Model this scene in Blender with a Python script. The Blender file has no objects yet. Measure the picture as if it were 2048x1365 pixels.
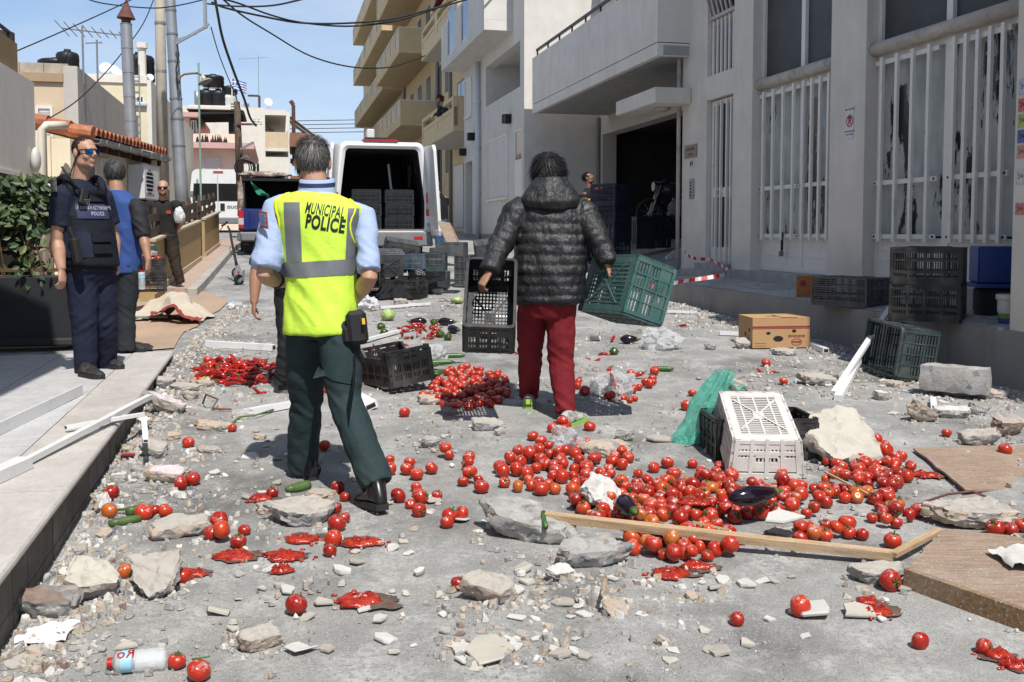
import bpy, bmesh, math, random
from mathutils import Vector, Matrix, noise
from mathutils.bvhtree import BVHTree
V3, RO = Vector, Matrix.Rotation
R = math.radians
rnd = random.Random(7)
SC = bpy.context.scene
COL = SC.collection
# ---------------------------------------------------------------- camera, sky, sun, exposure
FPX, CX, YH, CAMZ = 2000.0, 1024.0, 465.0, 1.5
TH = R(3.3)
YC = YH + FPX * math.tan(TH)
cam = bpy.data.cameras.new('camera'); camo = bpy.data.objects.new('camera', cam); COL.objects.link(camo)
cam.sensor_width = 36; cam.lens = 36 * FPX / 2048; cam.shift_y = -(682.5 - YC) / 2048
cam.clip_start = 0.05; cam.clip_end = 2000
camo.location = (0, 0, CAMZ); camo.rotation_euler = (R(90) - TH, 0, 0)
SC.camera = camo
cam.dof.use_dof = False
SUN_EL, SUN_AZ = R(57), math.atan2(0.34, -0.94)      # azimuth measured from +Y towards +X
SV = V3((math.sin(SUN_AZ) * math.cos(SUN_EL), math.cos(SUN_AZ) * math.cos(SUN_EL), math.sin(SUN_EL)))
W = bpy.data.worlds.new('World'); SC.world = W; W.use_nodes = True
wn = W.node_tree; wn.nodes.clear()
def wnode(t, **k):
 n = wn.nodes.new(t)
 for a, b in k.items(): setattr(n, a, b)
 return n
sky = wnode('ShaderNodeTexSky', sky_type='NISHITA', sun_disc=False, sun_elevation=SUN_EL, sun_rotation=SUN_AZ, altitude=30, air_density=1.0, dust_density=0.0, ozone_density=2.2)
wtc = wnode('ShaderNodeTexCoord'); wmp = wnode('ShaderNodeMapping'); wmp.inputs['Scale'].default_value = (1.6, 1.6, 5.0)
wno = wnode('ShaderNodeTexNoise'); wno.inputs['Scale'].default_value = 1.5; wno.inputs['Detail'].default_value = 7; wno.inputs['Roughness'].default_value = .55
wrp = wnode('ShaderNodeValToRGB'); wrp.color_ramp.elements[0].position = .37; wrp.color_ramp.elements[1].position = .68
wrp.color_ramp.elements[1].color = (.55, .55, .55, 1)
wmx = wnode('ShaderNodeMixRGB'); wmx.inputs[2].default_value = (6.3, 6.7, 7.4, 1)
wse = wnode('ShaderNodeSeparateXYZ'); whr = wnode('ShaderNodeValToRGB'); whr.color_ramp.elements[0].color = (.62, .62, .62, 1); whr.color_ramp.elements[1].color = (0, 0, 0, 1); whr.color_ramp.elements[1].position = .42
whm = wnode('ShaderNodeMixRGB'); whm.inputs[2].default_value = (2.5, 3.9, 6.6, 1)
wbg = wnode('ShaderNodeBackground'); wbg.inputs['Strength'].default_value = 0.104
wou = wnode('ShaderNodeOutputWorld')
for a, b in ((wtc.outputs['Generated'], wmp.inputs[0]), (wmp.outputs[0], wno.inputs[0]), (wno.outputs[0], wrp.inputs[0]), (wrp.outputs[0], wmx.inputs[0]), (wtc.outputs['Generated'], wse.inputs[0]), (wse.outputs[2], whr.inputs[0]), (whr.outputs[0], whm.inputs[0]), (sky.outputs[0], whm.inputs[1]), (whm.outputs[0], wmx.inputs[1]), (wmx.outputs[0], wbg.inputs[0]), (wbg.outputs[0], wou.inputs[0])):
 wn.links.new(a, b)
sun = bpy.data.lights.new('sun', 'SUN'); sun.energy = 4.3; sun.angle = R(.53); sun.color = (1, .965, .91)
suno = bpy.data.objects.new('sun', sun); COL.objects.link(suno)
suno.rotation_euler = (-SV).to_track_quat('-Z', 'Y').to_euler(); suno.location = (10, -15, 30)
SC.view_settings.view_transform = 'Standard'; SC.view_settings.look = 'None'; SC.view_settings.exposure = 0.36; SC.view_settings.gamma = 1
SC.view_settings.use_curve_mapping = False
SC.render.engine = 'CYCLES'; SC.cycles.max_bounces = 6; SC.cycles.transparent_max_bounces = 12
SC.cycles.use_denoising = True

# ---------------------------------------------------------------- geometry helpers
def ray(px, py):
 a = (px - CX) / FPX; b = (YC - py) / FPX
 return V3((a, math.cos(TH) + b * math.sin(TH), -math.sin(TH) + b * math.cos(TH)))
def P(px, py, d):                                   # the place seen at (px, py) on the upright plane y = d
 r = ray(px, py); return V3((0, 0, CAMZ)) + r * (d / r.y)
GK = [(-30, -.6), (0, 0), (4, .14), (9, .315), (15, .6), (22, 1.11), (37, 1.5), (60, 1.8), (400, 3.0)]
def gz(Y):
 for (a, za), (b, zb) in zip(GK, GK[1:]):
  if Y <= b: return za + (zb - za) * (Y - a) / (b - a)
 return GK[-1][1]
def G(px, py, dz=0.0):                              # the place on the road surface (raised by dz) seen at (px, py)
 r = ray(px, py); r = r / r.y; d = .5
 while d < 200:
  if CAMZ + r.z * d <= gz(d) + dz: break
  d += .02
 return V3((r.x * d, d, gz(d) + dz))
def lerp(a, b, t): return a + (b - a) * t
def nz(p, s=1.0, o=0.0): return noise.noise(V3((p[0] * s + o, p[1] * s - o, p[2] * s + o * .7)))
def fbm(p, s, o=0.0, n=4):
 v = 0; a = 1
 for i in range(n):
  v += a * nz(p, s, o + i * 3.1); s *= 2.1; a *= .5
 return v
class MB:
 DT = None                                       # default placing for everything built next
 def __init__(s, mat=None, T=None):
  s.v = []; s.f = []; s.mi = []; s.ms = []; s.T = T or MB.DT; s.k = 0
  if mat: s.use(mat)
 def use(s, m):
  if m not in s.ms: s.ms.append(m)
  s.k = s.ms.index(m); return s
 def add(s, vs, fs, T=None):
  T = T or s.T; n = len(s.v)
  for p in vs:
   p = V3(p); s.v.append(tuple(T @ p if T else p))
  for f in fs: s.f.append([i + n for i in f]); s.mi.append(s.k)
  return s
 def box(s, c, d, T=None, rz=0, rx=0, ry=0):
  x, y, z = d[0] / 2, d[1] / 2, d[2] / 2
  m = Matrix.Translation(V3(c))
  if rz: m = m @ RO(rz, 4, 'Z')
  if ry: m = m @ RO(ry, 4, 'Y')
  if rx: m = m @ RO(rx, 4, 'X')
  vs = [m @ V3((a, b, e)) for e in (-z, z) for b in (-y, y) for a in (-x, x)]
  return s.add(vs, [(0, 2, 3, 1), (4, 5, 7, 6), (0, 1, 5, 4), (2, 6, 7, 3), (0, 4, 6, 2), (1, 3, 7, 5)], T)
 def bx(s, x0, x1, y0, y1, z0, z1, T=None):
  return s.box(((x0 + x1) / 2, (y0 + y1) / 2, (z0 + z1) / 2), (abs(x1 - x0), abs(y1 - y0), abs(z1 - z0)), T)
 def bar(s, a, b, w, h, up=(0, 0, 1), T=None):   # square bar from a to b
  a = V3(a); b = V3(b); d = (b - a).normalized(); u = V3(up)
  sx = d.cross(u)
  if sx.length < 1e-4: sx = d.cross(V3((1, 0, 0)))
  sx.normalize(); sy = sx.cross(d).normalized()
  vs = []
  for p in (a, b):
   for i, j in ((-1, -1), (1, -1), (1, 1), (-1, 1)): vs.append(p + sx * (i * w / 2) + sy * (j * h / 2))
  return s.add(vs, [(0, 1, 2, 3), (7, 6, 5, 4), (0, 4, 5, 1), (1, 5, 6, 2), (2, 6, 7, 3), (3, 7, 4, 0)], T)
 def loft(s, rings, closed=True, caps=True, T=None):
  n = len(rings[0]); vs = [p for r in rings for p in r]; fs = []
  for i in range(len(rings) - 1):
   for j in range(n if closed else n - 1):
    k = (j + 1) % n
    fs.append((i * n + j, i * n + k, (i + 1) * n + k, (i + 1) * n + j))
  if caps and closed:
   fs.append(tuple(range(n))[::-1]); fs.append(tuple(range((len(rings) - 1) * n, len(rings) * n)))
  return s.add(vs, fs, T)
 def tube(s, pts, r, n=8, caps=True, T=None, flat=1.0, up=None):
  pts = [V3(p) for p in pts]; rings = []
  if not isinstance(r, (list, tuple)): r = [r] * len(pts)
  prev = None
  for i, p in enumerate(pts):
   d = (pts[min(i + 1, len(pts) - 1)] - pts[max(i - 1, 0)])
   d = d.normalized() if d.length > 1e-9 else V3((0, 0, 1))
   if prev is None:
    a = V3(up) if up else (V3((0, 0, 1)) if abs(d.z) < .9 else V3((0, 1, 0)))
    u = (a - d * a.dot(d)).normalized()
   else:
    u = prev - d * prev.dot(d); u = u.normalized() if u.length > 1e-6 else prev
   prev = u; w = d.cross(u)
   rings.append([p + (u * math.cos(t) * flat + w * math.sin(t)) * r[i] for t in [2 * math.pi * j / n for j in range(n)]])
  return s.loft(rings, True, caps, T)
 def lathe(s, prof, n=16, T=None, caps=True):
  return s.loft([[(q * math.cos(2 * math.pi * j / n), q * math.sin(2 * math.pi * j / n), z) for j in range(n)] for q, z in prof], True, caps, T)
 def ell(s, c, r, T=None, n=16, m=10, rot=None):
  rings = []; c = V3(c)
  for i in range(m + 1):
   a = math.pi * i / m; q = max(math.sin(a), .02)
   ring = []
   for j in range(n):
    b = 2 * math.pi * j / n; v = V3((r[0] * q * math.cos(b), r[1] * q * math.sin(b), -r[2] * math.cos(a)))
    ring.append(c + (rot @ v if rot else v))
   rings.append(ring)
  return s.loft(rings, True, True, T)
 def prism(s, poly, z0, z1, T=None):
  n = len(poly); vs = [(x, y, z0) for x, y in poly] + [(x, y, z1) for x, y in poly]
  fs = [tuple(range(n))[::-1], tuple(range(n, 2 * n))] + [(i, (i + 1) % n, n + (i + 1) % n, n + i) for i in range(n)]
  return s.add(vs, fs, T)
 def sheet(s, fn, nu, nv, T=None, closed_u=False):
  vs = [fn(i / (nu - 1), j / (nv - 1)) for j in range(nv) for i in range(nu)]
  return s.add(vs, [(j * nu + i, j * nu + i + 1, (j + 1) * nu + i + 1, (j + 1) * nu + i) for j in range(nv - 1) for i in range(nu - 1)], T)
 def mesh(s, name, smooth=False):
  me = bpy.data.meshes.new(name); me.from_pydata(s.v, [], s.f)
  for m in s.ms: me.materials.append(m)
  me.polygons.foreach_set('material_index', s.mi)
  if smooth: me.polygons.foreach_set('use_smooth', [True] * len(me.polygons))
  me.update(); return me
 def build(s, name, parent=None, smooth=False, bevel=0, angle=None):
  me = s.mesh(name, smooth)
  bm = bmesh.new(); bm.from_mesh(me)
  bmesh.ops.recalc_face_normals(bm, faces=bm.faces)
  if bevel:
   es = [e for e in bm.edges if len(e.link_faces) == 2 and e.calc_face_angle(0) > .5]
   bmesh.ops.bevel(bm, geom=es, offset=bevel, segments=1, affect='EDGES', clamp_overlap=True)
  bm.to_mesh(me); bm.free()
  if angle: shade(me, angle)
  return link(name, me, parent)
def shade(me, angle=.6):
 me.polygons.foreach_set('use_smooth', [True] * len(me.polygons))
 try: me.set_sharp_from_angle(angle=angle)
 except Exception: pass
def link(name, me, parent=None, M=None):
 o = bpy.data.objects.new(name, me); COL.objects.link(o)
 if parent: o.parent = parent
 if M is not None: o.matrix_local = M
 return o
def tag(o, label=None, cat=None, group=None, kind=None):
 if label: o['label'] = label
 if cat: o['category'] = cat
 if group: o['group'] = group
 if kind: o['kind'] = kind
 return o
def thing(name, label, cat, loc=(0, 0, 0), rz=0, group=None, M=None):
 o = bpy.data.objects.new(name, None); COL.objects.link(o); o.empty_display_size = .1
 if M is not None: o.matrix_world = M
 else: o.location = loc; o.rotation_euler = (0, 0, rz)
 return tag(o, label, cat, group)
KIDS = {}
def copy_tree(o, parent=None):
 c = o.copy(); COL.objects.link(c)
 if parent: c.parent = parent
 for ch in [x for x in o.children]: copy_tree(ch, c)
 return c
def dup(o, label, M=None, group=None):
 c = copy_tree(o); c['label'] = label
 if group: c['group'] = group
 if M is not None: c.matrix_world = M
 return c
def frame_m(loc, xa, ya=None, za=None):             # matrix from an x axis and (roughly) a z or y axis
 x = V3(xa).normalized()
 if za is not None:
  z = V3(za); y = z.cross(x).normalized(); z = x.cross(y)
 else:
  y = V3(ya); z = x.cross(y).normalized(); y = z.cross(x)
 m = Matrix((x, y, z)).transposed().to_4x4(); m.translation = V3(loc); return m
def evaluated(me, mods):                            # apply modifiers to a mesh, return a new mesh
 o = bpy.data.objects.new('temporary', me); COL.objects.link(o)
 for t, kw in mods:
  m = o.modifiers.new(t, t)
  for a, b in kw.items(): setattr(m, a, b)
 dg = bpy.context.evaluated_depsgraph_get(); dg.update()
 r = bpy.data.meshes.new_from_object(o.evaluated_get(dg))
 bpy.data.objects.remove(o); return r
def text_mesh(body, size, mat, depth=.001, font_sx=1.0, bold=0.0, align='LEFT'):
 c = bpy.data.curves.new('lettering', 'FONT'); c.body = body; c.size = size; c.extrude = depth; c.offset = bold; c.align_x = align; c.space_character = 1.1; c.align_y = 'CENTER'
 o = bpy.data.objects.new('lettering', c); COL.objects.link(o)
 dg = bpy.context.evaluated_depsgraph_get(); dg.update()
 me = bpy.data.meshes.new_from_object(o.evaluated_get(dg)); bpy.data.objects.remove(o)
 me.materials.clear(); me.materials.append(mat)
 if font_sx != 1: me.transform(Matrix.Diagonal((font_sx, 1, 1, 1)))
 return me
def text(name, body, size, mat, parent, M, **k):    # M: local placing, lettering lies in its xy plane
 o = link(name, text_mesh(body, size, mat, **k), parent, M); return o
def vert(x, y, z, a=0):                             # lettering standing upright, facing local -y
 return Matrix.Translation((x, y, z)) @ RO(a, 4, 'Z') @ RO(R(90), 4, 'X')

# ---------------------------------------------------------------- materials
def c4(c): return (c[0], c[1], c[2], 1) if not isinstance(c, (int, float)) else (c, c, c, 1)
class NT:
 def __init__(s, name):
  s.m = bpy.data.materials.new(name); s.m.use_nodes = True; s.t = s.m.node_tree
  s.b = s.t.nodes['Principled BSDF']; s.tc = None
 def n(s, t, **k):
  x = s.t.nodes.new(t)
  for a, b in k.items(): setattr(x, a, b)
  return x
 def l(s, a, b): s.t.links.new(a, b)
 def co(s, scale=None, kind='Object', rot=None):
  if not s.tc: s.tc = s.n('ShaderNodeTexCoord')
  if scale is None and rot is None: return s.tc.outputs[kind]
  mp = s.n('ShaderNodeMapping')
  if scale: mp.inputs['Scale'].default_value = scale
  if rot: mp.inputs['Rotation'].default_value = rot
  s.l(s.tc.outputs[kind], mp.inputs[0]); return mp.outputs[0]
 def noise(s, scale, detail=5, rough=.6, vec=None, dist=0):
  x = s.n('ShaderNodeTexNoise'); x.inputs['Scale'].default_value = scale; x.inputs['Detail'].default_value = detail
  x.inputs['Roughness'].default_value = rough; x.inputs['Distortion'].default_value = dist
  s.l(vec or s.co(), x.inputs['Vector']); return x.outputs[0]
 def vor(s, scale, vec=None, out='Distance', feat='F1'):
  x = s.n('ShaderNodeTexVoronoi', feature=feat); x.inputs['Scale'].default_value = scale
  s.l(vec or s.co(), x.inputs['Vector']); return x.outputs[out]
 def ramp(s, v, stops):
  x = s.n('ShaderNodeValToRGB'); e = x.color_ramp.elements
  while len(e) < len(stops): e.new(.5)
  for q, (p, c) in zip(e, stops): q.position = p; q.color = c4(c)
  s.l(v, x.inputs[0]); return x.outputs[0]
 def mix(s, f, a, b, mode='MIX'):
  x = s.n('ShaderNodeMixRGB', blend_type=mode)
  for q, i in ((f, 0), (a, 1), (b, 2)):
   if isinstance(q, (int, float)) and i == 0: x.inputs[0].default_value = q
   elif isinstance(q, (tuple, list, int, float)): x.inputs[i].default_value = c4(q)
   else: s.l(q, x.inputs[i])
  return x.outputs[0]
 def math(s, op, a, b=0.0):
  x = s.n('ShaderNodeMath', operation=op)
  for q, i in ((a, 0), (b, 1)):
   if isinstance(q, (int, float)): x.inputs[i].default_value = q
   else: s.l(q, x.inputs[i])
  return x.outputs[0]
 def bump(s, h, strength=.5, dist=.01):
  x = s.n('ShaderNodeBump'); x.inputs['Strength'].default_value = strength; x.inputs['Distance'].default_value = dist
  s.l(h, x.inputs['Height'])
  old = s.b.inputs['Normal'].links
  if old: s.l(old[0].from_socket, x.inputs['Normal'])
  s.l(x.outputs[0], s.b.inputs['Normal'])
 def set(s, col=None, rough=None, metal=None, spec=None, **k):
  for nm, v in (('Base Color', col), ('Roughness', rough), ('Metallic', metal), ('Specular IOR Level', spec)):
   if v is None: continue
   i = s.b.inputs[nm]
   if isinstance(v, (tuple, list)): i.default_value = c4(v)
   elif isinstance(v, (int, float)): i.default_value = c4(v) if nm == 'Base Color' else v
   else: s.l(v, i)
  return s
def mat(name, col, rough=.7, var=.12, scale=4, bump=0, bscale=80, metal=0, spec=.4, dirt=None, dscale=2, dpos=(.5, .75), speck=None, sscale=150, bd=.004, rand=0):
 t = NT(name)
 lo = [max(0, c * (1 - var)) for c in col]; hi = [min(1, c * (1 + var)) for c in col]
 c = t.ramp(t.noise(scale, 6), [(.3, lo), (.7, hi)])
 if dirt: c = t.mix(t.ramp(t.noise(dscale, 8, .65), [(dpos[0], 0), (dpos[1], .85)]), c, dirt)
 if speck: c = t.mix(t.ramp(t.noise(sscale, 2, .5), [(.62, 0), (.68, .8)]), c, speck)
 if rand:
  oi = t.n('ShaderNodeObjectInfo'); hs = t.n('ShaderNodeHueSaturation')
  t.l(c, hs.inputs['Color']); t.l(t.math('ADD', t.math('MULTIPLY', oi.outputs['Random'], rand), 1 - rand * .5), hs.inputs['Value']); c = hs.outputs[0]
 t.set(c, rough, metal, spec)
 if bump: t.bump(t.noise(bscale, 5), bump, bd)
 return t.m
MT = {}
def m_(key, *a, **k):
 if key not in MT: MT[key] = mat(key, *a, **k)
 return MT[key]

# ---------------------------------------------------------------- materials of the setting
def road_mat():
 t = NT('asphalt'); v = t.co()
 base = t.ramp(t.noise(90, 4, .7), [(.25, (.10, .098, .094)), (.5, (.175, .171, .164)), (.78, (.29, .285, .275))])
 dust = t.ramp(t.noise(.9, 9, .68), [(.30, 0), (.60, .9)])
 base = t.mix(dust, base, t.ramp(t.noise(160, 3, .6), [(.3, (.19, .185, .175)), (.7, (.43, .42, .395))]))
 pw = t.math('MULTIPLY', t.ramp(t.noise(3.2, 8, .7), [(.46, 0), (.68, 1)]), t.ramp(t.noise(38, 6, .75), [(.40, 0), (.56, .85)]))
 base = t.mix(pw, base, (.50, .49, .47))
 oil = t.ramp(t.noise(1.5, 7, .68, t.co((1, .7, 1), rot=(0, 0, .5))), [(.52, 0), (.68, .72)])
 base = t.mix(oil, base, (.09, .086, .08))
 och = t.math('MULTIPLY', t.ramp(t.noise(2.6, 6, .7, t.co((1.3, 1, 1), rot=(0, 0, 2))), [(.6, 0), (.75, .45)]), t.ramp(t.noise(30, 3), [(.4, 0), (.7, 1)]))
 base = t.mix(och, base, (.27, .20, .085))
 sp = t.ramp(t.vor(75), [(.16, .85), (.24, 0)])
 gate = t.ramp(t.noise(12, 3), [(.45, 0), (.6, 1)])
 base = t.mix(t.math('MULTIPLY', sp, gate), base, (.55, .54, .51))
 dk = t.ramp(t.vor(48), [(.08, .7), (.16, 0)])
 base = t.mix(dk, base, (.07, .066, .06))
 t.set(base, .92, 0, .25)
 t.bump(t.noise(120, 6, .75), .55, .006); t.bump(t.noise(14, 6, .6), .35, .02); t.bump(sp, .4, .006)
 return t.m
def plaster_mat(name, col, grime=(.3, .28, .25), amt=.35, scale=1.0, rough=.85, bump=.15):
 t = NT(name)
 c = t.ramp(t.noise(2.3 * scale, 7, .62), [(.3, [q * .9 for q in col]), (.7, [min(1, q * 1.06) for q in col])])
 dr = t.ramp(t.noise(1.4 * scale, 8, .68, t.co((2.2, 2.2, .28))), [(.52, 0), (.82, amt)])
 c = t.mix(dr, c, grime)
 c = t.mix(t.ramp(t.noise(26 * scale, 4, .7), [(.62, 0), (.75, amt * .6)]), c, [q * .6 for q in col])
 t.set(c, rough, 0, .25); t.bump(t.noise(140, 5, .6), bump, .004); return t.m
def marble_mat(name, a, b, vein, vs=3.0):
 t = NT(name)
 c = t.ramp(t.noise(vs, 8, .62, dist=1.4), [(.32, b), (.62, a)])
 c = t.mix(t.ramp(t.noise(vs * 1.6, 9, .7, t.co((1, 2.6, 1)), 1.2), [(.47, 0), (.5, .4), (.53, 0)]), c, vein)
 c = t.mix(t.ramp(t.noise(40, 5, .7), [(.48, 0), (.72, .6)]), c, (.34, .31, .28))
 c = t.mix(t.ramp(t.noise(2.2, 8, .7), [(.5, 0), (.75, .55)]), c, (.36, .34, .31))
 t.set(c, t.ramp(t.noise(20, 4), [(.3, .35), (.7, .62)]), 0, .45); t.bump(t.noise(90, 4), .06, .003); return t.m
M_ROAD = road_mat()
M_WHITE = plaster_mat('white_render', (.65, .60, .525), amt=.3)
M_WHITE2 = plaster_mat('pale_grey_render', (.63, .60, .55), amt=.22)
M_GREYW = plaster_mat('grey_white_render', (.53, .495, .44), amt=.35)
M_CONC = plaster_mat('stained_concrete', (.27, .255, .235), (.12, .105, .09), .9, 1.6, .92, .5)
M_YEL = plaster_mat('ochre_render', (.57, .45, .265), (.30, .22, .12), .5)
M_YEL2 = plaster_mat('light_ochre_render', (.62, .50, .31), (.34, .26, .15), .4)
M_FRAME = m_('white_window_paint', (.71, .675, .615), .42, .06, 3, spec=.5, dirt=(.36, .33, .29), dscale=3, dpos=(.58, .8))
M_CREAMPIPE = m_('grubby_cream_paint', (.46, .41, .36), .6, .15, 8, dirt=(.2, .17, .14), dscale=5)
M_DARKPANEL = m_('dark_grey_panel', (.055, .055, .053), .45, .2, 2, spec=.3, dirt=(.09, .085, .08), dscale=2.5, dpos=(.5, .8))
M_BLACK = m_('matt_black', (.012, .012, .012), .7, .2)
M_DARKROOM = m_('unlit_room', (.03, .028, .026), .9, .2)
M_STEEL = m_('galvanised_steel', (.36, .37, .38), .48, .14, 6, metal=.55, spec=.5, dirt=(.26, .25, .24), dscale=3)
M_GLASS = NT('dark_window_glass').set((.012, .014, .016), .06, 0, .5).m
M_SHUT = m_('white_shutter', (.63, .63, .625), .5, .05, 3, dirt=(.4, .39, .37), dscale=3, dpos=(.6, .85))
def peel_mat():
 t = NT('paint_flaking_from_glass')
 n = t.noise(1.15, 9, .62, t.co((2.4, 2.4, .6)), .4)
 n2 = t.noise(16, 6, .7, t.co((1.5, 1.5, .55)))
 k = t.ramp(t.math('ADD', t.math('MULTIPLY', n, .8), t.math('MULTIPLY', n2, .2)), [(.535, 1), (.55, 0)])
 pc = t.ramp(t.noise(5, 6, .6, t.co((1, 1, .4))), [(.3, (.30, .315, .30)), (.7, (.50, .51, .48))])
 t.set(t.mix(k, (.014, .016, .016), pc), t.ramp(k, [(0, .12), (1, .75)]), 0, .45); t.bump(k, .2, .002); return t.m
M_PEEL = peel_mat()
M_MARB = marble_mat('white_marble', (.56, .555, .55), (.45, .445, .44), (.40, .385, .37))
M_MARB2 = marble_mat('cream_marble', (.56, .525, .485), (.44, .41, .375), (.42, .35, .28), 2.2)
M_CLAD = m_('mossy_dark_cladding', (.085, .078, .068), .7, .45, 3.5, .4, 60, dirt=(.20, .19, .17), dscale=5, dpos=(.5, .75))
M_DRIVE = m_('tan_concrete', (.37, .255, .17), .9, .16, 1.8, .3, 90, dirt=(.30, .25, .21), dscale=1.6, dpos=(.48, .7), speck=(.5, .47, .43), sscale=60)

# ---------------------------------------------------------------- ground
def cuts(spec):
 out = []
 for a, b, s in spec:
  x = a
  while x < b - 1e-6: out.append(x); x += s
 return out + [spec[-1][1]]
xs = cuts([(-150, -20, 20), (-20, -8, 2), (-8, 8, .5), (8, 20, 2), (20, 150, 20)])
ys = cuts([(-30, 0, 5), (0, 2.4, .6), (2.4, 12, .3), (12, 30, .6), (30, 80, 2.5), (80, 400, 20)])
g = MB(M_ROAD)
g.add([(x, y, gz(y) + .012 * nz((x, y, 0), .8)) for y in ys for x in xs],
  [(j * len(xs) + i, j * len(xs) + i + 1, (j + 1) * len(xs) + i + 1, (j + 1) * len(xs) + i) for j in range(len(ys) - 1) for i in range(len(xs) - 1)])
road = g.build('road', smooth=True); tag(road, 'dusty grey asphalt street strewn with rubble and tomatoes', kind='structure')
def pave_sheet(name, pts, dz, m, label, thick=.0):
 c = sum((V3(p) for p in pts), V3()) / len(pts)
 g = MB(m); n = len(pts); rings = []
 for k in (1.0, .75, .5, .25): rings.append([(lerp(c.x, p[0], k), lerp(c.y, p[1], k), gz(lerp(c.y, p[1], k)) + dz + .012 * nz((lerp(c.x, p[0], k), lerp(c.y, p[1], k), 0), .8)) for p in pts])
 g.loft(rings, True, True); o = g.build(name); tag(o, label, kind='structure'); return o
dpts = [G(*p) for p in ((455, 606), (440, 622), (418, 634), (395, 655), (368, 667), (356, 684), (348, 699), (261, 707), (120, 690), (100, 610), (250, 582), (330, 580), (396, 581), (430, 592))]
pave_sheet('driveway', dpts, .014, M_DRIVE, 'tan concrete apron between the marble terrace and the brick pavement')

# marble terrace at the left
TA = V3((-3.17, 9.3, 0)); TU = V3((.239, -.971, 0)).normalized(); TZ = .393
TM = frame_m((TA.x, TA.y, 0), TU, za=(0, 0, 1))
ter = thing('terrace', 'low marble terrace with rounded edge', None, M=TM); ter['kind'] = 'structure'; del ter['label']
ter['label'] = 'raised marble terrace with dark tiled riser beside the street'
tb = MB(M_CONC); tb.bx(0.03, 9, -6, -.05, -.3, TZ - .035); tb.build('base', ter)
def slab(x0, x1, y0, y1, m, nose=False):
 g = MB(m); e = .0035
 if nose:
  pr = [(y0 + e, TZ), (y1 - .02, TZ)] + [(y1 - .02 + .02 * math.sin(a), TZ - .02 + .02 * math.cos(a)) for a in (.5, 1.1, 1.57, 2.1, 2.8)] + [(y1 - .02, TZ - .04), (y0 + e, TZ - .04)]
  g.loft([[(x, y, z) for y, z in pr] for x in (x0 + e, x1 - e)])
 else: g.bx(x0 + e, x1 - e, y0 + e, y1 - e, TZ - .033, TZ - .001 - rnd.random() * .002)
 return g.build('marble_slab', ter)
x = 0
for L in (1.35, 1.15, 1.5, 1.2, 1.4, 1.3, 1.1): slab(x, x + L, -.34, .012, M_MARB2, True); x += L
for k in range(8):
 off = .5 * (k % 2)
 for q in range(-1, 9):
  x0 = max(0, q * 1.05 + off); x1 = min(9, (q + 1) * 1.05 + off)
  if x1 - x0 > .05: slab(x0, x1, -.34 - .62 * (k + 1), -.34 - .62 * k, M_MARB)
for r, (z0, z1) in enumerate(((.0, .2), (.2, TZ - .042), (-.2, 0))):
 for q in range(40):
  x0 = q * .225
  if gz(9.3 - x0 * .97) > z1: continue
  g = MB(M_CLAD); g.bx(x0 + .003, x0 + .222, -.05, -.012 - rnd.random() * .003, z0 + .002, z1 - .002); g.build('riser_tile', ter)

# brick pavement with kerb, upper left
def wl(t): return V3((lerp(-5.04, -6.3, t), lerp(14.5, 21.5, t), 0))
def kl(t): return V3((lerp(-4.53, -5.77, t), lerp(14.35, 20.6, t), 0))
def pav_mat():
 t = NT('terracotta_pavers'); br = t.n('ShaderNodeTexBrick'); br.inputs['Scale'].default_value = 5
 br.inputs['Color1'].default_value = (.40, .27, .20, 1); br.inputs['Color2'].default_value = (.46, .33, .26, 1); br.inputs['Mortar'].default_value = (.30, .25, .21, 1); br.inputs['Mortar Size'].default_value = .03
 t.l(t.co(), br.inputs[0]); c = t.mix(t.ramp(t.noise(3, 6), [(.45, 0), (.75, .6)]), br.outputs[0], (.42, .37, .32)); t.set(c, .85, 0, .3); return t.m
g = MB(pav_mat()); n = 14
rings = []
for i in range(n + 1):
 t = i / n * 1.6; a = wl(t) + V3((-.3, 0, 0)); b = kl(t) - V3((.14, 0, 0))
 rings.append([(a.x, a.y, gz(a.y) + .125), (b.x, b.y, gz(b.y) + .125), (b.x, b.y, gz(b.y) - .1), (a.x, a.y, gz(a.y) - .1)])
g.loft(rings); pv = g.build('pavement'); tag(pv, 'terracotta paved footpath beside the low tan walls', kind='structure')
M_KERB = m_('kerb_concrete', (.36, .335, .30), .9, .2, 4, .5, 70, dirt=(.2, .18, .16))
for i in range(11):
 a = kl(i * .145 + .002) - V3((.07, 0, 0)); b = kl((i + 1) * .145 - .002) - V3((.07, 0, 0))
 g = MB(M_KERB); g.bar(a + V3((0, 0, gz(a.y) + .03)), b + V3((0, 0, gz(b.y) + .03)), .14, .2); k = g.build('kerb_stone', pv, bevel=.01)

# ---------------------------------------------------------------- platform at the right
S = V3((-.233, 1, 0)).normalized(); RN = V3((S.y, -S.x, 0))
def EX(Y): return 3.94 - .28 * (Y - 7.71)
def PZ(Y, off=0): return .735 + .013 * (Y - 7.71) + .05 * min(off, 1.2)
plat = MB(M_CONC); rings = []
for i in range(26):
 Y = 2 + i * .56; X = EX(Y)
 rings.append([(X + .004 * nz((0, Y, 0), 6), Y, gz(Y) - .3), (X + .012 * nz((0, Y, 3), 5), Y, PZ(Y) - .012), (X + .02, Y, PZ(Y) - .004), (X + 1.2, Y + .3, PZ(Y, 1.2) - .004), (X + 6, Y + 1, PZ(Y, 1.2) - .004), (X + 6, Y, gz(Y) - .3)])
plat.loft(rings); platform = plat.build('platform'); tag(platform, 'raised concrete platform with crazy paving along the white building', kind='structure')
M_CRAZY = marble_mat('grey_crazy_stone', (.36, .365, .375), (.22, .225, .235), (.45, .43, .40), 2.0)
M_CRAZY2 = marble_mat('pale_crazy_stone', (.46, .45, .43), (.33, .32, .30), (.25, .24, .22), 2.5)
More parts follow.
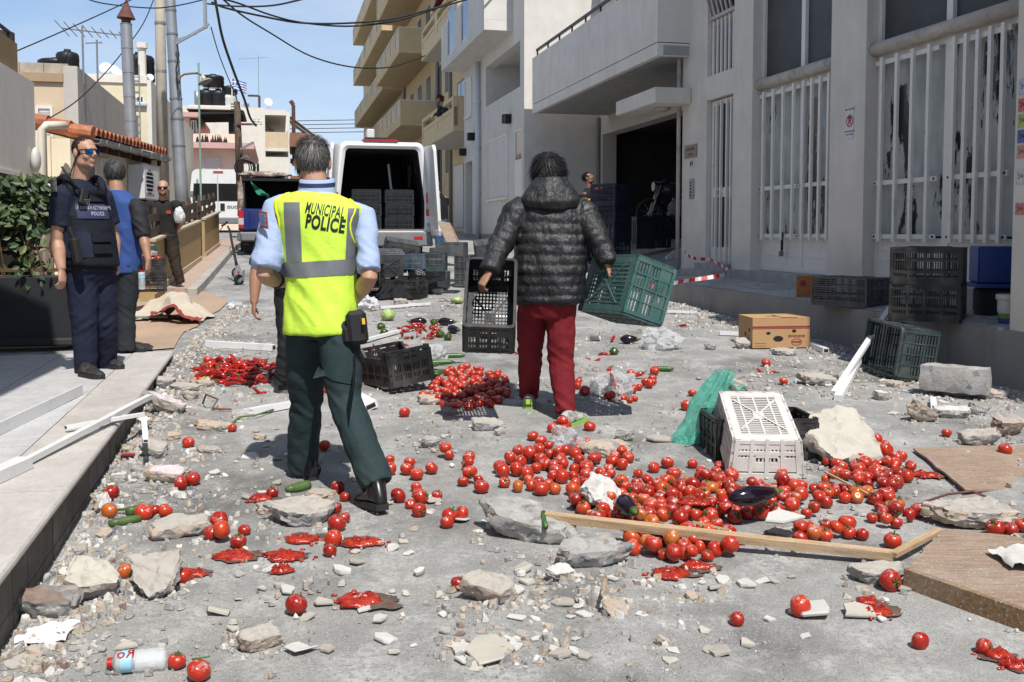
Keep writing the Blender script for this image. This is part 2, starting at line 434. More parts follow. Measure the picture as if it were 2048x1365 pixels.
r2 = random.Random(3); gx = [[None] * 5 for _ in range(30)]
for i in range(30):
 for j in range(5):
  Y = 7.9 + i * .235 + (r2.random() - .5) * .13 * (0 < i < 29); o = (.03 if j == 0 else j * .3 + (r2.random() - .5) * .16)
  gx[i][j] = (EX(Y) + o, Y + .25 * o * 0, PZ(Y, o))
for i in range(29):
 for j in range(4):
  q = [gx[i][j], gx[i][j + 1], gx[i + 1][j + 1], gx[i + 1][j]]; c = [sum(p[k] for p in q) / 4 for k in range(3)]
  tri = [q] if r2.random() < .6 else ([[q[0], q[1], q[2]], [q[0], q[2], q[3]]] if r2.random() < .5 else [[q[0], q[1], q[3]], [q[1], q[2], q[3]]])
  for poly in tri:
   c = [sum(p[k] for p in poly) / len(poly) for k in range(3)]
   g = MB(M_CRAZY if r2.random() < .65 else M_CRAZY2)
   g.loft([[(lerp(c[0], p[0], .93), lerp(c[1], p[1], .93), p[2] + z) for p in poly] for z in (-.02, .004 + r2.random() * .004)])
   g.build('paving_stone', platform)

# ---------------------------------------------------------------- near white building (right)
def bld(name, label, cat, X, Y, z=0.0):
 return thing(name, label, cat, M=frame_m((X, Y, z), -S, za=(0, 0, 1)))
def xa(d): return (13.57 - d) / S.y                 # local x of depth d
def xk(px): return xa(13000 / (px - 560.0))
nb = bld('apartment_building', 'white building with barred shop windows and peeling paint above the platform', 'building', 3.35, 13.57)
Z0, ZT = .8, 7.6
g = MB(M_WHITE)
for a, b in ((1480, 1518), (1675, 1745)): g.bx(xk(a), xk(b), -.13, .4, Z0, ZT)
g.build('pillar', nb)
XP = xa(8.02)
g = MB(M_WHITE); g.bx(XP, XP + 2.2, -.74, .4, .0, ZT); g.build('pillar', nb)
g = MB(M_WHITE)                                      # wall round the door
g.bx(xk(1370), xk(1418), -.06, .4, Z0, ZT); g.bx(xk(1472.5), xk(1480) - .003, -.06, .4, Z0, ZT)
g.bx(xk(1418) + .003, xk(1472.5) - .003, -.06, .4, 5.75, ZT); g.bx(xk(1418) + .003, xk(1472.5) - .003, -.06, .4, 3.47, 3.82)
g.build('wall', nb)
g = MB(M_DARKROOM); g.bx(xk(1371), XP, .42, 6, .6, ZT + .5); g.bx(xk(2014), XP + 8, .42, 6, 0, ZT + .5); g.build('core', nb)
g = MB(M_WHITE2); g.bx(xk(1371), XP + 8, -.5, 6, ZT, ZT + .25); g.build('roof_slab', nb)
M_PLINTH = m_('plinth_stone', (.34, .33, .32), .7, .2, 5)
g = MB(M_PLINTH); g.bx(xk(1480), XP, -.2, .4, .6, .985); g.build('plinth', nb)
g = MB(M_PLINTH); g.bx(xk(1412), xk(1476), -.42, .0, .6, .95); g.bx(xk(1416), xk(1474), -.22, 0, .95, 1.04); g.build('door_step', nb)

def shop_window(px0, px1, posts, cas, zmid):
 x0, x1 = xk(px0), xk(px1)
 f = MB(M_FRAME); f.bx(x0, x0 + .06, .02, .12, .985, 7.55); f.bx(x1 - .06, x1, .02, .12, .985, 7.55)
 f.bx(x0 + .06, x1 - .06, .021, .12, .99, 1.06); f.bx(x0 + .06, x1 - .06, .021, .12, 3.34, 3.42)
 for p in posts: f.bx(p - .05, p + .05, .019, .121, 1.06, 3.34); f.bx(p - .045, p + .045, .017, .121, 3.42, 7.55)
 w = f.build('window', nb)
 ed = [x0 + .06] + [q for p in posts for q in (p - .05, p + .05)] + [x1 - .06]
 for a, b in zip(ed[::2], ed[1::2]):
  pn = MB(M_PEEL); pn.bx(a, b, .075, .083, 1.46, 3.34); pn.build('pane', w)
  up = MB(M_DARKPANEL); up.bx(a, b, .06, .07, 3.42, 7.55); up.build('dark_panel', w)
  kb = MB(M_FRAME); kb.bx(a, b, .03, .07, 1.06, 1.44)
  for z in (1.19, 1.31): kb.bx(a + .03, b - .03, .024, .03, z, z + .008)
  kb.build('kick_panel', w)
 tb = MB(M_CREAMPIPE); tb.tube([(x0 - .04, -.03, 3.47), (x1 + .04, -.03, 3.47)], .075, 10); tb.build('roller_pipe', w, smooth=True)
 for a, b, n, dx in cas:
  for z in (3.31, 1.455, zmid): rl = MB(M_FRAME); rl.bx(a, b, -.03, -.012, z - .024, z + .024); r = rl.build('rail', w)
  bo = MB(M_BLACK)
  for zz in (1.455, zmid): bo.tube([(a + .03, -.036, zz), (a + .03, -.028, zz)], .014, 8); bo.tube([(b - .03, -.036, zz), (b - .03, -.028, zz)], .014, 8)
  bo.build('bolt', r)
  for i in range(n):
   xx = lerp(a, b, (i + .5 + dx) / n); br = MB(M_FRAME); br.bx(xx - .022, xx + .022, -.062, -.031, 1.40, 3.36); br.build('bar', w)
 return w
w1a, w1b = xk(1518), xk(1667); p1 = xk(1597)
shop_window(1516, 1676, [p1], [(w1a + .02, p1 + .02, 4, .05), (p1 + .05, xk(1668), 4, 0)], 2.08)
w2 = [xk(1878), xk(1890)]
shop_window(1744, 2040, [xk(1884)], [(xk(1748), xk(1872), 4, .06), (xk(1893), xk(2030) - .1, 5, .1)], 2.03)
g = MB(M_BLACK); g.bx(p1 - .36, p1 - .345, -.055, -.04, 1.25, 1.5); g.bx(p1 - .33, p1 - .318, -.055, -.04, 1.27, 1.5); g.build('hasp', nb)
g = MB(m_('brass_lock', (.20, .17, .12), .5, .1, metal=.6)); g.bx(p1 - .39, p1 - .32, -.07, -.03, 1.19, 1.26); g.build('padlock', nb, bevel=.008)
# door, transom grille, canopy
dx0, dx1 = xk(1419), xk(1472)
d = MB(M_FRAME); d.bx(dx0, dx0 + .07, .02, .1, 1.04, 3.45); d.bx(dx1 - .07, dx1, .02, .1, 1.04, 3.45); d.bx(dx0 + .07, dx1 - .07, .021, .1, 3.38, 3.45); d.bx(dx0 + .07, dx1 - .07, .021, .1, 1.04, 1.28); d.bx(dx0 + .07, dx1 - .07, .021, .1, 2.02, 2.16)
door = d.build('door', nb)
g = MB(M_GLASS); g.bx(dx0 + .07, dx1 - .07, .06, .07, 1.28, 2.02); g.bx(dx0 + .07, dx1 - .07, .06, .07, 2.16, 3.38); g.build('pane', door)
for i in range(4):
 g = MB(M_FRAME); xx = lerp(dx0 + .07, dx1 - .07, (.2, .4, .66, .84)[i]); g.bx(xx - .018, xx + .018, -.02, .018, 1.07, 3.42); g.build('bar', door)
g = MB(m_('sticker_dark', (.1, .1, .11), .6)); g.bx(dx0 + .24, dx0 + .36, .017, .0205, 2.06, 2.12); g.build('sticker', door)
g = MB(m_('sticker_red', (.5, .12, .08), .6)); g.bx(dx0 + .6, dx0 + .66, .017, .0205, 2.04, 2.12); g.build('sticker', door)
tr = MB(M_CREAMPIPE); zt0, zt1 = 3.82, 5.75
tr.bx(dx0 - .02, dx0 + .05, -.0, .1, zt0, zt1); tr.bx(dx1 - .05, dx1 + .02, 0, .1, zt0, zt1); tr.bx(dx0 + .05, dx1 - .05, .001, .1, zt0 + .75, zt0 + .83)
trn = tr.build('grille_window', nb)
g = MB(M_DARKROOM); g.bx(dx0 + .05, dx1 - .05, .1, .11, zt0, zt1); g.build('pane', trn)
for i in range(6):
 xx = lerp(dx0 + .05, dx1 - .05, (i + .5) / 6); g = MB(M_FRAME); g.bx(xx - .02, xx + .02, -.03, .0, zt0, zt0 + .8); g.build('bar', trn)
 g = MB(M_CREAMPIPE); g.bar((xx - .05, -.03, zt0 + .85), (xx + .05, -.34, zt0 + 1.75), .03, .03); g.build('sash_bar', trn)
for q in (0, .92): g = MB(M_CREAMPIPE); g.bar((dx0 + .03, -.03 - .33 * q, zt0 + .84 + q), (dx1 - .03, -.03 - .33 * q, zt0 + .84 + q), .05, .05); g.build('sash_rail', trn)
g = MB(M_WHITE); g.bx(xk(1302) - .0, xk(1302) + 1.85, -.66, -.062, 3.5, 3.74); cp = g.build('canopy', nb, bevel=.012)
cx = xk(1302) + 1.0
g = MB(M_CREAMPIPE); g.lathe([(.13, 3.5), (.12, 3.46), (.05, 3.44)], 14, Matrix.Translation((cx + .25, -.3, 0))); g.build('ceiling_lamp', cp, smooth=True)
# fittings on the wall by the door
g = MB(M_CREAMPIPE); g.tube([(xk(1368) - .02, -.1, .75), (xk(1368) - .02, -.1, ZT)], .035, 8); g.build('downpipe', nb, smooth=True)
T = Matrix.Translation
pl = MB(m_('brass_plate', (.24, .19, .13), .45, .15, metal=.3)); pl.bx(xk(1376), xk(1400), -.075, -.0605, 2.66, 2.86); plo = pl.build('name_plate', nb)
M_INK = m_('black_ink', (.012, .012, .012), .6, .05)
for i, s in enumerate(('ΟΙΚΟΔΟΜΗ', 'ΑΔΕΙΑ')): text('lettering', s, .055, m_('plate_ink', (.09, .06, .04), .6), plo, vert(xk(1388), -.0765, 2.79 - .08 * i), align='CENTER', depth=.0005)
hn = MB(m_('enamel_white', (.55, .55, .52), .4)); hn.bx(xk(1384), xk(1395), -.07, -.0605, 2.5, 2.62); hno = hn.build('number_plate', nb)
text('lettering', '49', .12, M_INK, hno, vert(xk(1389.5), -.0712, 2.56), align='CENTER', depth=.0005, bold=.004)
ip = MB(M_STEEL); ip.bx(xk(1387), xk(1395), -.09, -.0605, 2.02, 2.33); ipo = ip.build('intercom', nb, bevel=.01)
g = MB(M_BLACK)
for i in range(5): g.bx(xk(1390), xk(1392.5), -.094, -.089, 2.06 + i * .05, 2.085 + i * .05)
g.build('button', ipo)
# no parking sign on the wide pillar
sx = xk(1700.0) + .16; sgn = thing('parking_sign', 'white no parking sign with red circle on the wide white pillar', 'sign', M=nb.matrix_world @ T((sx, -.133, 2.72)) @ Matrix.Scale(.58, 4))
M_SIGNW = m_('sign_white', (.62, .62, .61), .5, .04); M_RED = m_('sign_red', (.50, .03, .03), .5, .05)
g = MB(M_SIGNW); g.bx(-.13, .13, -.006, .0, -.3, .3); g.build('plate', sgn)
g = MB(M_RED)
g.loft([[(r * math.cos(a), y, r * math.sin(a) + .03) for a in [2 * math.pi * i / 40 for i in range(40)]] for r, y in ((.12, -.0065), (.12, -.009), (.092, -.009), (.092, -.0065))], True, False)
g.box((0, -.0085, .03), (.2, .002, .026), ry=R(45)); g.build('ring', sgn)
text('lettering', 'P', .2, M_INK, sgn, vert(0, -.007, .03), align='CENTER', bold=.008, depth=.0005)
for s, z, q in (('ΜΗΝ ΠΑΡΚΑΡΕΤΕ', .25, .042), ('ΦΟΡΤΩΣΗ ΕΚΦΟΡΤΩΣΗ', -.17, .032), ('ΟΛΟ ΤΟ 24ΩΡΟ', -.23, .038)): text('lettering', s, q, M_INK, sgn, vert(0, -.0072, z), align='CENTER', bold=.001, depth=.0005, font_sx=.85)
# posters on the near pillar
for i, (z, hh, col) in enumerate(((2.62, .12, (.45, .47, .5)), (2.48, .1, (.5, .14, .12)), (2.36, .1, (.35, .42, .12)), (2.24, .1, (.10, .12, .33)), (2.12, .1, (.55, .25, .22)), (1.93, .12, (.5, .5, .48)), (1.68, .09, (.5, .2, .17)))):
 p = thing('poster', ('grey', 'red topmost', 'green', 'blue', 'pink', 'pale', 'small red lowest')[i] + ' paper notice pasted on the near white pillar edge', 'poster', M=nb.matrix_world @ T((XP + .1, -.742, z)))
 g = MB(m_('poster_%d' % i, col, .6, .3, 20)); g.bx(-.07, .35, -.003, 0, -hh / 2, hh / 2); g.build('sheet', p)
 text('lettering', '24-24 35', .05, M_INK, p, vert(-.05, -.0034, 0), depth=.0004)

# ---------------------------------------------------------------- garage building with the long grey balcony
M_RECESS = m_('recess_paint', (.40, .40, .395), .85, .1)
gb = bld('apartment_building', 'grey building with long plain balcony over a dark open garage', 'building', 2.1, 24.4)
def xg(d): return (24.4 - d) / S.y
GX1 = xg(16.15)
g = MB(M_GREYW); g.bx(0, GX1, 0, .35, 3.83, 9.5); g.bx(0, .3, 0, .35, .5, 3.83); g.build('wall', gb)
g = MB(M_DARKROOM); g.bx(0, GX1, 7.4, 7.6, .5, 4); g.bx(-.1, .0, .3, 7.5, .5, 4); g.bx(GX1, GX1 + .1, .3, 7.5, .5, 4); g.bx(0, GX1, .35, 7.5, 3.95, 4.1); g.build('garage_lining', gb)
g = MB(M_GREYW); g.bx(-.2, GX1, .36, 8, 4.1, 9.5); g.build('core', gb)
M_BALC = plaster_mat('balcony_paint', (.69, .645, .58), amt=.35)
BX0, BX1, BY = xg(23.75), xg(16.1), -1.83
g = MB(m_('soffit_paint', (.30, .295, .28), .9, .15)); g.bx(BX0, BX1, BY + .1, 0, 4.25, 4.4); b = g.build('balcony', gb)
g = MB(M_BALC); g.bx(BX0, BX1, BY, BY + .1, 4.45, 5.5); g.bx(BX1 - .1, BX1, BY + .1, 0, 4.45, 6.9); g.bx(BX0, BX0 + .1, BY + .1, 0, 4.45, 5.5)
g.bx(BX0, BX1, BY + .003, BY + .1, 4.24, 4.435); g.bx(BX1 - .1, BX1 - .003, BY + .1, 0, 4.24, 4.435); g.build('parapet', b)
M_RAILDK = m_('dark_rail', (.02, .02, .022), .5, .2)
g = MB(M_RAILDK); g.bx(BX0 + .25, BX1 - .1, BY + .02, BY + .07, 5.62, 5.67)
for i in range(9): xx = lerp(BX0 + .3, BX1 - .2, i / 8); g.bx(xx - .015, xx + .015, BY + .03, BY + .06, 5.5, 5.62)
g.build('handrail', b)
g = MB(m_('grey_downpipe', (.20, .19, .18), .7)); g.tube([(.12, -.05, 1.1), (.12, -.05, 4.25)], .05, 8); g.build('downpipe', gb, smooth=True)
g = MB(M_GLASS); g.bx(3.2, 5.2, -.015, -.003, 4.5, 6.8); f = g.build('balcony_door', gb)
g = MB(M_FRAME)
for q in (3.15, 4.18, 5.2): g.bx(q, q + .06, -.04, -.016, 4.45, 6.85)
g.build('frame', f)
# ramp up to and into the garage
M_RAMP = mat('dusty_concrete', (.26, .25, .235), .95, .22, 1.5, .4, 60, dirt=(.4, .39, .37), dscale=2.2, speck=(.55, .54, .5), sscale=70)
g = MB(M_RAMP); vs = []; nr = 18
for i in range(nr + 1):
 Y = lerp(14.75, 24.35, i / nr); xe = 2.05 - .21 * (Y - 14.75); xg0 = 2.1 + .233 * (24.4 - Y)
 for k, (X, z) in enumerate(((xe, gz(Y) + .012), (lerp(xe, xg0, .5), lerp(gz(Y) + .05, 1.2, .5)), (xg0, 1.24), (xg0 + 3.5, 1.42), (xg0 + 7.3, 1.52))):
  vs.append((X, Y + (X - xe) * .22 * (k > 2), z))
g.add(vs, [(i * 5 + k, i * 5 + k + 1, i * 5 + k + 6, i * 5 + k + 5) for i in range(nr) for k in range(4)])
o = g.build('garage_ramp', smooth=True); tag(o, 'dusty concrete ramp rising into the dark garage', kind='structure')

# ---------------------------------------------------------------- white house with shutters
def shutter(parent, x0, x1, y, z0, z1, name='window', m=None, pitch=.055, leaves=1, frame=.05):
 f = MB(M_FRAME); f.bx(x0, x0 + frame, y - .03, y + .05, z0, z1); f.bx(x1 - frame, x1, y - .03, y + .05, z0, z1); f.bx(x0 + frame, x1 - frame, y - .029, y + .05, z1 - frame, z1); f.bx(x0 - .03, x1 + .03, y - .06, y + .05, z0 - .05, z0 - .002)
 o = f.build(name, parent)
 g = MB(m or M_SHUT); n = max(3, int((z1 - z0 - frame) / pitch)); h = (z1 - frame - z0) / n
 for q in range(leaves):
  a = lerp(x0 + frame, x1 - frame, q / leaves) + .012; b = lerp(x0 + frame, x1 - frame, (q + 1) / leaves) - .012
  for i in range(n): g.box(((a + b) / 2, y + .0, z0 + (i + .5) * h), (b - a, .02, h * .96), rx=.35)
 s = g.build('shutter', o); s['kind'] = 'stuff'; return o
def opening(parent, x0, x1, y, z0, z1, depth=.25, m=None, name='window', glass=None, bars=1, fm=None, sill=True):
 f = MB(fm or M_FRAME); t = .05                       # a window set on the wall: dark reveal, frame, pane
 f.bx(x0, x0 + t, y - .012, y + .03, z0, z1); f.bx(x1 - t, x1, y - .012, y + .03, z0, z1); f.bx(x0 + t, x1 - t, y - .011, y + .03, z1 - t, z1); f.bx(x0 + t, x1 - t, y - .011, y + .03, z0, z0 + t)
 for i in range(1, bars + 1): xx = lerp(x0, x1, i / (bars + 1)); f.bx(xx - t / 2, xx + t / 2, y - .0105, y + .03, z0 + t, z1 - t)
 o = f.build(name, parent)
 g = MB(glass or M_GLASS); g.bx(x0 + t, x1 - t, y - .004, y + .006, z0 + t, z1 - t); g.build('pane', o)
 if sill: g = MB(m or M_WHITE2); g.bx(x0 - .06, x1 + .06, y - .1, y, z0 - .06, z0 - .003); g.build('sill', o)
 return o
wb = bld('house', 'white rendered house with roller shutter and glass balcony', 'house', .29, 24.0)
def xw(d): return (24.0 - d) / S.y
def dw(px): return 5.882 / ((px - CX) / FPX + .233)
WX0 = xw(31.7)
ox0, ox1 = xw(dw(972)), xw(dw(1040)); dx0, dx1 = xw(dw(931)), xw(dw(945))
g = MB(M_WHITE2)
g.bx(WX0, dx0, 0, .3, .5, 10); g.bx(dx0, dx1, .001, .3, 3.67, 10); g.bx(dx1, ox0, 0, .3, .5, 10); g.bx(ox0, ox1, .001, .3, .5, 5.02); g.bx(ox0, ox1, .001, .3, 6.12, 10); g.bx(ox1, 0, 0, .3, .5, 10)
g.build('wall', wb)
g = MB(M_WHITE2); g.bx(WX0, -.0, 1.4, 8, .5, 10); g.bx(WX0, ox0, .301, 1.4, .5, 10); g.bx(ox1 + .0, -.0, .301, 1.4, .5, 10); g.bx(ox0, ox1, .301, 1.4, 3.0, 4.98); g.bx(ox0, ox1, .302, 1.4, 6.2, 10); g.build('core', wb)
g = MB(m_('grey_door', (.16, .165, .175), .6)); g.bx(dx0, dx1, .22, .26, 1.3, 3.67); g.build('door', wb)
shutter(wb, xw(dw(977)), xw(dw(1017)), -.012, 2.4, 4.02, leaves=2)
shutter(wb, xw(dw(933)), xw(dw(945)), -.012, 5.05, 6.2)
d = MB(M_FRAME); a, b = xw(dw(1032)), xw(dw(1046)); d.bx(a, b, -.03, .0, 1.3, 3.2); d.bx(a, b, -.029, 0, 3.2, 3.27); d.bx(a, a + .05, -.029, 0, 3.27, 3.95); d.bx(b - .05, b, -.029, 0, 3.27, 3.95); d.bx(a, b, -.028, 0, 3.95, 4.0); do = d.build('door', wb)
g = MB(M_GLASS); g.bx(a + .05, b - .05, -.015, -.005, 3.27, 3.95); g.build('pane', do)
g = MB(M_BLACK); g.bx(a + .06, a + .16, -.06, -.03, 2.15, 2.18); g.build('handle', do)
for px, z in ((1021, 4.35), (949, 4.35), (932, 4.0)):
 xx = xw(dw(px)); g = MB(M_BLACK); g.bx(xx - .12, xx + .12, -.2, 0, z - .11, z + .11); g.build('wall_lamp', wb)
M_PIPEW = m_('white_pipe', (.55, .56, .58), .5, .05)
xx = xw(dw(962)); g = MB(M_PIPEW); g.tube([(xx, -.09, 1.3), (xx, -.09, 6.4)], .07, 10);
for z in (2.6, 3.9, 5.2): g.tube([(xx, -.09, z), (xx, -.09, z + .06)], .085, 10)
g.build('downpipe', wb, smooth=True)
g = MB(M_CONC); g.bx(WX0, 0, -.02, -.001, .5, 1.45); g.build('base_course', wb)
g = MB(M_WHITE2); b0, b1, by = xw(31.7), xw(25.2), -.72          # the projecting upper balcony
g.bx(b0, b1, by, 0, 6.5, 6.75); bal = g.build('balcony', wb)
g = MB(M_WHITE2); g.bx(b1 - .12, b1, by, 0, 6.753, 9.2)
g.build('end_wall', bal)
for a, b in ((0, .18), (.34, .52), (.68, .98)): g = MB(M_WHITE2); g.bx(lerp(b0, b1, a), lerp(b0, b1, b) - .0, by, by + .1, 6.753, 7.85); g.build('parapet', bal)
for a, b in ((.18, .34), (.52, .68)):
 g = MB(NT('blue_glass').set((.10, .17, .26), .08, 0, .6).m); g.bx(lerp(b0, b1, a), lerp(b0, b1, b), by + .03, by + .045, 6.80, 8.1); g.build('glass_panel', bal)

# ---------------------------------------------------------------- ochre buildings
def balcony(par, x0, x1, y0, z0, z1, m, soff, style=0, white=None, y1=0.0):
 g = MB(m); g.bx(x0, x1, y0, y1, z0, z0 + .18); o = g.build('balcony', par)
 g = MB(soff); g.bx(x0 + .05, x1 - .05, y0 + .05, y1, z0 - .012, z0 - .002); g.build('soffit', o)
 zt = z1
 if style == 0:                                   # solid parapet with a slot under the rail and sunken panels
  g = MB(m); n = 2
  for k in range(n):
   a, b = lerp(x0, x1, k / n) + .003, lerp(x0, x1, (k + 1) / n) - .003
   g.bx(a, b, y0 + .03, y0 + .14, z0 + .183, zt - .36); g.bx(a, b, y0, y0 + .16, zt - .12, zt)
   g.bx(a, a + .28, y0 + .002, y0 + .158, z0 + .183, zt - .123); g.bx(b - .28, b, y0 + .002, y0 + .158, z0 + .183, zt - .123); g.bx(a + .28, b - .28, y0 + .003, y0 + .15, z0 + .183, z0 + .36); g.bx(a + .28, b - .28, y0 + .003, y0 + .15, zt - .5, zt - .363)
  g.bx(x1 - .15, x1 - .0031, y0 + .17, y1, z0 + .183, zt - .002); g.bx(x0, x0 + .15, y0 + .17, y1, z0 + .183, zt - .002); g.build('parapet', o)
 else:
  g = MB(m); n = 5
  for k in range(n):
   a, b = lerp(x0, x1, k / n), lerp(x0, x1, (k + 1) / n); h = (b - a) * .3
   g.bx(a + .002, a + h, y0, y0 + .12, z0 + .183, zt); g.bx(b - h, b - .002, y0, y0 + .12, z0 + .183, zt); g.bx(a + h, b - h, y0 + .001, y0 + .12, z0 + .183, z0 + .45)
  g.bx(x1 - .12, x1, y0 + .123, y1, z0 + .183, zt); g.bx(x0, x0 + .12, y0 + .123, y1, z0 + .183, zt); g.build('parapet', o)
  g = MB(white)
  for k in range(n):
   a, b = lerp(x0, x1, k / n), lerp(x0, x1, (k + 1) / n); h = (b - a) * .3
   for q in range(4): xx = lerp(a + h, b - h, (q + .5) / 4); g.bx(xx - .07, xx + .07, y0 + .03, y0 + .08, z0 + .45, zt)
  g.build('balusters', o)['kind'] = 'stuff'
  g = MB(white); g.bx(x0, x1 + .02, y0 - .02, y0 + .14, zt + .003, zt + .05); g.bx(x1 - .13, x1 + .019, y0 + .14, y1, zt + .003, zt + .049); g.build('coping', o)
 return o
M_SOFF = m_('pale_soffit', (.46, .45, .43), .9, .1); M_SOFFY = m_('ochre_soffit', (.40, .32, .19), .9, .15)
M_BROWNW = m_('brown_window_frame', (.10, .07, .05), .6, .2); M_WRAIL = m_('white_balusters', (.6, .6, .58), .6, .06)
ya = bld('apartment_building', 'light ochre building with slotted balconies beside the white house', 'building', -.84, 34.0)
def xy_(d): return (34.0 - d) / S.y
AX0, AX1 = xy_(41.5), xy_(31.8)
g = MB(M_YEL2); g.bx(AX0, AX1, 0, 7, 1.0, 25); g.build('wall', ya)
for z in (4.8, 8.25, 11.7, 15.1, 18.5, 22): balcony(ya, xy_(40.3), xy_(33.2), -1.3, z, z + 1.15, M_YEL2, M_SOFF, 0)
for z in (5.1, 8.55):
 opening(ya, xy_(39.5), xy_(38), -.01, z, z + 2.2, fm=M_BROWNW, sill=False); opening(ya, xy_(36.2), xy_(35.2), -.01, z, z + 2.2, fm=M_BROWNW, sill=False)
sh = MB(M_SHUT); a, b = xy_(40.2), xy_(38.2)
for i in range(24): sh.box(((a + b) / 2, -.03, 1.75 + i * .1), (b - a, .03, .095), rx=.3)
s_ = sh.build('roller_shutter', ya); s_['kind'] = 'stuff'
g = MB(m_('drain_grey', (.25, .24, .22), .7)); g.tube([(xy_(40.8), -.08, 1.5), (xy_(40.8), -.08, 14)], .07, 8); g.build('downpipe', ya, smooth=True)
yb = bld('apartment_building', 'tall ochre apartment block with stacked balconies and white balusters', 'building', -.84 - .233 * 7.6, 41.6)
def xb(d): return (41.6 - d) / S.y
g = MB(M_YEL); g.bx(xb(86), -.002, .3, 9, 1.0, 17.4); g.build('wall', yb)
g = MB(m_('grey_parapet', (.20, .20, .20), .8)); g.bx(xb(86), -.01, .0, 9, 17.403, 18.4); g.build('roof_parapet', yb)
for d0, d1, z in ((57, 46.5, 6.4), (57.5, 46.8, 9.75), (57, 46.5, 13.1), (78, 58.2, 6.9), (79, 58.2, 9.7), (80, 58.2, 13.05), (80, 58.2, 16.2)):
 balcony(yb, xb(d0), xb(d1), -1.4 if d0 < 58 else -1.0, z, z + 1.12, M_YEL, M_SOFFY, 1, M_WRAIL, .3)
for z in (3.2, 6.7, 10.05, 13.4):
 for d in (43, 45.2, 48.5, 51.5, 54.5, 60, 64, 69, 75): opening(yb, xb(d + 1.1), xb(d), .285, z + (.9 if d in (43, 51.5) else 0), z + 2.3, fm=M_BROWNW, glass=M_DARKPANEL, sill=False)
for d in (45.9, 57.8): g = MB(m_('drain_grey', (.2, .2, .2))); g.tube([(xb(d), .2, 1.5), (xb(d), .2, 17)], .09, 8); g.build('downpipe', yb, smooth=True)

# ---------------------------------------------------------------- left side and far houses: local x = right, y = away, origin at the near right corner
def fb(name, label, cat, px, d, z=0.0):
 p = P(px, 465, d); return thing(name, label, cat, M=frame_m((p.x, p.y, z), RN, za=(0, 0, 1)))
def fx(o, px):                                       # local x on the camera-facing wall
 O = o.matrix_world.translation; q = (px - CX) / FPX; return (q * O.y - O.x) / (RN.x - q * RN.y)
def fy(o, px):                                       # local y on the street-facing wall
 O = o.matrix_world.translation; q = (px - CX) / FPX; return (q * O.y - O.x) / (S.x - q * S.y)
def fz(o, px, py, side=False):
 O = o.matrix_world.translation; v = fy(o, px) if side else fx(o, px); Y = O.y + (S.y if side else RN.y) * v
 return P(px, py, Y).z
SIDE = Matrix(((0, -1, 0, 0), (1, 0, 0, 0), (0, 0, 1, 0), (0, 0, 0, 1)))
M_LGREY = plaster_mat('weathered_grey_render', (.66, .62, .56), (.45, .40, .34), .5)
M_TAN = plaster_mat('tan_render', (.60, .475, .335), (.42, .32, .22), .25); M_BARE = plaster_mat('bare_grey_render', (.50, .46, .41), (.33, .30, .27), .6)
M_PALEY = plaster_mat('pale_yellow_render', (.68, .61, .44), amt=.15); M_PINK = plaster_mat('salmon_render', (.80, .62, .50), (.58, .44, .36), .2)
M_PINKD = plaster_mat('pink_trim', (.58, .36, .33), amt=.2); M_BWHITE = plaster_mat('bright_white_render', (.69, .65, .58), amt=.2)
M_BLOCK = m_('concrete_block', (.40, .345, .27), .95, .2, 6, .4, 50); M_TANK = m_('black_plastic_tank', (.012, .012, .014), .45, .2)
M_DISH = m_('dish_white', (.60, .60, .58), .5, .08); M_CABLE = m_('black_cable', (.012, .012, .013), .6, .1); M_THIN = m_('thin_metal', (.30, .30, .30), .5, .1, metal=.6)
M_WOODDK = m_('dark_weathered_wood', (.07, .048, .034), .8, .35, 9, .4, 40)
def tank(par, x, y, z, r, h, m=None):
 g = MB(m or M_TANK); g.lathe([(r * .94, 0), (r, .05), (r * .97, h * .3), (r, h * .33), (r * .97, h * .62), (r, h * .66), (r * .97, h * .85), (r * .85, h * .93), (r * .3, h), (r * .3, h * 1.06)], 18, T((x, y, z))); return g.build('water_tank', par, smooth=True)
def dish(par, x, y, z, r, a=0):
 g = MB(M_DISH); g.lathe([(r * q, .28 * r * q * q) for q in (.05, .4, .7, .9, 1.0)] + [(r * .98, .30 * r), (r * .5, .1 * r), (.01, .02)], 16, T((x, y, z + r)) @ RO(a, 4, 'Z') @ RO(R(70), 4, 'X'))
 g.tube([(x, y, z - .1), (x, y, z + r)], .025, 6); return g.build('satellite_dish', par, smooth=True)
def antenna(par, x, y, z, h, L=1.1, n=8, a=0.2, m=None):
 g = MB(m or M_THIN); g.tube([(x, y, z), (x, y, z + h)], .02, 6); c = V3((math.cos(a), math.sin(a), .12));
 g.tube([V3((x, y, z + h * .93)) - c * L * .7, V3((x, y, z + h * .93)) + c * L * .3], .014, 5)
 for i in range(n):
  q = V3((x, y, z + h * .93)) + c * L * (-.7 + i / (n - 1)); s = V3((-math.sin(a), math.cos(a), .3)).normalized() * (.12 + .22 * i / n); g.tube([q - s, q + s], .01, 4)
 o = g.build('antenna', par); o['kind'] = 'stuff'; return o

# unseen near-left block, added with its roof outline shaped to shade the marble terrace
nl = thing('apartment_building', 'unseen cream block behind the marble terrace with roof shaped to shade it', 'building')
g = MB(M_LGREY); g.add([(x, y, z) for z in (-.2, 6) for x, y in ((-14, -8), (-5.0, -8), (-5.9, 7.0), (-14, 7.0))], [(0, 1, 2, 3), (7, 6, 5, 4), (0, 4, 5, 1), (1, 5, 6, 2), (2, 6, 7, 3), (3, 7, 4, 0)]); g.build('wall', nl)
g = MB(M_LGREY); g.prism([(-14, -8), (-1.25, -8), (-2.1, 2.6), (-2.52, 5.0), (-3.3, 6.4), (-14, 7.2)], 6.0, 6.2); g.build('roof_slab', nl)

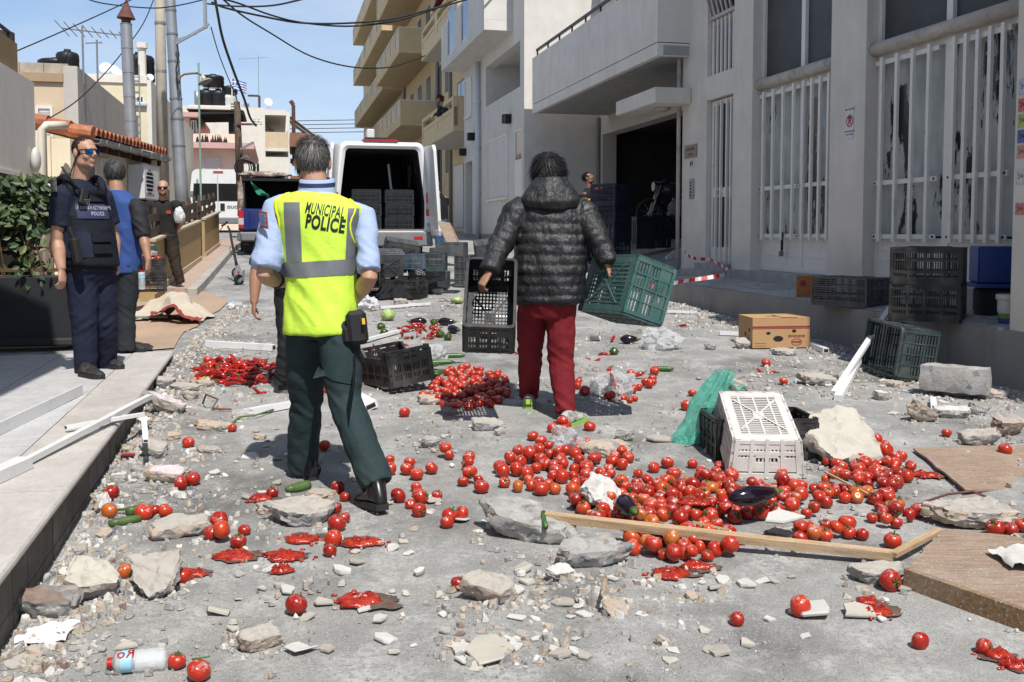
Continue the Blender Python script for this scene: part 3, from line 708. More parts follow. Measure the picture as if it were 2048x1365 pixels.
gh = fb('house', 'grey rendered house with cream drainpipe and oval wall lamp', 'house', 76, 13.0)
zt = P(75, 166, 13).z
g = MB(M_LGREY); g.bx(-6, 0, -7, 0, 0, zt); g.build('wall', gh)
MB.DT = SIDE
g = MB(m_('lamp_glass', (.55, .53, .48), .35)); g.ell((fy(gh, 67), -.06, fz(gh, 67, 320, True)), (.11, .06, .16)); g.build('wall_lamp', gh, smooth=True)
opening(gh, -1.9, -.85, -.01, 1.0, fz(gh, 10, 338, True), m=M_TAN)
MB.DT = None
g = MB(M_CREAMPIPE); g.use(m_('cream_drainpipe', (.62, .57, .48), .5, .05)); g.tube([(.07, .05, .4), (.07, .05, fz(gh, 78, 258)), (.12, .05, fz(gh, 78, 250)), (.3, .3, fz(gh, 78, 245))], .055, 8); g.build('drainpipe', gh, smooth=True)
# ochre balcony above it
ob = fb('balcony', 'ochre balcony corner in a shaded tone with black rail jutting over the grey house', 'balcony', 45, 12.4)
z0, z1 = P(45, 225, 12.4).z, P(45, 88, 12.4).z
g = MB(plaster_mat('shaded_ochre_render', (.28, .20, .105), amt=.3)); g.bx(-5, 0, -.14, 0, z0, z1); g.bx(-.14, 0, -2.6, -.143, z0, z1); g.bx(-5, -.143, -2.6, -.143, z0, z0 + .15); g.build('parapet', ob)  # the shade on this balcony is put into its ochre colour
g = MB(M_RAILDK); g.tube([(-.07, -2.6, z1 + .14), (-.07, -.06, z1 + .12), (-3, -.06, z1 + .12)], .03, 6); g.bx(-.12, -.02, -.12, -.02, z1 + .001, z1 + .12); g.build('handrail', ob)

# tiled porch
pe0, pe1 = V3((-5.83, 14.0, 2.75)), V3((-6.08, 17.6, 2.75)); pu = (pe1 - pe0).normalized(); pn = V3((-pu.y, pu.x, 0))
ph = thing('porch_house', 'low house with orange tiled porch roof and grey gutter', 'house', M=frame_m((pe0.x, pe0.y, 0), pu, za=(0, 0, 1)))   # local x along the eave (away), y to the left
PL = (pe1 - pe0).length; SL = .24
M_CWALL = plaster_mat('cream_render', (.82, .71, .53), (.40, .30, .2), .35)
g = MB(M_CWALL); g.bx(-.3, PL - .25, .2, .45, 0, 2.77); g.bx(PL - .25, PL - .02, .08, 5, 0, 2.74); g.bx(-.3, -.1, .46, 5, 0, 2.8); g.build('wall', ph)
M_TILE = m_('terracotta_tile', (.36, .125, .06), .75, .3, 14, .2, 60, dirt=(.28, .12, .07), dscale=9, rand=.5)
tm = None; nt = 20
for i in range(nt):
 g = MB(M_TILE); rr = PL / nt * .5
 g.loft([[(-rr * math.cos(a) * f, y, rr * 1.25 * math.sin(a) * f + y * SL) for a in [math.pi * k / 7 for k in range(8)]] + [(-rr * .82 * math.cos(a) * f, y, rr * 1.0 * math.sin(a) * f + y * SL) for a in [math.pi * (7 - k) / 7 for k in range(8)]] for y, f in ((0, 1.0), (.4, .9), (.4001, 1.0), (.8, .9), (.8001, 1.0), (1.6, .9))])
 if tm is None: tm = g.mesh('roof_tile')
 link('roof_tile', tm, ph, T(((i + .5) * PL / nt, -.06, 2.84)))
for i in range(7):
 g = MB(M_TILE); y = i * .3; g.tube([(-.06, y - .03, 2.86 + y * SL), (-.06, y + .3, 2.91 + y * SL)], [.11, .09], 10); g.build('ridge_tile', ph)
g = MB(m_('roof_boards', (.10, .06, .04), .9, .3)); g.loft([[(x, y, 2.82 + y * SL), (x, y, 2.76 + y * SL)] for x, y in ((0, 0.02),)] + []) if False else g.add([(x, y, 2.80 + y * SL - q) for q in (0, .06) for x in (.0, PL) for y in (.0, 1.7)], [(0, 1, 3, 2), (4, 6, 7, 5), (0, 2, 6, 4), (1, 5, 7, 3), (0, 4, 5, 1), (2, 3, 7, 6)]); g.build('roof_boards', ph)
for i in range(7):
 g = MB(m_('rafter_wood', (.085, .045, .03), .8, .3)); xx = lerp(.15, PL - .15, i / 6); g.bar((xx, .03, 2.69), (xx, .22, 2.69 + .19 * SL), .07, .1); g.build('rafter', ph)
g = MB(M_STEEL); g.loft([[(x, -.05 - .075 * math.cos(a), 2.80 - .075 * math.sin(a)) for a in [math.pi * k / 8 for k in range(9)]] + [(x, -.05 + .066 * math.cos(a), 2.80 - .066 * math.sin(a)) for a in [math.pi * k / 8 for k in range(9)]] for x in (0, PL)])
g.build('gutter', ph)
for i in range(7): g = MB(M_STEEL); xx = lerp(.2, PL - .1, i / 6); g.tube([(xx, -.05 - .082 * math.cos(a), 2.80 - .082 * math.sin(a)) for a in [math.pi * k / 6 for k in range(7)]], .012, 5); g.build('gutter_bracket', ph)
MB.DT = RO(0, 4, 'Z') @ T((0, .2, 0)) @ Matrix(((1, 0, 0, 0), (0, 1, 0, 0), (0, 0, 1, 0), (0, 0, 0, 1)))
opening(ph, .05, .65, -.01, 1.2, 2.55, m=M_TAN, bars=0); shutter(ph, .8, 1.3, -.015, 1.1, 2.6); opening(ph, 1.45, 1.9, -.01, .6, 2.5, m=M_TAN, sill=False, bars=0, glass=M_DARKPANEL)
MB.DT = None
ac = thing('air_conditioner', 'white air conditioner box hung under the tiled porch roof', 'air conditioner', M=ph.matrix_world @ T((2.55, .065, 2.05)))
g = MB(M_SHUT); g.bx(-.42, .42, -.14, .13, -.02, .55); g.build('casing', ac, bevel=.02)
g = MB(M_BLACK); g.lathe([(.2, -.004), (.2, .0)], 20, T((-.12, -.142, .27)) @ RO(R(90), 4, 'X')); g.build('fan_grille', ac)
for i in range(6): g = MB(M_SHUT); g.bx(-.34, .1, -.152, -.146, .1 + i * .065, .115 + i * .065); g.build('slat', ac)
g = MB(M_BLACK); g.bx(-.3, -.22, -.12, .13, -.06, -.021); g.bx(.22, .3, -.12, .13, -.06, -.021); g.build('bracket', ac)

# tan house
th = fb('house', 'tan house with bare grey side wall and block parapet', 'house', 163, 19.0)
zt, zs = fz(th, 160, 133), fz(th, 120, 165)
g = MB(M_TAN); g.bx(-7, -.25, 0, 8.4, 0, zs); g.build('wall', th)
g = MB(M_BARE); g.bx(-.247, 0, -.02, 8.4, 0, zt); g.build('side_wall', th)
g = MB(m_('slab_edge', (.36, .255, .16), .8)); g.bx(-7, -.25, -.06, 8.3, zs + .002, zs + .16); g.build('roof_slab', th)
for r in range(2):
 for i in range(7): g = MB(M_BLOCK); x0 = fx(th, 145) - i * .42 - r * .2; g.bx(x0 - .41, x0, .0, .18, zs + .164 + r * .19, zs + .35 + r * .19); (g.build('block', th) if not (r and i in (0, 1, 3)) else None)
shutter(th, fx(th, 80), fx(th, 114), -.02, 2.5, fz(th, 100, 213))
tank(th, fx(th, 97), 1.2, zs + .3, .36, .32); tank(th, fx(th, 124), 1.0, zs + .2, .22, .55)
antenna(th, fx(th, 170), .3, zt - .3, 1.1, 1.3, 9, 2.9); antenna(th, fx(th, 164), 2.2, zt, .9, .3, 2)
for k in (-.62, -.5): g = MB(M_THIN); g.tube([(k, .3, zs), (k, .3, zt + .05)], .03, 6); g.build('vent_pipe', th, smooth=True)

# pale house with dishes
wh = fb('house', 'pale yellow and white house with satellite dishes on its roof', 'house', 304, 28.0)
zt = fz(wh, 300, 168)
g = MB(M_PALEY); g.bx(-9, -.05, 0, 9, 0, zt); g.build('wall', wh)
g = MB(M_BWHITE); g.bx(-.047, .06, -.03, 14, 0, zt + .1); g.bx(-9, -.05, -.05, 9, zt + .003, zt + .22); g.build('side_wall', wh)
opening(wh, fx(wh, 278), fx(wh, 296), -.01, fz(wh, 287, 208), fz(wh, 287, 191), m=m_('blue_trim', (.35, .47, .58)))
dish(wh, fx(wh, 213), .6, zt + .3, .17); dish(wh, fx(wh, 228), .8, zt + .3, .15, .5); dish(wh, fx(wh, 238), .8, zt + .25, .12, .5); dish(wh, fx(wh, 300), .8, zt + .15, .12)
tank(wh, fx(wh, 276), 1.2, zt + .2, .42, .8)
g = MB(M_BWHITE); g.tube([(fx(wh, 288), .5, zt), (fx(wh, 288), .5, zt + 1.1)], .11, 8); g.tube([(fx(wh, 288), .5, zt + 1.05), (fx(wh, 288), .5, zt + 1.2)], .17, 8); g.build('chimney', wh)
g = MB(M_THIN)
for q in (0, .25): g.tube([(fx(wh, 268) + q, -.12, 2), (fx(wh, 268) + q, -.12, zt + .5)], .02, 5)
for i in range(9): g.tube([(fx(wh, 268), -.12, zt - 1.6 + i * .22), (fx(wh, 268) + .25, -.12, zt - 1.6 + i * .22)], .015, 5)
g.build('ladder', wh)
g = MB(m_('green_pole', (.2, .33, .25), .5)); g.tube([(fx(wh, 372), 6, 2), (fx(wh, 372), 6, 7.2)], .035, 5); g.build('mast', wh)

# pink house
pk = fb('house', 'salmon pink house with charred terrace parapet and dark pergola', 'house', 477, 45.0)
z_b, z_p, z_r = fz(pk, 430, 292), fz(pk, 430, 268), fz(pk, 330, 235)
L0 = fx(pk, 250)
g = MB(M_PINK); g.bx(L0, 0, 0, 9, 0, z_b - .15); g.build('wall', pk)
g = MB(M_PINKD); g.bx(L0, .75, -.6, 9.6, z_b - .15, z_b + .1); g.build('floor_band', pk)
g = MB(M_PINK); g.bx(fx(pk, 386), 0, -.05, .15, z_b + .103, z_p); g.bx(-.15, .0, .153, 9, z_b + .103, z_p); g.build('parapet', pk)
g = MB(m_('soot', (.03, .026, .023), 1, .3)); rb = random.Random(5)
for i in range(46):
 xx = lerp(fx(pk, 398), fx(pk, 458), rb.random()); hh = .32 * math.exp(-((xx - fx(pk, 428)) / 1.0) ** 2) * (.4 + rb.random()); g.add([(xx - .06, -.054, z_b + .11), (xx + .06, -.054, z_b + .11), (xx, -.056, z_b + .13 + hh)], [(0, 1, 2)])
g.build('soot_stain', pk)['kind'] = 'stuff'
g = MB(M_PINK); g.bx(L0, fx(pk, 384), .02, 7, z_b + .104, z_r); g.build('upper_room', pk)
g = MB(M_PINKD); g.bx(L0, fx(pk, 404), -.5, 7.2, z_r + .003, z_r + .2); g.build('roof_slab', pk)
opening(pk, fx(pk, 386), fx(pk, 398), .05, z_p - .1, z_r - .1, sill=False)
z_g = fz(pk, 430, 226)
for i in range(9): g = MB(M_BLACK); yy = -.4 + i * .42; g.bar((fx(pk, 380), yy, z_g - .1), (.35, yy, z_g), .12, .1); g.build('pergola_beam', pk)
g = MB(M_WOODDK); g.bx(fx(pk, 381), .3, -.5, 3.4, z_g + .06, z_g + .1); g.build('pergola_roof', pk)
for x_, y_ in ((fx(pk, 466), .1), (-.05, .1), (-.05, 3)): g = MB(M_BLACK); g.bx(x_ - .1, x_ + .1, y_ - .08, y_ + .08, z_p, z_g); g.build('pergola_post', pk)
g = MB(M_BLACK)
for i in range(12): g.bx(fx(pk, 466), 0, .1, .12, z_p + i * .12, z_p + .05 + i * .12)
g.build('lattice', pk)['kind'] = 'stuff'
shutter(pk, fx(pk, 409), fx(pk, 443), -.03, fz(pk, 430, 352), fz(pk, 430, 316)); shutter(pk, fx(pk, 364), fx(pk, 377), -.03, fz(pk, 370, 352), fz(pk, 370, 318))
g = MB(M_PINKD); g.bx(L0, 0, -.9, -.003, fz(pk, 400, 385), fz(pk, 400, 366)); g.build('balcony', pk)
g = MB(M_THIN); zb = fz(pk, 400, 366)
g.tube([(L0, -.85, zb + .55), (0, -.85, zb + .55)], .025, 5); g.tube([(L0, -.85, zb + .28), (0, -.85, zb + .28)], .015, 5)
for i in range(14): xx = lerp(L0, 0, i / 13); g.tube([(xx, -.85, zb), (xx, -.85, zb + .55)], .015, 5)
g.build('railing', pk)
MB.DT = SIDE; opening(pk, 3, 4.2, -.01, 3, 4.6); MB.DT = None
# white apartment house with tanks and flag
wa = fb('apartment_building', 'white apartment building with black water tanks and shaded balconies', 'building', 533, 58.0)
zt = fz(wa, 530, 216)
g = MB(M_BWHITE); g.bx(-10.5, 0, 0, 14, 0, zt); g.bx(fx(wa, 383), fx(wa, 474), .3, 4, zt + .003, fz(wa, 430, 210)); g.bx(fx(wa, 476), fx(wa, 486), 1, 2.2, zt + .003, fz(wa, 480, 200)); g.build('wall', wa)
zr = fz(wa, 430, 210)
for px, r, h, m, z in ((415, .55, 1.0, None, zr), (440, .55, 1.0, None, zr), (460, .5, .8, M_DISH, zr), (463, .45, .5, None, zr + .75), (430, .62, .7, None, zr + 1.15)): tank(wa, fx(wa, px), 1.2 + (px == 460) * .1, z, r, h, m)
g = MB(M_THIN);
for px in (420, 440): g.tube([(fx(wa, px), 1.2, zr), (fx(wa, px), 1.2, zr + 1.2)], .04, 5)
g.build('tank_stand', wa)
g = MB(M_THIN); g.tube([(fx(wa, 399), .5, zr), (fx(wa, 399), .5, fz(wa, 399, 180))], .16, 8); g.build('chimney', wa, smooth=True)
g = MB(M_STEEL); g.tube([(fx(wa, 497), .6, zt), (fx(wa, 497), .6, fz(wa, 497, 205))], .16, 8); g.build('chimney', wa)
g = MB(m_('rusty_iron', (.10, .05, .035), .8, .3)); a = fz(wa, 523, 190); g.tube([(fx(wa, 523), .5, zt), (fx(wa, 523), .5, a)], .08, 6); g.tube([(fx(wa, 500), .5, a), (fx(wa, 523), .5, a)], .06, 6); g.build('iron_frame', wa)
antenna(wa, fx(wa, 522), .6, zt + .6, 2.5, 1.6, 8, .1, m_('green_pole', (.2, .33, .25), .5)); dish(wa, fx(wa, 541), .5, zt + .1, .26, .3)
MB.DT = SIDE
for z, s in ((fz(wa, 545, 302), 0), (fz(wa, 545, 352), 1)):
 g = MB(M_BWHITE); g.bx(.2, 9, -1.3, 0, z, z + .2); bo = g.build('balcony', wa)
 for q in ((.2, .35, -1.3, 0), (.353, 3.4, -1.3, -1.2), (4.2, 6, -1.3, -1.2)): g = MB(M_TAN if not s else M_BWHITE); g.bx(*q, z + .203, z + 1.1); g.build('parapet', bo)
 g = MB(M_THIN); g.bx(.2, 9, -1.3, -1.26, z + 1.12, z + 1.17); g.build('rail', bo)
 for a in (1.0, 4.0, 6.6): opening(wa, a, a + 1.4, -.02, z + .25, z + 2.4, sill=False)
for i in range(5): g = MB(M_SHUT); a = 2 + i * 1.4; g.tube([(a, -.1, zt - .6), (a + .3, -1.2, zt - 1.9), (a + .5, -1.3, zt - 2.6)], .05, 5); g.build('awning_arm', wa)
g = MB(M_BWHITE); g.bx(0, 10, -1.2, 0, zt - .4, zt - .1); g.build('roof_edge', wa)
MB.DT = None
opening(wa, fx(wa, 507), fx(wa, 523), -.02, fz(wa, 515, 350), fz(wa, 515, 326))
fl = thing('flag', 'blue and white striped flag with cross flying from a roof pole', 'flag', M=wa.matrix_world @ T((fx(wa, 468), .8, 0)))
g = MB(M_DISH); za, zb2 = zr, fz(wa, 468, 147); g.tube([(0, 0, za), (0, 0, zb2)], .04, 6); g.build('pole', fl)
fw, fh = .80, .62
def flagp(u, v): return (.03 + u * fw, .07 * math.sin(u * 7 + v) * (.3 + u), zb2 - .2 - .25 * u * u - fh * v + .03 * math.sin(u * 8))
M_FB = m_('flag_blue', (.04, .12, .42), .8, .05); M_FW = m_('flag_white', (.72, .73, .75), .8, .04)
for k in range(9):
 g = MB(M_FB if k % 2 == 0 else M_FW); g.sheet(lambda u, v: flagp(u, (k + v) / 9), 14, 2); g.build('stripe', fl)
g = MB(M_FB); g.sheet(lambda u, v: V3(flagp(u * .37, v * 5 / 9)) + V3((0, -.012, 0)), 6, 4); g.build('canton', fl)
g = MB(M_FW); g.sheet(lambda u, v: V3(flagp(u * .37, (2 + v) / 9)) + V3((0, -.024, 0)), 6, 2); g.sheet(lambda u, v: V3(flagp((2 + u) * .074, v * 5 / 9)) + V3((0, -.024, 0)), 2, 5); g.build('cross', fl)
# more roofs behind
fb2 = fb('apartment_building', 'white and brown building with slanted awnings behind the white apartments', 'building', 582, 76.0)
zt = fz(fb2, 570, 224)
g = MB(M_BWHITE); g.bx(-9, 0, 0, 16, 0, zt); g.build('wall', fb2)
MB.DT = SIDE; g = MB(m_('brown_render', (.24, .12, .075), .8, .2))
for z in (zt - 2.6, zt - 5.8, zt - 9): g.bx(-.3, 8, -1.3, 0, z, z + 1.0)
g.build('balcony', fb2)
for z in (zt - 2.6, zt - 5.8):
 for a in (.5, 3.2): q = MB(M_SHUT, SIDE); q.add([(a, -.05, z + 2.4), (a + 2.4, -.05, z + 2.4), (a + 2.4, -1.9, z + 1.0), (a, -1.9, z + 1.0), (a, -.05, z + 2.37), (a + 2.4, -.05, z + 2.37), (a + 2.4, -1.9, z + .97), (a, -1.9, z + .97)], [(0, 1, 2, 3), (7, 6, 5, 4), (0, 4, 5, 1), (2, 6, 7, 3), (1, 5, 6, 2), (3, 7, 4, 0)]); q.build('awning', fb2)
MB.DT = None
g = MB(m_('rusty_iron', (.10, .05, .035), .8)); g.tube([(.3, .5, zt - 4), (.3, .5, zt + .6)], .14, 8); g.tube([(.3, .5, zt + .6), (.1, .5, zt + .9)], .16, 8); g.build('chimney', fb2)

# low tan walls with dark slatted fence
M_LOWW = plaster_mat('tan_low_wall', (.40, .28, .135), (.25, .17, .09), .4); M_CAP = m_('wall_cap', (.45, .37, .28), .8, .1)
for (t0, t1, lab) in ((-.12, .583, 'long low tan wall beside the bald man with slatted fence on top'), (.665, 1.02, 'short low tan wall beyond the gate towards the white minibus')):
 a, b = wl(t0), wl(t1); L = (b - a).length; za, zb = gz(a.y) + .12, gz(b.y) + .12
 w = thing('low_wall', lab, 'wall', M=frame_m((a.x, a.y, 0), b - a, za=(0, 0, 1)))
 g = MB(M_LOWW); h = .71; g.add([(x, y, z) for x, zz in ((0, za), (L, zb)) for y in (0, .2) for z in (zz - .2, zz + h)], [(0, 1, 3, 2), (4, 6, 7, 5), (0, 4, 5, 1), (2, 3, 7, 6), (1, 5, 7, 3), (0, 2, 6, 4)]); g.build('wall', w)
 g = MB(M_CAP); g.bar((-.02, .1, za + h + .02), (L + .02, .1, zb + h + .02), .26, .035); g.build('coping', w)
 g = MB(M_CAP); g.bar((0, -.012, za + .04), (L, -.012, zb + .04), .02, .08); g.build('base_strip', w)
 n = max(2, int(L / .7)); r3 = random.Random(2)
 for i in range(n + 1):
  x = lerp(.05, L - .05, i / n); zz = lerp(za, zb, x / L) + h; g = MB(M_WOODDK); g.bar((x, .1, zz), (x + (r3.random() - .5) * .06, .1, zz + .42 + r3.random() * .06), .05, .05); g.build('post', w)
  if i < n:
   x2 = lerp(.05, L - .05, (i + 1) / n); z2 = lerp(za, zb, x2 / L) + h
   for q in (.1, .27): g = MB(M_WOODDK); g.bar((x, .07, zz + q + r3.random() * .05), (x2, .07, z2 + q + r3.random() * .05), .02, .11); g.build('slat', w)
a, b = wl(.59), wl(.66)
gt = thing('gate', 'narrow dark wooden gate between the two low tan walls', 'gate', M=frame_m((a.x, a.y, gz(a.y) + .14), b - a, za=(0, 0, 1))); L = (b - a).length
for x in (0, L): g = MB(M_WOODDK); g.bx(x - .03, x + .03, .05, .11, 0, 1.05); g.build('post', gt)
for i in range(6): g = MB(M_WOODDK); g.bx(.03, L - .03, .06, .09, .08 + i * .16, .18 + i * .16); g.build('slat', gt)

# flue, poles, lamp, cables
fu = thing('chimney_flue', 'tall galvanised flue pipe with rusty pointed cap', 'chimney', loc=P(263, 290, 17.2))
top = P(252, 48, 17.2) - P(263, 290, 17.2); g = MB(M_STEEL); n = 5
for i in range(n):
 a, b = top * (i / n), top * ((i + 1) / n); g.tube([a, a + (b - a) * .97, a + (b - a) * .97, b], [.097, .094, .1, .1], 16)
g.build('pipe', fu, smooth=False, angle=.6)
M_RUST = m_('rust_brown', (.13, .05, .04), .75, .3, 6)
g = MB(M_RUST); k = T(top) @ RO(.04, 4, 'Y'); g.lathe([(.075, 0), (.08, .1)], 12, k); g.lathe([(.155, .09), (.1, .2), (.05, .3), (.022, .38), (.018, .55)], 12, k); g.lathe([(.15, .085), (.155, .09)], 12, k); g.build('cap', fu, smooth=False, angle=.7)
g = MB(M_TILE); g.lathe([(.2, -.05), (.14, .12)], 10); g.build('flashing', fu)
cp_ = thing('concrete_pole', 'plain concrete utility pole behind the tiled porch', 'pole', loc=(0, 0, 0))
M_POLEC = m_('pole_concrete', (.44, .385, .30), .9, .15, 3, .3, 60)
a, b = P(328, 430, 23), P(314, -260, 23); g = MB(M_POLEC); g.tube([a, lerp(a, b, .5), b], [.135, .115, .095], 14); g.build('shaft', cp_, smooth=True)
g = MB(M_THIN)
for q in (.56, .42, .72): c = lerp(a, b, q); g.tube([c - V3((0, 0, .03)), c + V3((0, 0, .03))], .125, 12)
g.build('band', cp_)
sp = thing('street_lamp_pole', 'grey galvanised pole with curved lamp arm and cable bracket', 'street lamp')
a, b = P(366, 440, 20.5), P(326, -240, 20.5); g = MB(M_STEEL); ks = [i / 10 for i in range(11)]
g.tube([lerp(a, b, t) for t in ks], [lerp(.135, .085, t) for t in ks], 16); g.build('shaft', sp, smooth=True)
g = MB(m_('band_grey', (.22, .22, .225), .5, metal=.5))
for q in (.22, .3, .36, .47, .55, .62): c = lerp(a, b, q); g.tube([c - V3((0, 0, .02)), c + V3((0, 0, .02))], lerp(.14, .09, q) + .004, 14)
g.build('band', sp)
D = 20.3
g = MB(m_('rusty_arm', (.22, .15, .11), .7, .3)); g.tube([P(358, 168, D), P(360, 155, D), P(368, 149, D), P(385, 147, D), P(397, 147, D), P(404, 152, D)], .022, 8); la = g.build('lamp_arm', sp, smooth=True)
g = MB(m_('lamp_cream', (.50, .42, .30), .6)); k = T(P(406, 155, D)) @ RO(R(-25), 4, 'Y'); g.lathe([(.03, .04), (.05, -.02), (.055, -.05)], 10, k); g.use(m_('lamp_hood', (.25, .235, .2), .6)); g.lathe([(.05, -.04), (.12, -.07), (.155, -.11), (.15, -.112), (.05, -.06), (.045, -.14), (.01, -.16)], 14, k); g.build('lamp_shade', la, smooth=True)
g = MB(M_STEEL); g.bar(P(352, 87, D), P(414, 53, D), .05, .05); g.bar(P(353, 80, D), P(392, 68, D), .03, .03); g.bar(P(411, 57, D), P(408, -30, D), .06, .06); g.bar(P(408, 55, D), P(418, 48, D), .04, .04); g.build('bracket', sp)
g = MB(M_CABLE); g.tube([P(354, 90, D), P(358, 110, D), P(352, 140, D), P(357, 180, D)], .014, 6); g.build('wire', sp)
wp = thing('utility_pole', 'dark wooden utility pole with crossbar before the pink house', 'pole')
M_POLEW = m_('pole_wood', (.085, .06, .045), .85, .3, 12)
a, b = P(481, 395, 30), P(474, 204, 30); g = MB(M_POLEW); g.tube([a, b], [.12, .09], 10); g.build('shaft', wp, smooth=True)
g = MB(M_RUST); g.bar(P(474, 249, 29.9), P(508, 249, 29.9), .06, .06); g.build('crossbar', wp)
g = MB(M_DISH)
for i in range(5): g.lathe([(.03, 0), (.045, .03), (.03, .06), (.045, .09), (.02, .12)], 8, T(P(506 + i * 4, 250 - (i % 2) * 6, 29.8)))
g.build('insulator', wp)['kind'] = 'stuff'
g = MB(M_THIN); g.bar(P(481, 299, 29.8), P(507, 285, 29.8), .06, .06); g.tube([P(482, 318, 29.7), P(492, 312, 29.7), P(498, 317, 29.7)], .02, 6); g.build('lamp_arm', wp)
g = MB(M_CABLE); c = P(484, 336, 29.7)
for k in range(4): g.tube([c + V3((.22 * math.cos(t) + .06 * k, 0, (.25 - .02 * k) * math.sin(t))) for t in [2 * math.pi * i / 14 for i in range(15)]], .02, 5)
g.build('cable_coil', wp)['kind'] = 'stuff'
def cable(label, pts, d0, d1, r):
 n = len(pts); w = [P(x, y, lerp(d0, d1, i / (n - 1))) for i, (x, y) in enumerate(pts)]; fine = []
 for i in range(n - 1):                             # smooth curve through the points
  p0, p1, p2, p3 = w[max(i - 1, 0)], w[i], w[i + 1], w[min(i + 2, n - 1)]
  for k in range(6):
   t = k / 6; fine.append(.5 * ((2 * p1) + (p2 - p0) * t + (2 * p0 - 5 * p1 + 4 * p2 - p3) * t * t + (3 * p1 - p0 - 3 * p2 + p3) * t ** 3))
 fine.append(w[-1]); g = MB(M_CABLE); g.tube(fine, r, 6); return tag(g.build('cable', smooth=True), label, 'cable', 'overhead cables')
cable('black cable rising from the ochre balcony corner to the flue cap', [(0, 117), (37, 101), (150, 52), (262, 0), (300, -25)], 12.5, 17, .010)
cable('slack black cable sagging past the flue cap between the poles', [(150, -12), (200, 6), (290, 16), (340, 14), (405, 0), (430, -14)], 18, 20, .012)
cable('thin cable running up behind the flue from the porch corner', [(80, 247), (150, 205), (205, 152), (245, 105), (285, 50), (306, 3), (315, -20)], 15, 24, .011)
cable('thick black cable dropping steeply to the wooden utility pole', [(428, -12), (434, 20), (446, 80), (470, 150), (489, 200), (500, 235), (512, 252)], 20.3, 29.8, .032)
cable('upper of the two cables sagging across the street to the ochre balconies', [(424, 5), (450, 16), (520, 32), (600, 46), (690, 47), (780, 39), (850, 22), (925, 2), (990, -20)], 20.3, 25, .022)
cable('lower of the two cables sagging across the street to the ochre balconies', [(424, -8), (480, 8), (540, 30), (600, 45), (690, 53), (770, 46), (830, 32), (905, 3), (960, -20)], 20.3, 25, .02)
cable('long slack cable sagging low in front of the ochre balconies', [(424, -22), (480, 28), (540, 66), (620, 112), (700, 134), (770, 136), (815, 125), (850, 112)], 20.3, 38, .022)
cable('short cable bundle running from the bracket towards the sky', [(415, 8), (470, 13), (540, 12), (600, 0), (640, -12)], 20.3, 14, .016)
cable('thin drop wire hanging from the lamp pole bracket towards the flag', [(422, 55), (440, 115), (468, 185), (482, 222)], 20.3, 29.5, .012)
for k in range(4): cable(('highest', 'second highest', 'third highest', 'lowest')[k] + ' of the four faint level wires far behind the white van', [(480, 244 + k * 8), (600, 242 + k * 8), (730, 240 + k * 8)], 88, 88, .03)

# ---------------------------------------------------------------- planter with creeper on the terrace
pp = G(152, 690, 0); d = 9.75; pp = P(150, 690, d)
pt = thing('planter_wall', 'dark planter wall with leafy creeper on a brown trellis', 'planter', M=frame_m((pp.x, pp.y, TZ), (.97, .2, 0), za=(0, 0, 1)))
g = MB(m_('charcoal_paint', (.018, .019, .021), .6, .2)); g.bx(-4, 0, 0, .3, 0, .68); g.build('box', pt, bevel=.01)
g = MB(m_('dark_base', (.03, .03, .03))); g.tube([(-4, -.03, .04), (0, -.03, .04)], .04, 6); g.build('base_pipe', pt)
M_TREL = m_('trellis_wood', (.11, .062, .035), .8, .3)
for x in (-.02, -.38, -.75, -1.12, -1.5, -1.9): g = MB(M_TREL); g.bx(x - .022, x + .022, .02, .05, .683, 1.62); g.build('trellis_post', pt)
for z in (.74, .95, 1.16, 1.37, 1.6): g = MB(M_TREL); g.bx(-2.2, -.0, .051, .07, z - .018, z + .018); g.build('trellis_rail', pt)
def leaf_mat():
 t = NT('creeper_leaf'); oi = t.n('ShaderNodeNewGeometry'); c = t.ramp(oi.outputs['Random Per Island'], [(0, (.012, .030, .008)), (.5, (.028, .058, .014)), (.85, (.05, .085, .02)), (1, (.085, .105, .03))])
 t.set(c, .5, 0, .4); t.b.inputs['Transmission Weight'].default_value = 0; return t.m
def leaf(g, c, s, nrm, spin):
 nrm = V3(nrm).normalized(); a = nrm.orthogonal().normalized(); b = nrm.cross(a); u = a * math.cos(spin) + b * math.sin(spin); w = nrm.cross(u); c = V3(c)
 g.add([c - u * s, c - u * .3 * s + w * .55 * s + nrm * .15 * s, c + u * .35 * s + w * .42 * s + nrm * .1 * s, c + u * s, c + u * .35 * s - w * .42 * s + nrm * .1 * s, c - u * .3 * s - w * .55 * s + nrm * .15 * s, c - u * .1 * s], [(0, 6, 1), (6, 2, 1), (6, 3, 2), (0, 5, 6), (6, 5, 4), (6, 4, 3)])
rl = random.Random(11); g = MB(leaf_mat())
g2 = MB(m_('leaf_gap_shade', (.012, .014, .008), .95)); g2.bx(-2.3, -.4, .075, .09, .69, 1.56); g2.build('shade_backing', pt)  # added near-black sheet painting in the shade behind the leaves
for i in range(4300):
 x = -2.3 + 2.28 * rl.random() ** .9; z = .55 + 1.1 * rl.random()
 if x > -.75 and z < 1.12 and rl.random() < .8: continue
 if x > -.35 and rl.random() < .35: continue
 if z < .7 and rl.random() < .6: continue
 leaf(g, (x, .05 - .16 * rl.random() ** 2 + .1 * rl.random(), z), .03 + .03 * rl.random(), (rl.gauss(0, .5), -1, rl.gauss(.5, .5)), rl.random() * 6.28)
o = g.build('foliage', pt); o['kind'] = 'stuff'
g = MB(M_TREL)
for i in range(14):
 x = -2.2 + 2.0 * rl.random(); g.tube([(x, .06, .68), (x + .1 * rl.gauss(0, 1), .02, 1.0), (x + .2 * rl.gauss(0, 1), .04, 1.5)], .008, 5)
g.build('vine_stem', pt)['kind'] = 'stuff'

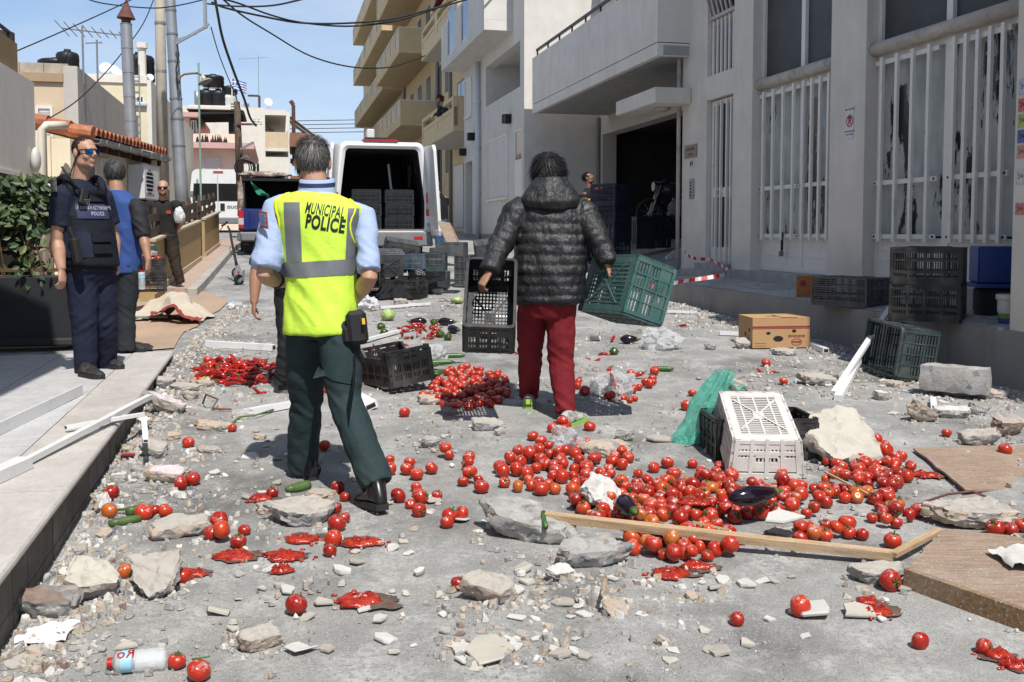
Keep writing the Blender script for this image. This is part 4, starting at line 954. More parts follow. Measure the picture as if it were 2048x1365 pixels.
# ---------------------------------------------------------------- crates
def plastic(name, col, dust=(.30, .28, .25), amt=.5, rough=.45):
 t = NT(name); c = t.ramp(t.noise(7, 5), [(.3, [q * .85 for q in col]), (.7, [q * 1.15 for q in col])])
 c = t.mix(t.math('MULTIPLY', t.ramp(t.noise(5, 8, .7), [(.46, 0), (.72, amt)]), 1.0), c, dust); t.set(c, t.ramp(t.noise(9, 4), [(.3, rough - .1), (.7, rough + .2)]), 0, .45); return t.m
C_BLACK = plastic('black_crate_plastic', (.014, .014, .015), amt=.22); C_DKGREEN = plastic('dark_green_crate_plastic', (.035, .052, .052), amt=.3)
C_TEAL = plastic('teal_crate_plastic', (.045, .115, .108), (.20, .17, .13), .4); C_WHITE = plastic('white_crate_plastic', (.64, .60, .56), (.42, .36, .31), .55)
C_GREY = plastic('grey_crate_plastic', (.062, .068, .075), amt=.3); C_BLUE = plastic('blue_grey_crate_plastic', (.055, .085, .125), amt=.25); C_NAVY = plastic('navy_crate_plastic', (.009, .014, .028), amt=.04); C_VAN = plastic('dark_slate_crate_plastic', (.013, .017, .019), amt=.03); C_BROWN = plastic('brown_crate_plastic', (.16, .055, .03), amt=.2)
def crate_parts(m, L=.6, Wd=.4, H=.31, style='grid', notch=0.0):
 """Meshes of a crate: opening up, x along its length, base at z = 0."""
 out = []; bs = style; style = 'slot' if style == 'white' else style
 def panel(n, ln, place, end):
  g = MB(m, place); h = H - .025                  # local: u along x, thickness in y, v up
  for z in (0, h * .34, h * .67): g.bx(-ln / 2, ln / 2, -.006, .008, z, z + .02) if z < .1 or style != 'slot' else g.bx(-ln / 2, ln / 2, -.004, .004, z, z + .028)
  k = max(4, round(ln / (.1 if style != 'slot' else .13)))
  for i in range(k + 1):
   x = lerp(-ln / 2 + .012, ln / 2 - .012, i / k); w = .024 if i in (0, k) else (.010 if style != 'slot' else .02); top = h if (not notch or end or abs(x) > ln * .3) else h - notch
   g.bx(x - w / 2, x + w / 2, -.008, .010, .0, top)
  if style == 'slot':
   for i in range(int(ln / .019)):
    x = -ln / 2 + .012 + i * .019; g.bx(x, x + .0085, -.003, .003, .05, h - (notch if not end and abs(x) < ln * .3 else 0) - .02)
   g.bx(-ln / 2, ln / 2, -.003, .003, .02, .05)
  else:
   for r in range(3):
    for q in range(3):
     z = .03 + r * h * .33 + q * h * .085; g.bx(-ln / 2, ln / 2, -.003, .004, z, z + h * .042)
  if end:                                          # hand hole framed by a solid band
   z = h - .085; g.bx(-ln / 2, -.055, -.005, .007, z, z + .075); g.bx(.055, ln / 2, -.005, .007, z, z + .075); g.bx(-.055, .055, -.005, .007, z + .05, z + .075); g.bx(-.055, .055, -.006, .009, z - .012, z)
  else:
   if notch:
    zz = h - notch; g.bx(-ln * .32, ln * .32, -.008, .012, zz - .02, zz)
    for s in (-1, 1): g.bar((s * ln * .32, 0, zz - .01), (s * ln * .40, 0, h + .01), .022, .02, up=(0, 1, 0)); g.bx(s * ln * .4, s * ln * .5, -.004, .006, h - .05, h)
   else: g.bx(-ln / 2, ln / 2, -.004, .006, h - .04, h)
  return n, g.mesh(n)
 for s in (-1, 1): out.append(panel('side_panel', L - .012, T((0, s * (Wd / 2 - .008), 0)) @ RO(0 if s < 0 else math.pi, 4, 'Z'), False))
 for s in (-1, 1): out.append(panel('end_panel', Wd - .03, T((s * (L / 2 - .008), 0, 0)) @ RO(math.pi / 2 * s, 4, 'Z'), True))
 g = MB(m); nx, ny = (15, 10) if bs != 'white' else (21, 9); bx, by = L / 2 - .012, Wd / 2 - .012
 for (a, b, c, d) in ((-bx, bx, -by, -by + .045), (-bx, bx, by - .045, by), (-bx, -bx + .06, -by + .0453, by - .0453), (bx - .06, bx, -by + .0453, by - .0453)): g.bx(a, b, c, d, 0, .006)
 for i in range(nx): x = lerp(-bx + .06, bx - .06, (i + .5) / nx); g.bx(x - .0045, x + .0045, -by + .045, by - .045, .001, .0055)
 for i in range(ny if bs != 'white' else 3): y = lerp(-by + .045, by - .045, (i + .5) / (ny if bs != 'white' else 3)); g.bx(-bx + .06, bx - .06, y - .005, y + .005, -.002, .0085)
 for s in (-1, 1): g.bar((-bx * .62, -s * by * .7, -.002), (bx * .62, s * by * .7, -.002), .009, .01)
 g.bx(-.04, .04, -.03, .03, -.003, .002)
 out.append(('base', g.mesh('base')))
 g = MB(m)                                            # rim with rounded corners
 def rr(a, b, r): return [(s1 * (a - r) + r * math.cos(q), s2 * (b - r) + r * math.sin(q)) for s1, s2, q0 in ((1, 1, 0), (-1, 1, 1.571), (-1, -1, 3.142), (1, -1, 4.712)) for q in [q0 + k * .5236 for k in range(4)]]
 zt = H - .025; A, B = rr(L / 2, Wd / 2, .035), rr(L / 2 - .02, Wd / 2 - .02, .02)
 if notch:
  f = lambda x, y: -notch if (abs(x) < L * .33 and abs(y) > Wd * .4) else 0
  def seg(pl):                                     # denser outline so the long edges can dip
   r_ = []
   for i, p in enumerate(pl):
    q = pl[(i + 1) % len(pl)]; n = 10 if (V3(q) - V3(p)).length > .2 else 1
    for k in range(n): r_.append((lerp(p[0], q[0], k / n), lerp(p[1], q[1], k / n)))
   return r_
  A, B = seg(A), seg(B)
 else: f = lambda x, y: 0
 g.loft([[(x, y, z + f(x, y)) for x, y in pl] for pl, z in ((A, zt), (A, H), (B, H), (B, zt), (A, zt))], True, False)
 C_, D_ = rr(L / 2 - .004, Wd / 2 - .004, .035), rr(L / 2 - .012, Wd / 2 - .012, .028)
 for q0 in range(4):                                  # solid rounded corner posts
  a = C_[q0 * 4:q0 * 4 + 4]; b = D_[q0 * 4:q0 * 4 + 4]
  g.loft([[(x, y, z) for x, y in a + b[::-1]] for z in (0, H)])
 out.append(('rim', g.mesh('rim')))
 if bs == 'white':                                    # sides sloping outwards to the rim
  for _, me in out:
   for v in me.vertices: k = 1 + .13 * v.co.z / H; v.co.x *= k; v.co.y *= k
 return out
CP = {}
def crate(label, m, M, style='grid', L=.6, Wd=.4, H=.31, notch=0.0, group='plastic crates'):
 key = (m.name, style, L, Wd, H, notch)
 if key not in CP: CP[key] = crate_parts(m, L, Wd, H, style, notch)
 o = thing('crate', label, 'crate', M=M, group=group)
 for n, me in CP[key]: link(n, me, o)
 return o
def rzm(loc, yaw=0, pitch=0, roll=0, flip=False, H=.31):
 m = T(V3(loc)) @ RO(R(yaw), 4, 'Z') @ RO(R(pitch), 4, 'Y') @ RO(R(roll), 4, 'X')
 return m @ (T((0, 0, H)) @ RO(math.pi, 4, 'X') if flip else Matrix.Identity(4))
# held by the man in the puffer jacket
xA = V3((.02, .70, .71)); zA = V3((.03, -.7, .7))
cA = P(977, 705, 6.45); mA = frame_m(cA, xA, za=zA)
crate('black crate hanging open from the jacketed man\'s left hand', C_BLACK, mA @ T((.29, 0, 0)), 'slot', .6, .34, .27)
xB = V3((-.25, .54, -.02)); zB = V3((.28, .13, -.105)); cB = P(1262, 568, 6.35)
mB = frame_m(cB, xB, za=zB)
crate('teal green crate carried sideways in the jacketed man\'s right hand', C_TEAL, mB @ T((.3, 0, 0)), 'grid', .6, .4, .31)
# on the ground by the tomatoes
a, b = G(703, 762), G(806, 800); yaw = math.degrees(math.atan2(b.y - a.y, b.x - a.x)); ctr = (a + b) / 2
dv = V3((-(b - a).y, (b - a).x, 0)).normalized()
crate('open black crate with dipped long sides beside the spilled cucumbers', C_BLACK, rzm(ctr + dv * .19 + V3((0, 0, .05)), yaw, -3, 7), 'slot', .55, .38, .28, .06)
# white crate upside down leaning on a black one
w0 = G(1532, 957);
mW = T(w0) @ RO(R(-4), 4, 'Z') @ RO(R(17), 4, 'X') @ T((0, .33, .205)) @ RO(R(90), 4, 'Z') @ RO(math.pi, 4, 'X')
crate('dirty white crate upside down leaning on a black crate', C_WHITE, mW, 'white', .6, .365, .205)
bk = w0 + V3((-.02, .42, 0)); bk.z = gz(bk.y)
crate('black crate half hidden under the dirty white crate', C_BLACK, rzm(bk + V3((.10, .10, .0)), 4), 'slot', .6, .4, .24)
# leaning on the platform riser
e0 = G(1800, 765); mE = frame_m(e0 + V3((.12, .0, .02)), (-.12, .98, .05), za=(-.95, -.12, .12))
crate('dark green crate lying on its side against the stained platform', C_DKGREEN, mE @ T((.3, -.2, -.16)), 'grid', .6, .42, .34)
# on the platform
def plat_at(px, py):
 r_ = ray(px, py); r_ = r_ / r_.y; dd = 5.0
 while dd < 20 and CAMZ + r_.z * dd > PZ(dd, max(0, r_.x * dd - EX(dd))): dd += .01
 return V3((r_.x * dd, dd, CAMZ + r_.z * dd))
f0, f1 = plat_at(1621, 609), plat_at(1733, 618); yaw = math.degrees(math.atan2(f1.y - f0.y, f1.x - f0.x)); u = (f1 - f0).normalized(); nn = V3((-u.y, u.x, 0)); L_ = (f1 - f0).length
crate('grey crate upside down on the platform edge behind the banana box', C_GREY, rzm(f0 + u * L_ / 2 + nn * .19, yaw, flip=True, H=.29), 'grid', round(L_ + .02, 2), .38, .29)
g0 = plat_at(1925, 647)
for k, lab in enumerate(('lower of the two black crates stacked on the platform', 'upper of the two black crates stacked on the platform')):
 a = R(-30); off = V3((math.cos(a) * -.3 + math.sin(a) * -.2, math.sin(a) * -.3 + math.cos(a) * .2, 0))
 crate(lab, C_BLACK, rzm(g0 + off + V3((0, 0, .315 * k)), -30 + 1.5 * k, flip=True, H=.315), 'slot', .58, .42, .315)
h0 = plat_at(1785, 601)
crate('reddish brown crate between the grey crate and the stacked black crates', C_BROWN, rzm(h0 + V3((0, .2, 0)), -28), 'grid', .5, .36, .22)
# heap behind the jacketed man
def cr(label, px, py, yaw, m, mode='up', style='grid', dz=0, d=None, L=.5, Wd=.34, H=.26, pitch=0, roll=0):
 p = G(px, py) if d is None else P(px, py, d)
 if mode == 'up': M = rzm(p + V3((0, 0, dz)), yaw, pitch, roll)
 elif mode == 'flip': M = rzm(p + V3((0, 0, dz)), yaw, pitch, roll, True, H)
 elif mode == 'face': M = T(p + V3((0, 0, dz))) @ RO(R(yaw), 4, 'Z') @ RO(R(90 + pitch), 4, 'X') @ RO(R(roll), 4, 'Z') @ T((0, Wd / 2, 0))        # opening towards the camera
 elif mode == 'back': M = T(p + V3((0, 0, dz))) @ RO(R(yaw), 4, 'Z') @ RO(R(-90 + pitch), 4, 'X') @ RO(R(roll), 4, 'Z') @ T((0, -Wd / 2, -H))   # base towards the camera
 else: M = T(p + V3((0, 0, dz))) @ RO(R(yaw), 4, 'Z') @ RO(R(90), 4, 'Y') @ T((-L / 2, 0, 0))                                                             # on end
 return crate(label, m, M, style, L, Wd, H, group='crates heaped behind the white van')
cr('dark crate lying with its mouth towards us at the near left of the heap', 757, 589, 8, C_GREY, 'face')
cr('grey crate tipped up on the left side of the heap', 765, 541, 20, C_GREY, 'back', dz=.0, d=14.4, pitch=20)
cr('grey crate tilted highest on the heap with its lattice base showing', 795, 522, 14, C_GREY, 'back', d=14.7, roll=10, pitch=14)
cr('blue grey crate set on top of the heap', 829, 538, -4, C_BLUE, 'up', d=14.5, H=.22, L=.36)
cr('teal crate upside down on another at the middle of the heap', 871, 542, -3, C_DKGREEN, 'flip', d=14.6, L=.32)
cr('teal crate under another at the middle of the heap', 879, 577, -4, C_DKGREEN, 'flip', L=.3)
cr('dark green crate in front of the stacked teal crates', 840, 587, -24, C_DKGREEN, 'flip', L=.42)
cr('grey crate standing on its end with two white tickets', 914, 573, -14, C_GREY, 'end', L=.5, Wd=.3)
cr('crate under the black jacket at the front of the heap', 815, 597, -18, C_BLACK, 'flip')
cr('dark blue crate at the end of the heap by the hanging black crate', 951, 562, -6, C_NAVY, 'up', L=.36, H=.27)
cr('grey crate tipped on top beyond the hanging black crate', 970, 521, 10, C_GREY, 'back', d=15.0, roll=-8, pitch=18, L=.3)
cr('teal crate half hidden behind the policeman\'s bent elbow', 708, 560, 12, C_DKGREEN, 'up', d=14.6)
cr('grey crate under the tilted lattice crate in the heap', 790, 545, 4, C_BLACK, 'face', d=14.8, L=.36)
cr('flat crate lying behind the heap near the open van door', 893, 508, -8, C_GREY, 'up', d=16.2, H=.1)
cr('grey crate low behind the jacketed man\'s fist', 990, 562, 6, C_DKGREEN, 'up', L=.36, H=.14)
cr('grey crate on its side at the left foot of the heap', 742, 575, -6, C_BLACK, 'face', L=.4, d=14.2)
cr('teal crate upside down far left in the heap', 700, 585, 10, C_DKGREEN, 'flip', L=.44)
cr('dark crate tipped between the blue grey and teal crates', 852, 560, 18, C_GREY, 'back', d=14.8, roll=-12, pitch=10)
cr('navy crate low at the right end of the heap', 965, 585, 4, C_NAVY, 'flip', L=.44, H=.2)
cr('grey crate on top of the crate standing on its end', 905, 512, -10, C_GREY, 'up', d=14.7, L=.4, H=.2)
# stack and blue crates at the garage
def prod(M, L, Wd, z):                                  # tomatoes filling a crate
 g = MB(MT['tomato_skin']); r4 = random.Random(3)
 for i in range(int(L / .07)):
  for j in range(int(Wd / .07)):
   for q in (0, .07): g.ell((-L / 2 + .035 + i * .07, -Wd / 2 + .035 + j * .07, z - q + r4.random() * .02), (.034, .034, .03), n=8, m=5)
 o = g.build('tomatoes', smooth=True); o.matrix_world = M; return o
def tomato_mat():
 t = NT('tomato_skin'); oi = t.n('ShaderNodeObjectInfo')
 c = t.ramp(oi.outputs['Random'], [(0, (.25, .008, .004)), (.4, (.37, .018, .007)), (.75, (.46, .034, .010)), (.9, (.45, .075, .014)), (1, (.40, .13, .02))])
 c = t.mix(t.ramp(t.noise(14, 4), [(.5, 0), (.8, .35)]), c, (.40, .06, .015))
 ge = t.n('ShaderNodeNewGeometry'); sx = t.n('ShaderNodeSeparateXYZ'); t.l(ge.outputs['Normal'], sx.inputs[0])
 up = t.ramp(sx.outputs[2], [(.25, 0), (.8, 1)])
 w = t.noise(55, 4, .75, ge.outputs['Position']); w2 = t.noise(9, 4, .6, ge.outputs['Position'])
 k = t.math('MULTIPLY', t.math('MULTIPLY', t.ramp(w, [(.50, 0), (.63, .75)]), t.ramp(w2, [(.36, 0), (.54, 1)])), up)
 c = t.mix(k, c, (.55, .46, .42)); t.set(c, t.ramp(k, [(0, .24), (1, .85)]), 0, .5); t.b.inputs['Subsurface Weight'].default_value = .0
 return t.m
MT['tomato_skin'] = tomato_mat()
s0 = P(1222, 515, 17.2)
for k in range(4):
 M = rzm(s0 + V3((.0, .12, .315 * k)), -52 + k, 0, 0)
 crate(('lowest', 'second', 'third', 'topmost')[k] + ' dark crate of the stack held by the man in the garage', C_NAVY, M, 'grid', .6, .4, .315, group='crates at the garage')
 if k == 3:
  o = prod(M, .54, .34, .22); tag(o, 'red tomatoes filling the topmost crate of the garage stack', 'tomatoes', kind='stuff')
for k, px in enumerate((1268, 1300)):
 p = P(px, 498 - 2 * k, 18.6 + .2 * k); crate(('navy crate nearest the garage stack on the garage floor', 'navy crate towards the motorbike on the garage floor')[k], C_NAVY, T(p) @ RO(R(12), 4, 'Z') @ RO(math.pi / 2, 4, 'Y') @ T((-.3, 0, 0)), 'grid', .6, .3, .36, group='crates at the garage')

# ---------------------------------------------------------------- vehicles
def car_paint(name, col, dirt=.2):
 t = NT(name); c = t.mix(t.ramp(t.noise(3, 8, .7), [(.5, 0), (.8, dirt)]), col, (.30, .27, .23)); t.set(c, .28, 0, .5); t.b.inputs['Coat Weight'].default_value = .3; return t.m
V_WHITE = car_paint('white_car_paint', (.72, .72, .715), .35); V_BLUE = car_paint('blue_car_paint', (.012, .022, .12), .12); V_GREYP = m_('grey_bumper_plastic', (.17, .175, .18), .6, .12)
V_RUB = m_('tyre_rubber', (.014, .014, .014), .85, .2); V_RED = m_('tail_lamp_red', (.42, .015, .015), .2, .1, spec=.6); V_CLEAR = m_('tail_lamp_clear', (.45, .40, .38), .2); V_GLASSD = NT('tinted_glass').set((.01, .011, .013), .05, 0, .6).m
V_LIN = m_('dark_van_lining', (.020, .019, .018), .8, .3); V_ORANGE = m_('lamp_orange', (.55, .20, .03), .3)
def wheel(par, x, y, z, r, w):
 k = T((x, y, z)) @ RO(math.pi / 2, 4, 'Y'); g = MB(V_RUB, k); g.lathe([(r * .62, -w / 2), (r * .93, -w / 2), (r, -w * .35), (r, w * .35), (r * .93, w / 2), (r * .62, w / 2), (r * .62, -w / 2)], 22, caps=False); o = g.build('wheel', par, smooth=False, angle=.6)
 g = MB(M_STEEL, k); g.lathe([(r * .62, -w * .4), (r * .5, -w * .25), (r * .1, -w * .3), (r * .1, w * .3), (r * .5, w * .25), (r * .62, w * .4)], 18); g.build('rim', o)
def profile(w0, w1, z0, z1, r, n=6):                    # half-width w0 at the bottom, w1 at the top, rounded top
 pts = [(w0 * .97, z0), (w0, z0 + .08), (w0, lerp(z0, z1, .35)), (lerp(w0, w1, .6), lerp(z0, z1, .72))]
 pts += [(w1 - r + r * math.cos(a), z1 - r + r * math.sin(a)) for a in [i * math.pi / 2 / n for i in range(n + 1)]]
 return [(x, z) for x, z in pts] + [(-x, z) for x, z in pts[::-1]]
vz = gz(20.4); vp = P(766, 500, 20.4)
van = thing('delivery_van', 'white high-roof van with its rear doors open and crates inside', 'van', M=frame_m((vp.x, vp.y, vz - .02), (.972, .235, 0), za=(0, 0, 1)))
o1 = profile(1.0, .87, .40, 2.36, .16); o2 = profile(.985, .855, .44, 2.33, .16); inn = profile(.86, .74, .56, 2.22, .10); VL = 5.4
g = MB(V_WHITE); g.loft([[(x, 0, z) for x, z in o2], [(x, .05, z) for x, z in o1], [(x, VL - 1.6, z) for x, z in o1]], True, False)
g.loft([[(x, VL - 1.6, z) for x, z in o1], [(x * .98, VL - 1.0, lerp(z, .4, .08)) for x, z in o1], [(x * .9, VL, min(z, 1.1)) for x, z in o1]], True, False)
g.loft([[(x, 0, z) for x, z in o2], [(x, -.012, z) for x, z in [(a * .5 + c * .5, b * .5 + d * .5) for (a, b), (c, d) in zip(o2, inn)]], [(x, .03, z) for x, z in inn]], True, False)
body = g.build('body', van, smooth=False, angle=.7)
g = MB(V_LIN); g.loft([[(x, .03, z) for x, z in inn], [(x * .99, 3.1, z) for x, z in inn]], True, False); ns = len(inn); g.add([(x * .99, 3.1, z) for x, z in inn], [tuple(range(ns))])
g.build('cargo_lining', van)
g = MB(V_LIN)
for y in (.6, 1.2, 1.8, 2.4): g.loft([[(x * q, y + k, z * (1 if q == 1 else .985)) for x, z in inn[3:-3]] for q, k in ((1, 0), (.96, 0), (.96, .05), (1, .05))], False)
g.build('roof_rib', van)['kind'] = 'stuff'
g = MB(m_('plywood_floor', (.22, .17, .12), .85, .25, 5)); g.bx(-.84, .84, .02, 3.05, .562, .59); g.build('cargo_floor', van)
g = MB(V_WHITE); g.bar((.35, 1.4, 1.35), (.28, 1.4, 2.0), .05, .05); g.build('side_door_edge', van)
sw = MB(NT('side_window_light').set((.40, .36, .30), .3, 0, .5).m); sw.bx(.742, .746, 1.3, 1.7, 1.5, 2.0); sw.build('side_window', van)
g = MB(V_GREYP); bp = [(-1.02, .24), (1.02, .24), (1.0, .45), (.95, .54), (-.95, .54), (-1.0, .45)]
g.loft([[(x, y, z) for x, z in bp] for y in (-.12, .16)]); g.build('bumper', van, bevel=.03)
g = MB(V_RED); g.bx(.62, .80, -.126, -.118, .38, .44); g.bx(-.80, -.62, -.126, -.118, .38, .44); g.build('reflector', van)
for s in (-1, 1):
 tl = MB(V_RED); tl.bx(s * .89, s * .985, -.03, .08, 1.12, 1.34); tl.bx(s * .89, s * .985, -.03, .08, .86, 1.0); q = tl.build('tail_light', van, bevel=.012)
 g = MB(V_CLEAR); g.bx(s * .891, s * .984, -.028, .08, 1.002, 1.118); g.build('reversing_lamp', q)
 wheel(van, s * .82, 1.0, .34, .34, .2); wheel(van, s * .82, 4.4, .34, .34, .2)
 D0 = V3((s * 1.0, -.02, 0)); D1 = V3((s * (1.045 if s > 0 else 1.16), -.82, 0)); dn = V3((-(D1 - D0).y, (D1 - D0).x, 0)).normalized() * .03
 def dp(u, z, k): return tuple(D0 + (D1 - D0) * u - V3((s * .12 * max(0, (z - 1.2)) / 1.1 * 1.0, 0, 0)) + dn * k + V3((0, 0, z)))
 ol = [(0, .46), (.95, .46), (1, .55), (1, 2.14), (.92, 2.25), (0, 2.27)]
 g = MB(V_WHITE); g.loft([[dp(u, z, k) for u, z in ol] for k in (-1, 1)]); dr = g.build('rear_door', van)
 g = MB(V_GLASSD); g.loft([[dp(u, z, k * 1.1) for u, z in ((.12, 1.35), (.88, 1.35), (.86, 2.05), (.12, 2.05))] for k in (-1, 1)]); g.build('pane', dr)
 g = MB(V_GREYP); g.loft([[dp(u, z, k * 1.2) for u, z in ((.1, .6), (.85, .6), (.85, 1.2), (.1, 1.2))] for k in (-1, 1)]); g.build('door_lining', dr)
 g = MB(M_STEEL)
 for z in (.68, 1.72): g.bx(s * .9, s * 1.02, -.06, -.0, z - .03, z + .03)
 g.build('hinge', dr)
g = MB(V_RED); g.bx(-.38, .32, -.03, .05, 2.365, 2.40); g.build('brake_lamp', van, bevel=.01)
rbx = MB(M_BLACK); rbx.bx(-.3, .12, .3, 1.0, 2.37, 2.47); rbx.build('roof_bracket', van); g = MB(M_DISH); g.bx(-.26, -.1, .5, .8, 2.47, 2.66); g.build('roof_box', van, bevel=.02)
vm = van.matrix_world
for col, (x, n) in enumerate(((-.30, 3), (.38, 3))):
 for k in range(n):
  M = vm @ T((x + .0 * k, .42 + .04 * col, .592 + k * .272)) @ RO(.04 * (k % 2) - .02, 4, 'Z')
  crate(('bottom', 'middle', 'top')[k] + ' crate of tomatoes in the ' + ('stack nearer the policeman' if col == 0 else 'stack by the open door') + ' inside the van', C_VAN, M, 'grid', .6, .4, .27, group='tomato crates in the van')
  o = prod(M, .54, .34, .14); tag(o, ('bottom', 'middle', 'top')[k] + ' layer of red tomatoes in the van stack ' + ('nearer the policeman' if col == 0 else 'by the open door'), 'tomatoes', kind='stuff')
  g = MB(M_DISH)
  for i in range(6): g.bx(-.15 + i * .05, -.115 + i * .05, -.2035, -.2025, .225, .24)
M = vm @ T((-.72, 1.0, .592)); crate('dark crate at the back of the van behind the policeman', C_GREY, M @ RO(.1, 4, 'Z'), 'grid', .5, .34, .5, group='tomato crates in the van')

# white minibus far up the street
mp = P(437, 465, 36.5); mb = thing('minibus', 'white high-roof van with dark rear windows parked beyond the low walls', 'van', M=frame_m((mp.x, mp.y, gz(36.5)), (.985, .17, 0), za=(0, 0, 1)))
o1 = profile(1.03, .93, .4, 2.30, .22)
g = MB(V_WHITE); g.loft([[(x * .97, 0, lerp(z, 1.3, .02)) for x, z in o1], [(x, .08, z) for x, z in o1], [(x, 4.4, z) for x, z in o1], [(x * .95, 5.6, min(z, 1.2)) for x, z in o1]]); g.build('body', mb, angle=.6)
for s in (-1, 1):
 g = MB(V_GLASSD); g.add([(s * x, -.012 - (z > 1.5) * -.0, z) for x, z in ((.02, 1.15), (.88, 1.15), (.84, 1.78), (.02, 1.78))], [(0, 1, 2, 3)]); g.add([(s * x, -.002, z) for x, z in ((.02, 1.15), (.88, 1.15), (.84, 1.78), (.02, 1.78))], [(0, 1, 2, 3)]); g.build('rear_window', mb)
 tl = MB(V_RED); tl.bx(s * .93, s * 1.02, -.02, .06, .75, 1.15); tl.build('tail_light', mb); wheel(mb, s * .88, 1, .34, .34, .2)
 g = MB(V_GREYP); g.bx(s * .86, s * .98, -.05, .0, 1.35, 1.5); g.build('hinge', mb)
 g = MB(M_BLACK); g.bx(s * .16 - .08, s * .16 + .08, -.03, -.012, .8, 1.06); g.build('handle', mb, bevel=.02) if s > 0 else None
g = MB(V_RED); g.bx(-.15, .2, -.03, .05, 2.18, 2.23); g.build('brake_lamp', mb)
g = MB(V_GREYP); g.bx(-1.02, 1.02, -.1, .2, .32, .55); g.build('bumper', mb, bevel=.03)
g = MB(M_BLACK); g.bx(-.004, .004, -.016, 0, .5, 2.1); g.build('door_seam', mb)
text('lettering', 'DUCATO', .13, m_('badge_grey', (.10, .10, .10), .4), mb, vert(.32, -.016, .93), font_sx=1.25, bold=.004)
g = MB(V_GREYP); g.bx(-1.2, -1.03, 3.9, 4.1, 1.1, 1.45); g.build('wing_mirror', mb, bevel=.03)

# blue pickup with a dark load cover
pkp = P(476, 518, 20.6); pu_ = thing('pickup_truck', 'blue pickup truck with dark covered load and green cloth behind the policeman', 'truck', M=frame_m((pkp.x + .88, pkp.y + .15, gz(20.7)), (.985, .17, 0), za=(0, 0, 1)))
g = MB(V_BLUE); g.bx(-.88, .88, .06, .12, .52, .97); g.bx(-.88, -.82, .123, 2.2, .52, .97); g.bx(.82, .88, .123, 2.2, .52, .97); g.bx(-.82, .82, .123, 2.2, .52, .56); g.bx(-.86, .86, 2.2, 4.0, .4, 1.0); g.bx(-.8, .8, 2.3, 3.4, 1.0, 1.55); g.build('body', pu_, bevel=.03)
g = MB(V_BLUE); g.bx(-.66, .66, .03, .058, .55, .94); tg = g.build('tailgate', pu_, bevel=.012)
g = MB(M_STEEL); g.bx(-.35, .35, .022, .03, .575, .60); g.build('trim_strip', tg)
g = MB(V_GREYP); g.bx(-.9, .9, -.06, .1, .30, .49); g.build('bumper', pu_, bevel=.03)
for s in (-1, 1):
 g = MB(V_RED); g.bx(s * .77, s * .875, .02, .07, .78, .93); g.bx(s * .77, s * .875, .02, .07, .56, .64); q = g.build('tail_light', pu_, bevel=.008); g = MB(V_CLEAR); g.bx(s * .77, s * .875, .021, .07, .642, .778); g.build('reversing_lamp', q)
 wheel(pu_, s * .72, .95, .33, .33, .22); wheel(pu_, s * .72, 3.3, .33, .33, .22)
 g = MB(M_BLACK); g.bx(s * .72 - .14, s * .72 + .14, .25, .28, .08, .42); g.build('mud_flap', pu_)
g = MB(M_BLACK);
for x in (-.78, .78):
 for y in (.2, 2.1): g.bx(x - .025, x + .025, y - .025, y + .025, .97, 1.55)
g.bx(-.84, .84, .15, 2.2, 1.55, 1.60); lf = g.build('load_frame', pu_)
g = MB(M_DARKROOM); g.bx(-.77, .77, 1.4, 1.44, .6, 1.55); g.bx(-.79, -.76, .25, 2.1, .97, 1.55); g.bx(.76, .79, .25, 2.1, .97, 1.55); g.build('load_cover', pu_)
g = MB(m_('cardboard', (.30, .19, .10), .9, .15)); g.bx(-.35, .3, .7, 1.2, .6, 1.22); g.build('load_box', pu_)
def crumple(g, c, sx, sy, sz, seed, n=16, amp=.35):     # a crumpled bundle of cloth or film
 rings = []
 for i in range(n + 1):
  a = math.pi * i / n; ring = []
  for j in range(n * 2):
   b = math.pi * j / n; v = V3((math.sin(a) * math.cos(b), math.sin(a) * math.sin(b), -math.cos(a)))
   k = 1 + amp * (fbm(v, 1.6, seed, 3)) + amp * .4 * abs(nz(v, 5, seed)); ring.append(V3(c) + V3((v.x * sx * k, v.y * sy * k, max(v.z * k, -.95) * sz)))
  rings.append(ring)
 g.loft(rings); return g
M_BUND = m_('mottled_cloth', (.40, .34, .29), .9, .3, 9, dirt=(.12, .07, .05), dscale=7, dpos=(.42, .55))
g = MB(M_BUND); crumple(g, (-.4, .5, 1.68), .5, .3, .08, 3); o = g.build('cloth_bundle', smooth=True); o.matrix_world = pu_.matrix_world.copy(); tag(o, 'mottled cloth bundle lying on the pickup load cover', 'cloth')
M_GREENC = m_('green_cloth', (.015, .19, .12), .8, .2)
def ragp(u, v): x = -.62 + .36 * u + .0 * v; return V3((x, .1 - .06 * math.sin(u * 9 + v * 4), 1.52 - .28 * u - (.02 + .12 * math.sin(min(1, u * 1.4) * math.pi * .9)) * v + .02 * math.sin(v * 12)))
g = MB(M_GREENC); g.sheet(ragp, 14, 8); o = g.build('green_cloth', smooth=True); o.matrix_world = pu_.matrix_world.copy(); tag(o, 'green cloth tied to the load frame of the blue pickup', 'cloth')
g = MB(M_BUND); crumple(g, (-.84, .12, 1.15), .06, .06, .4, 8, 10, .5); o = g.build('hanging_rag', smooth=True); o.matrix_world = pu_.matrix_world.copy(); tag(o, 'pale knotted rag hanging from the corner of the blue pickup', 'cloth')

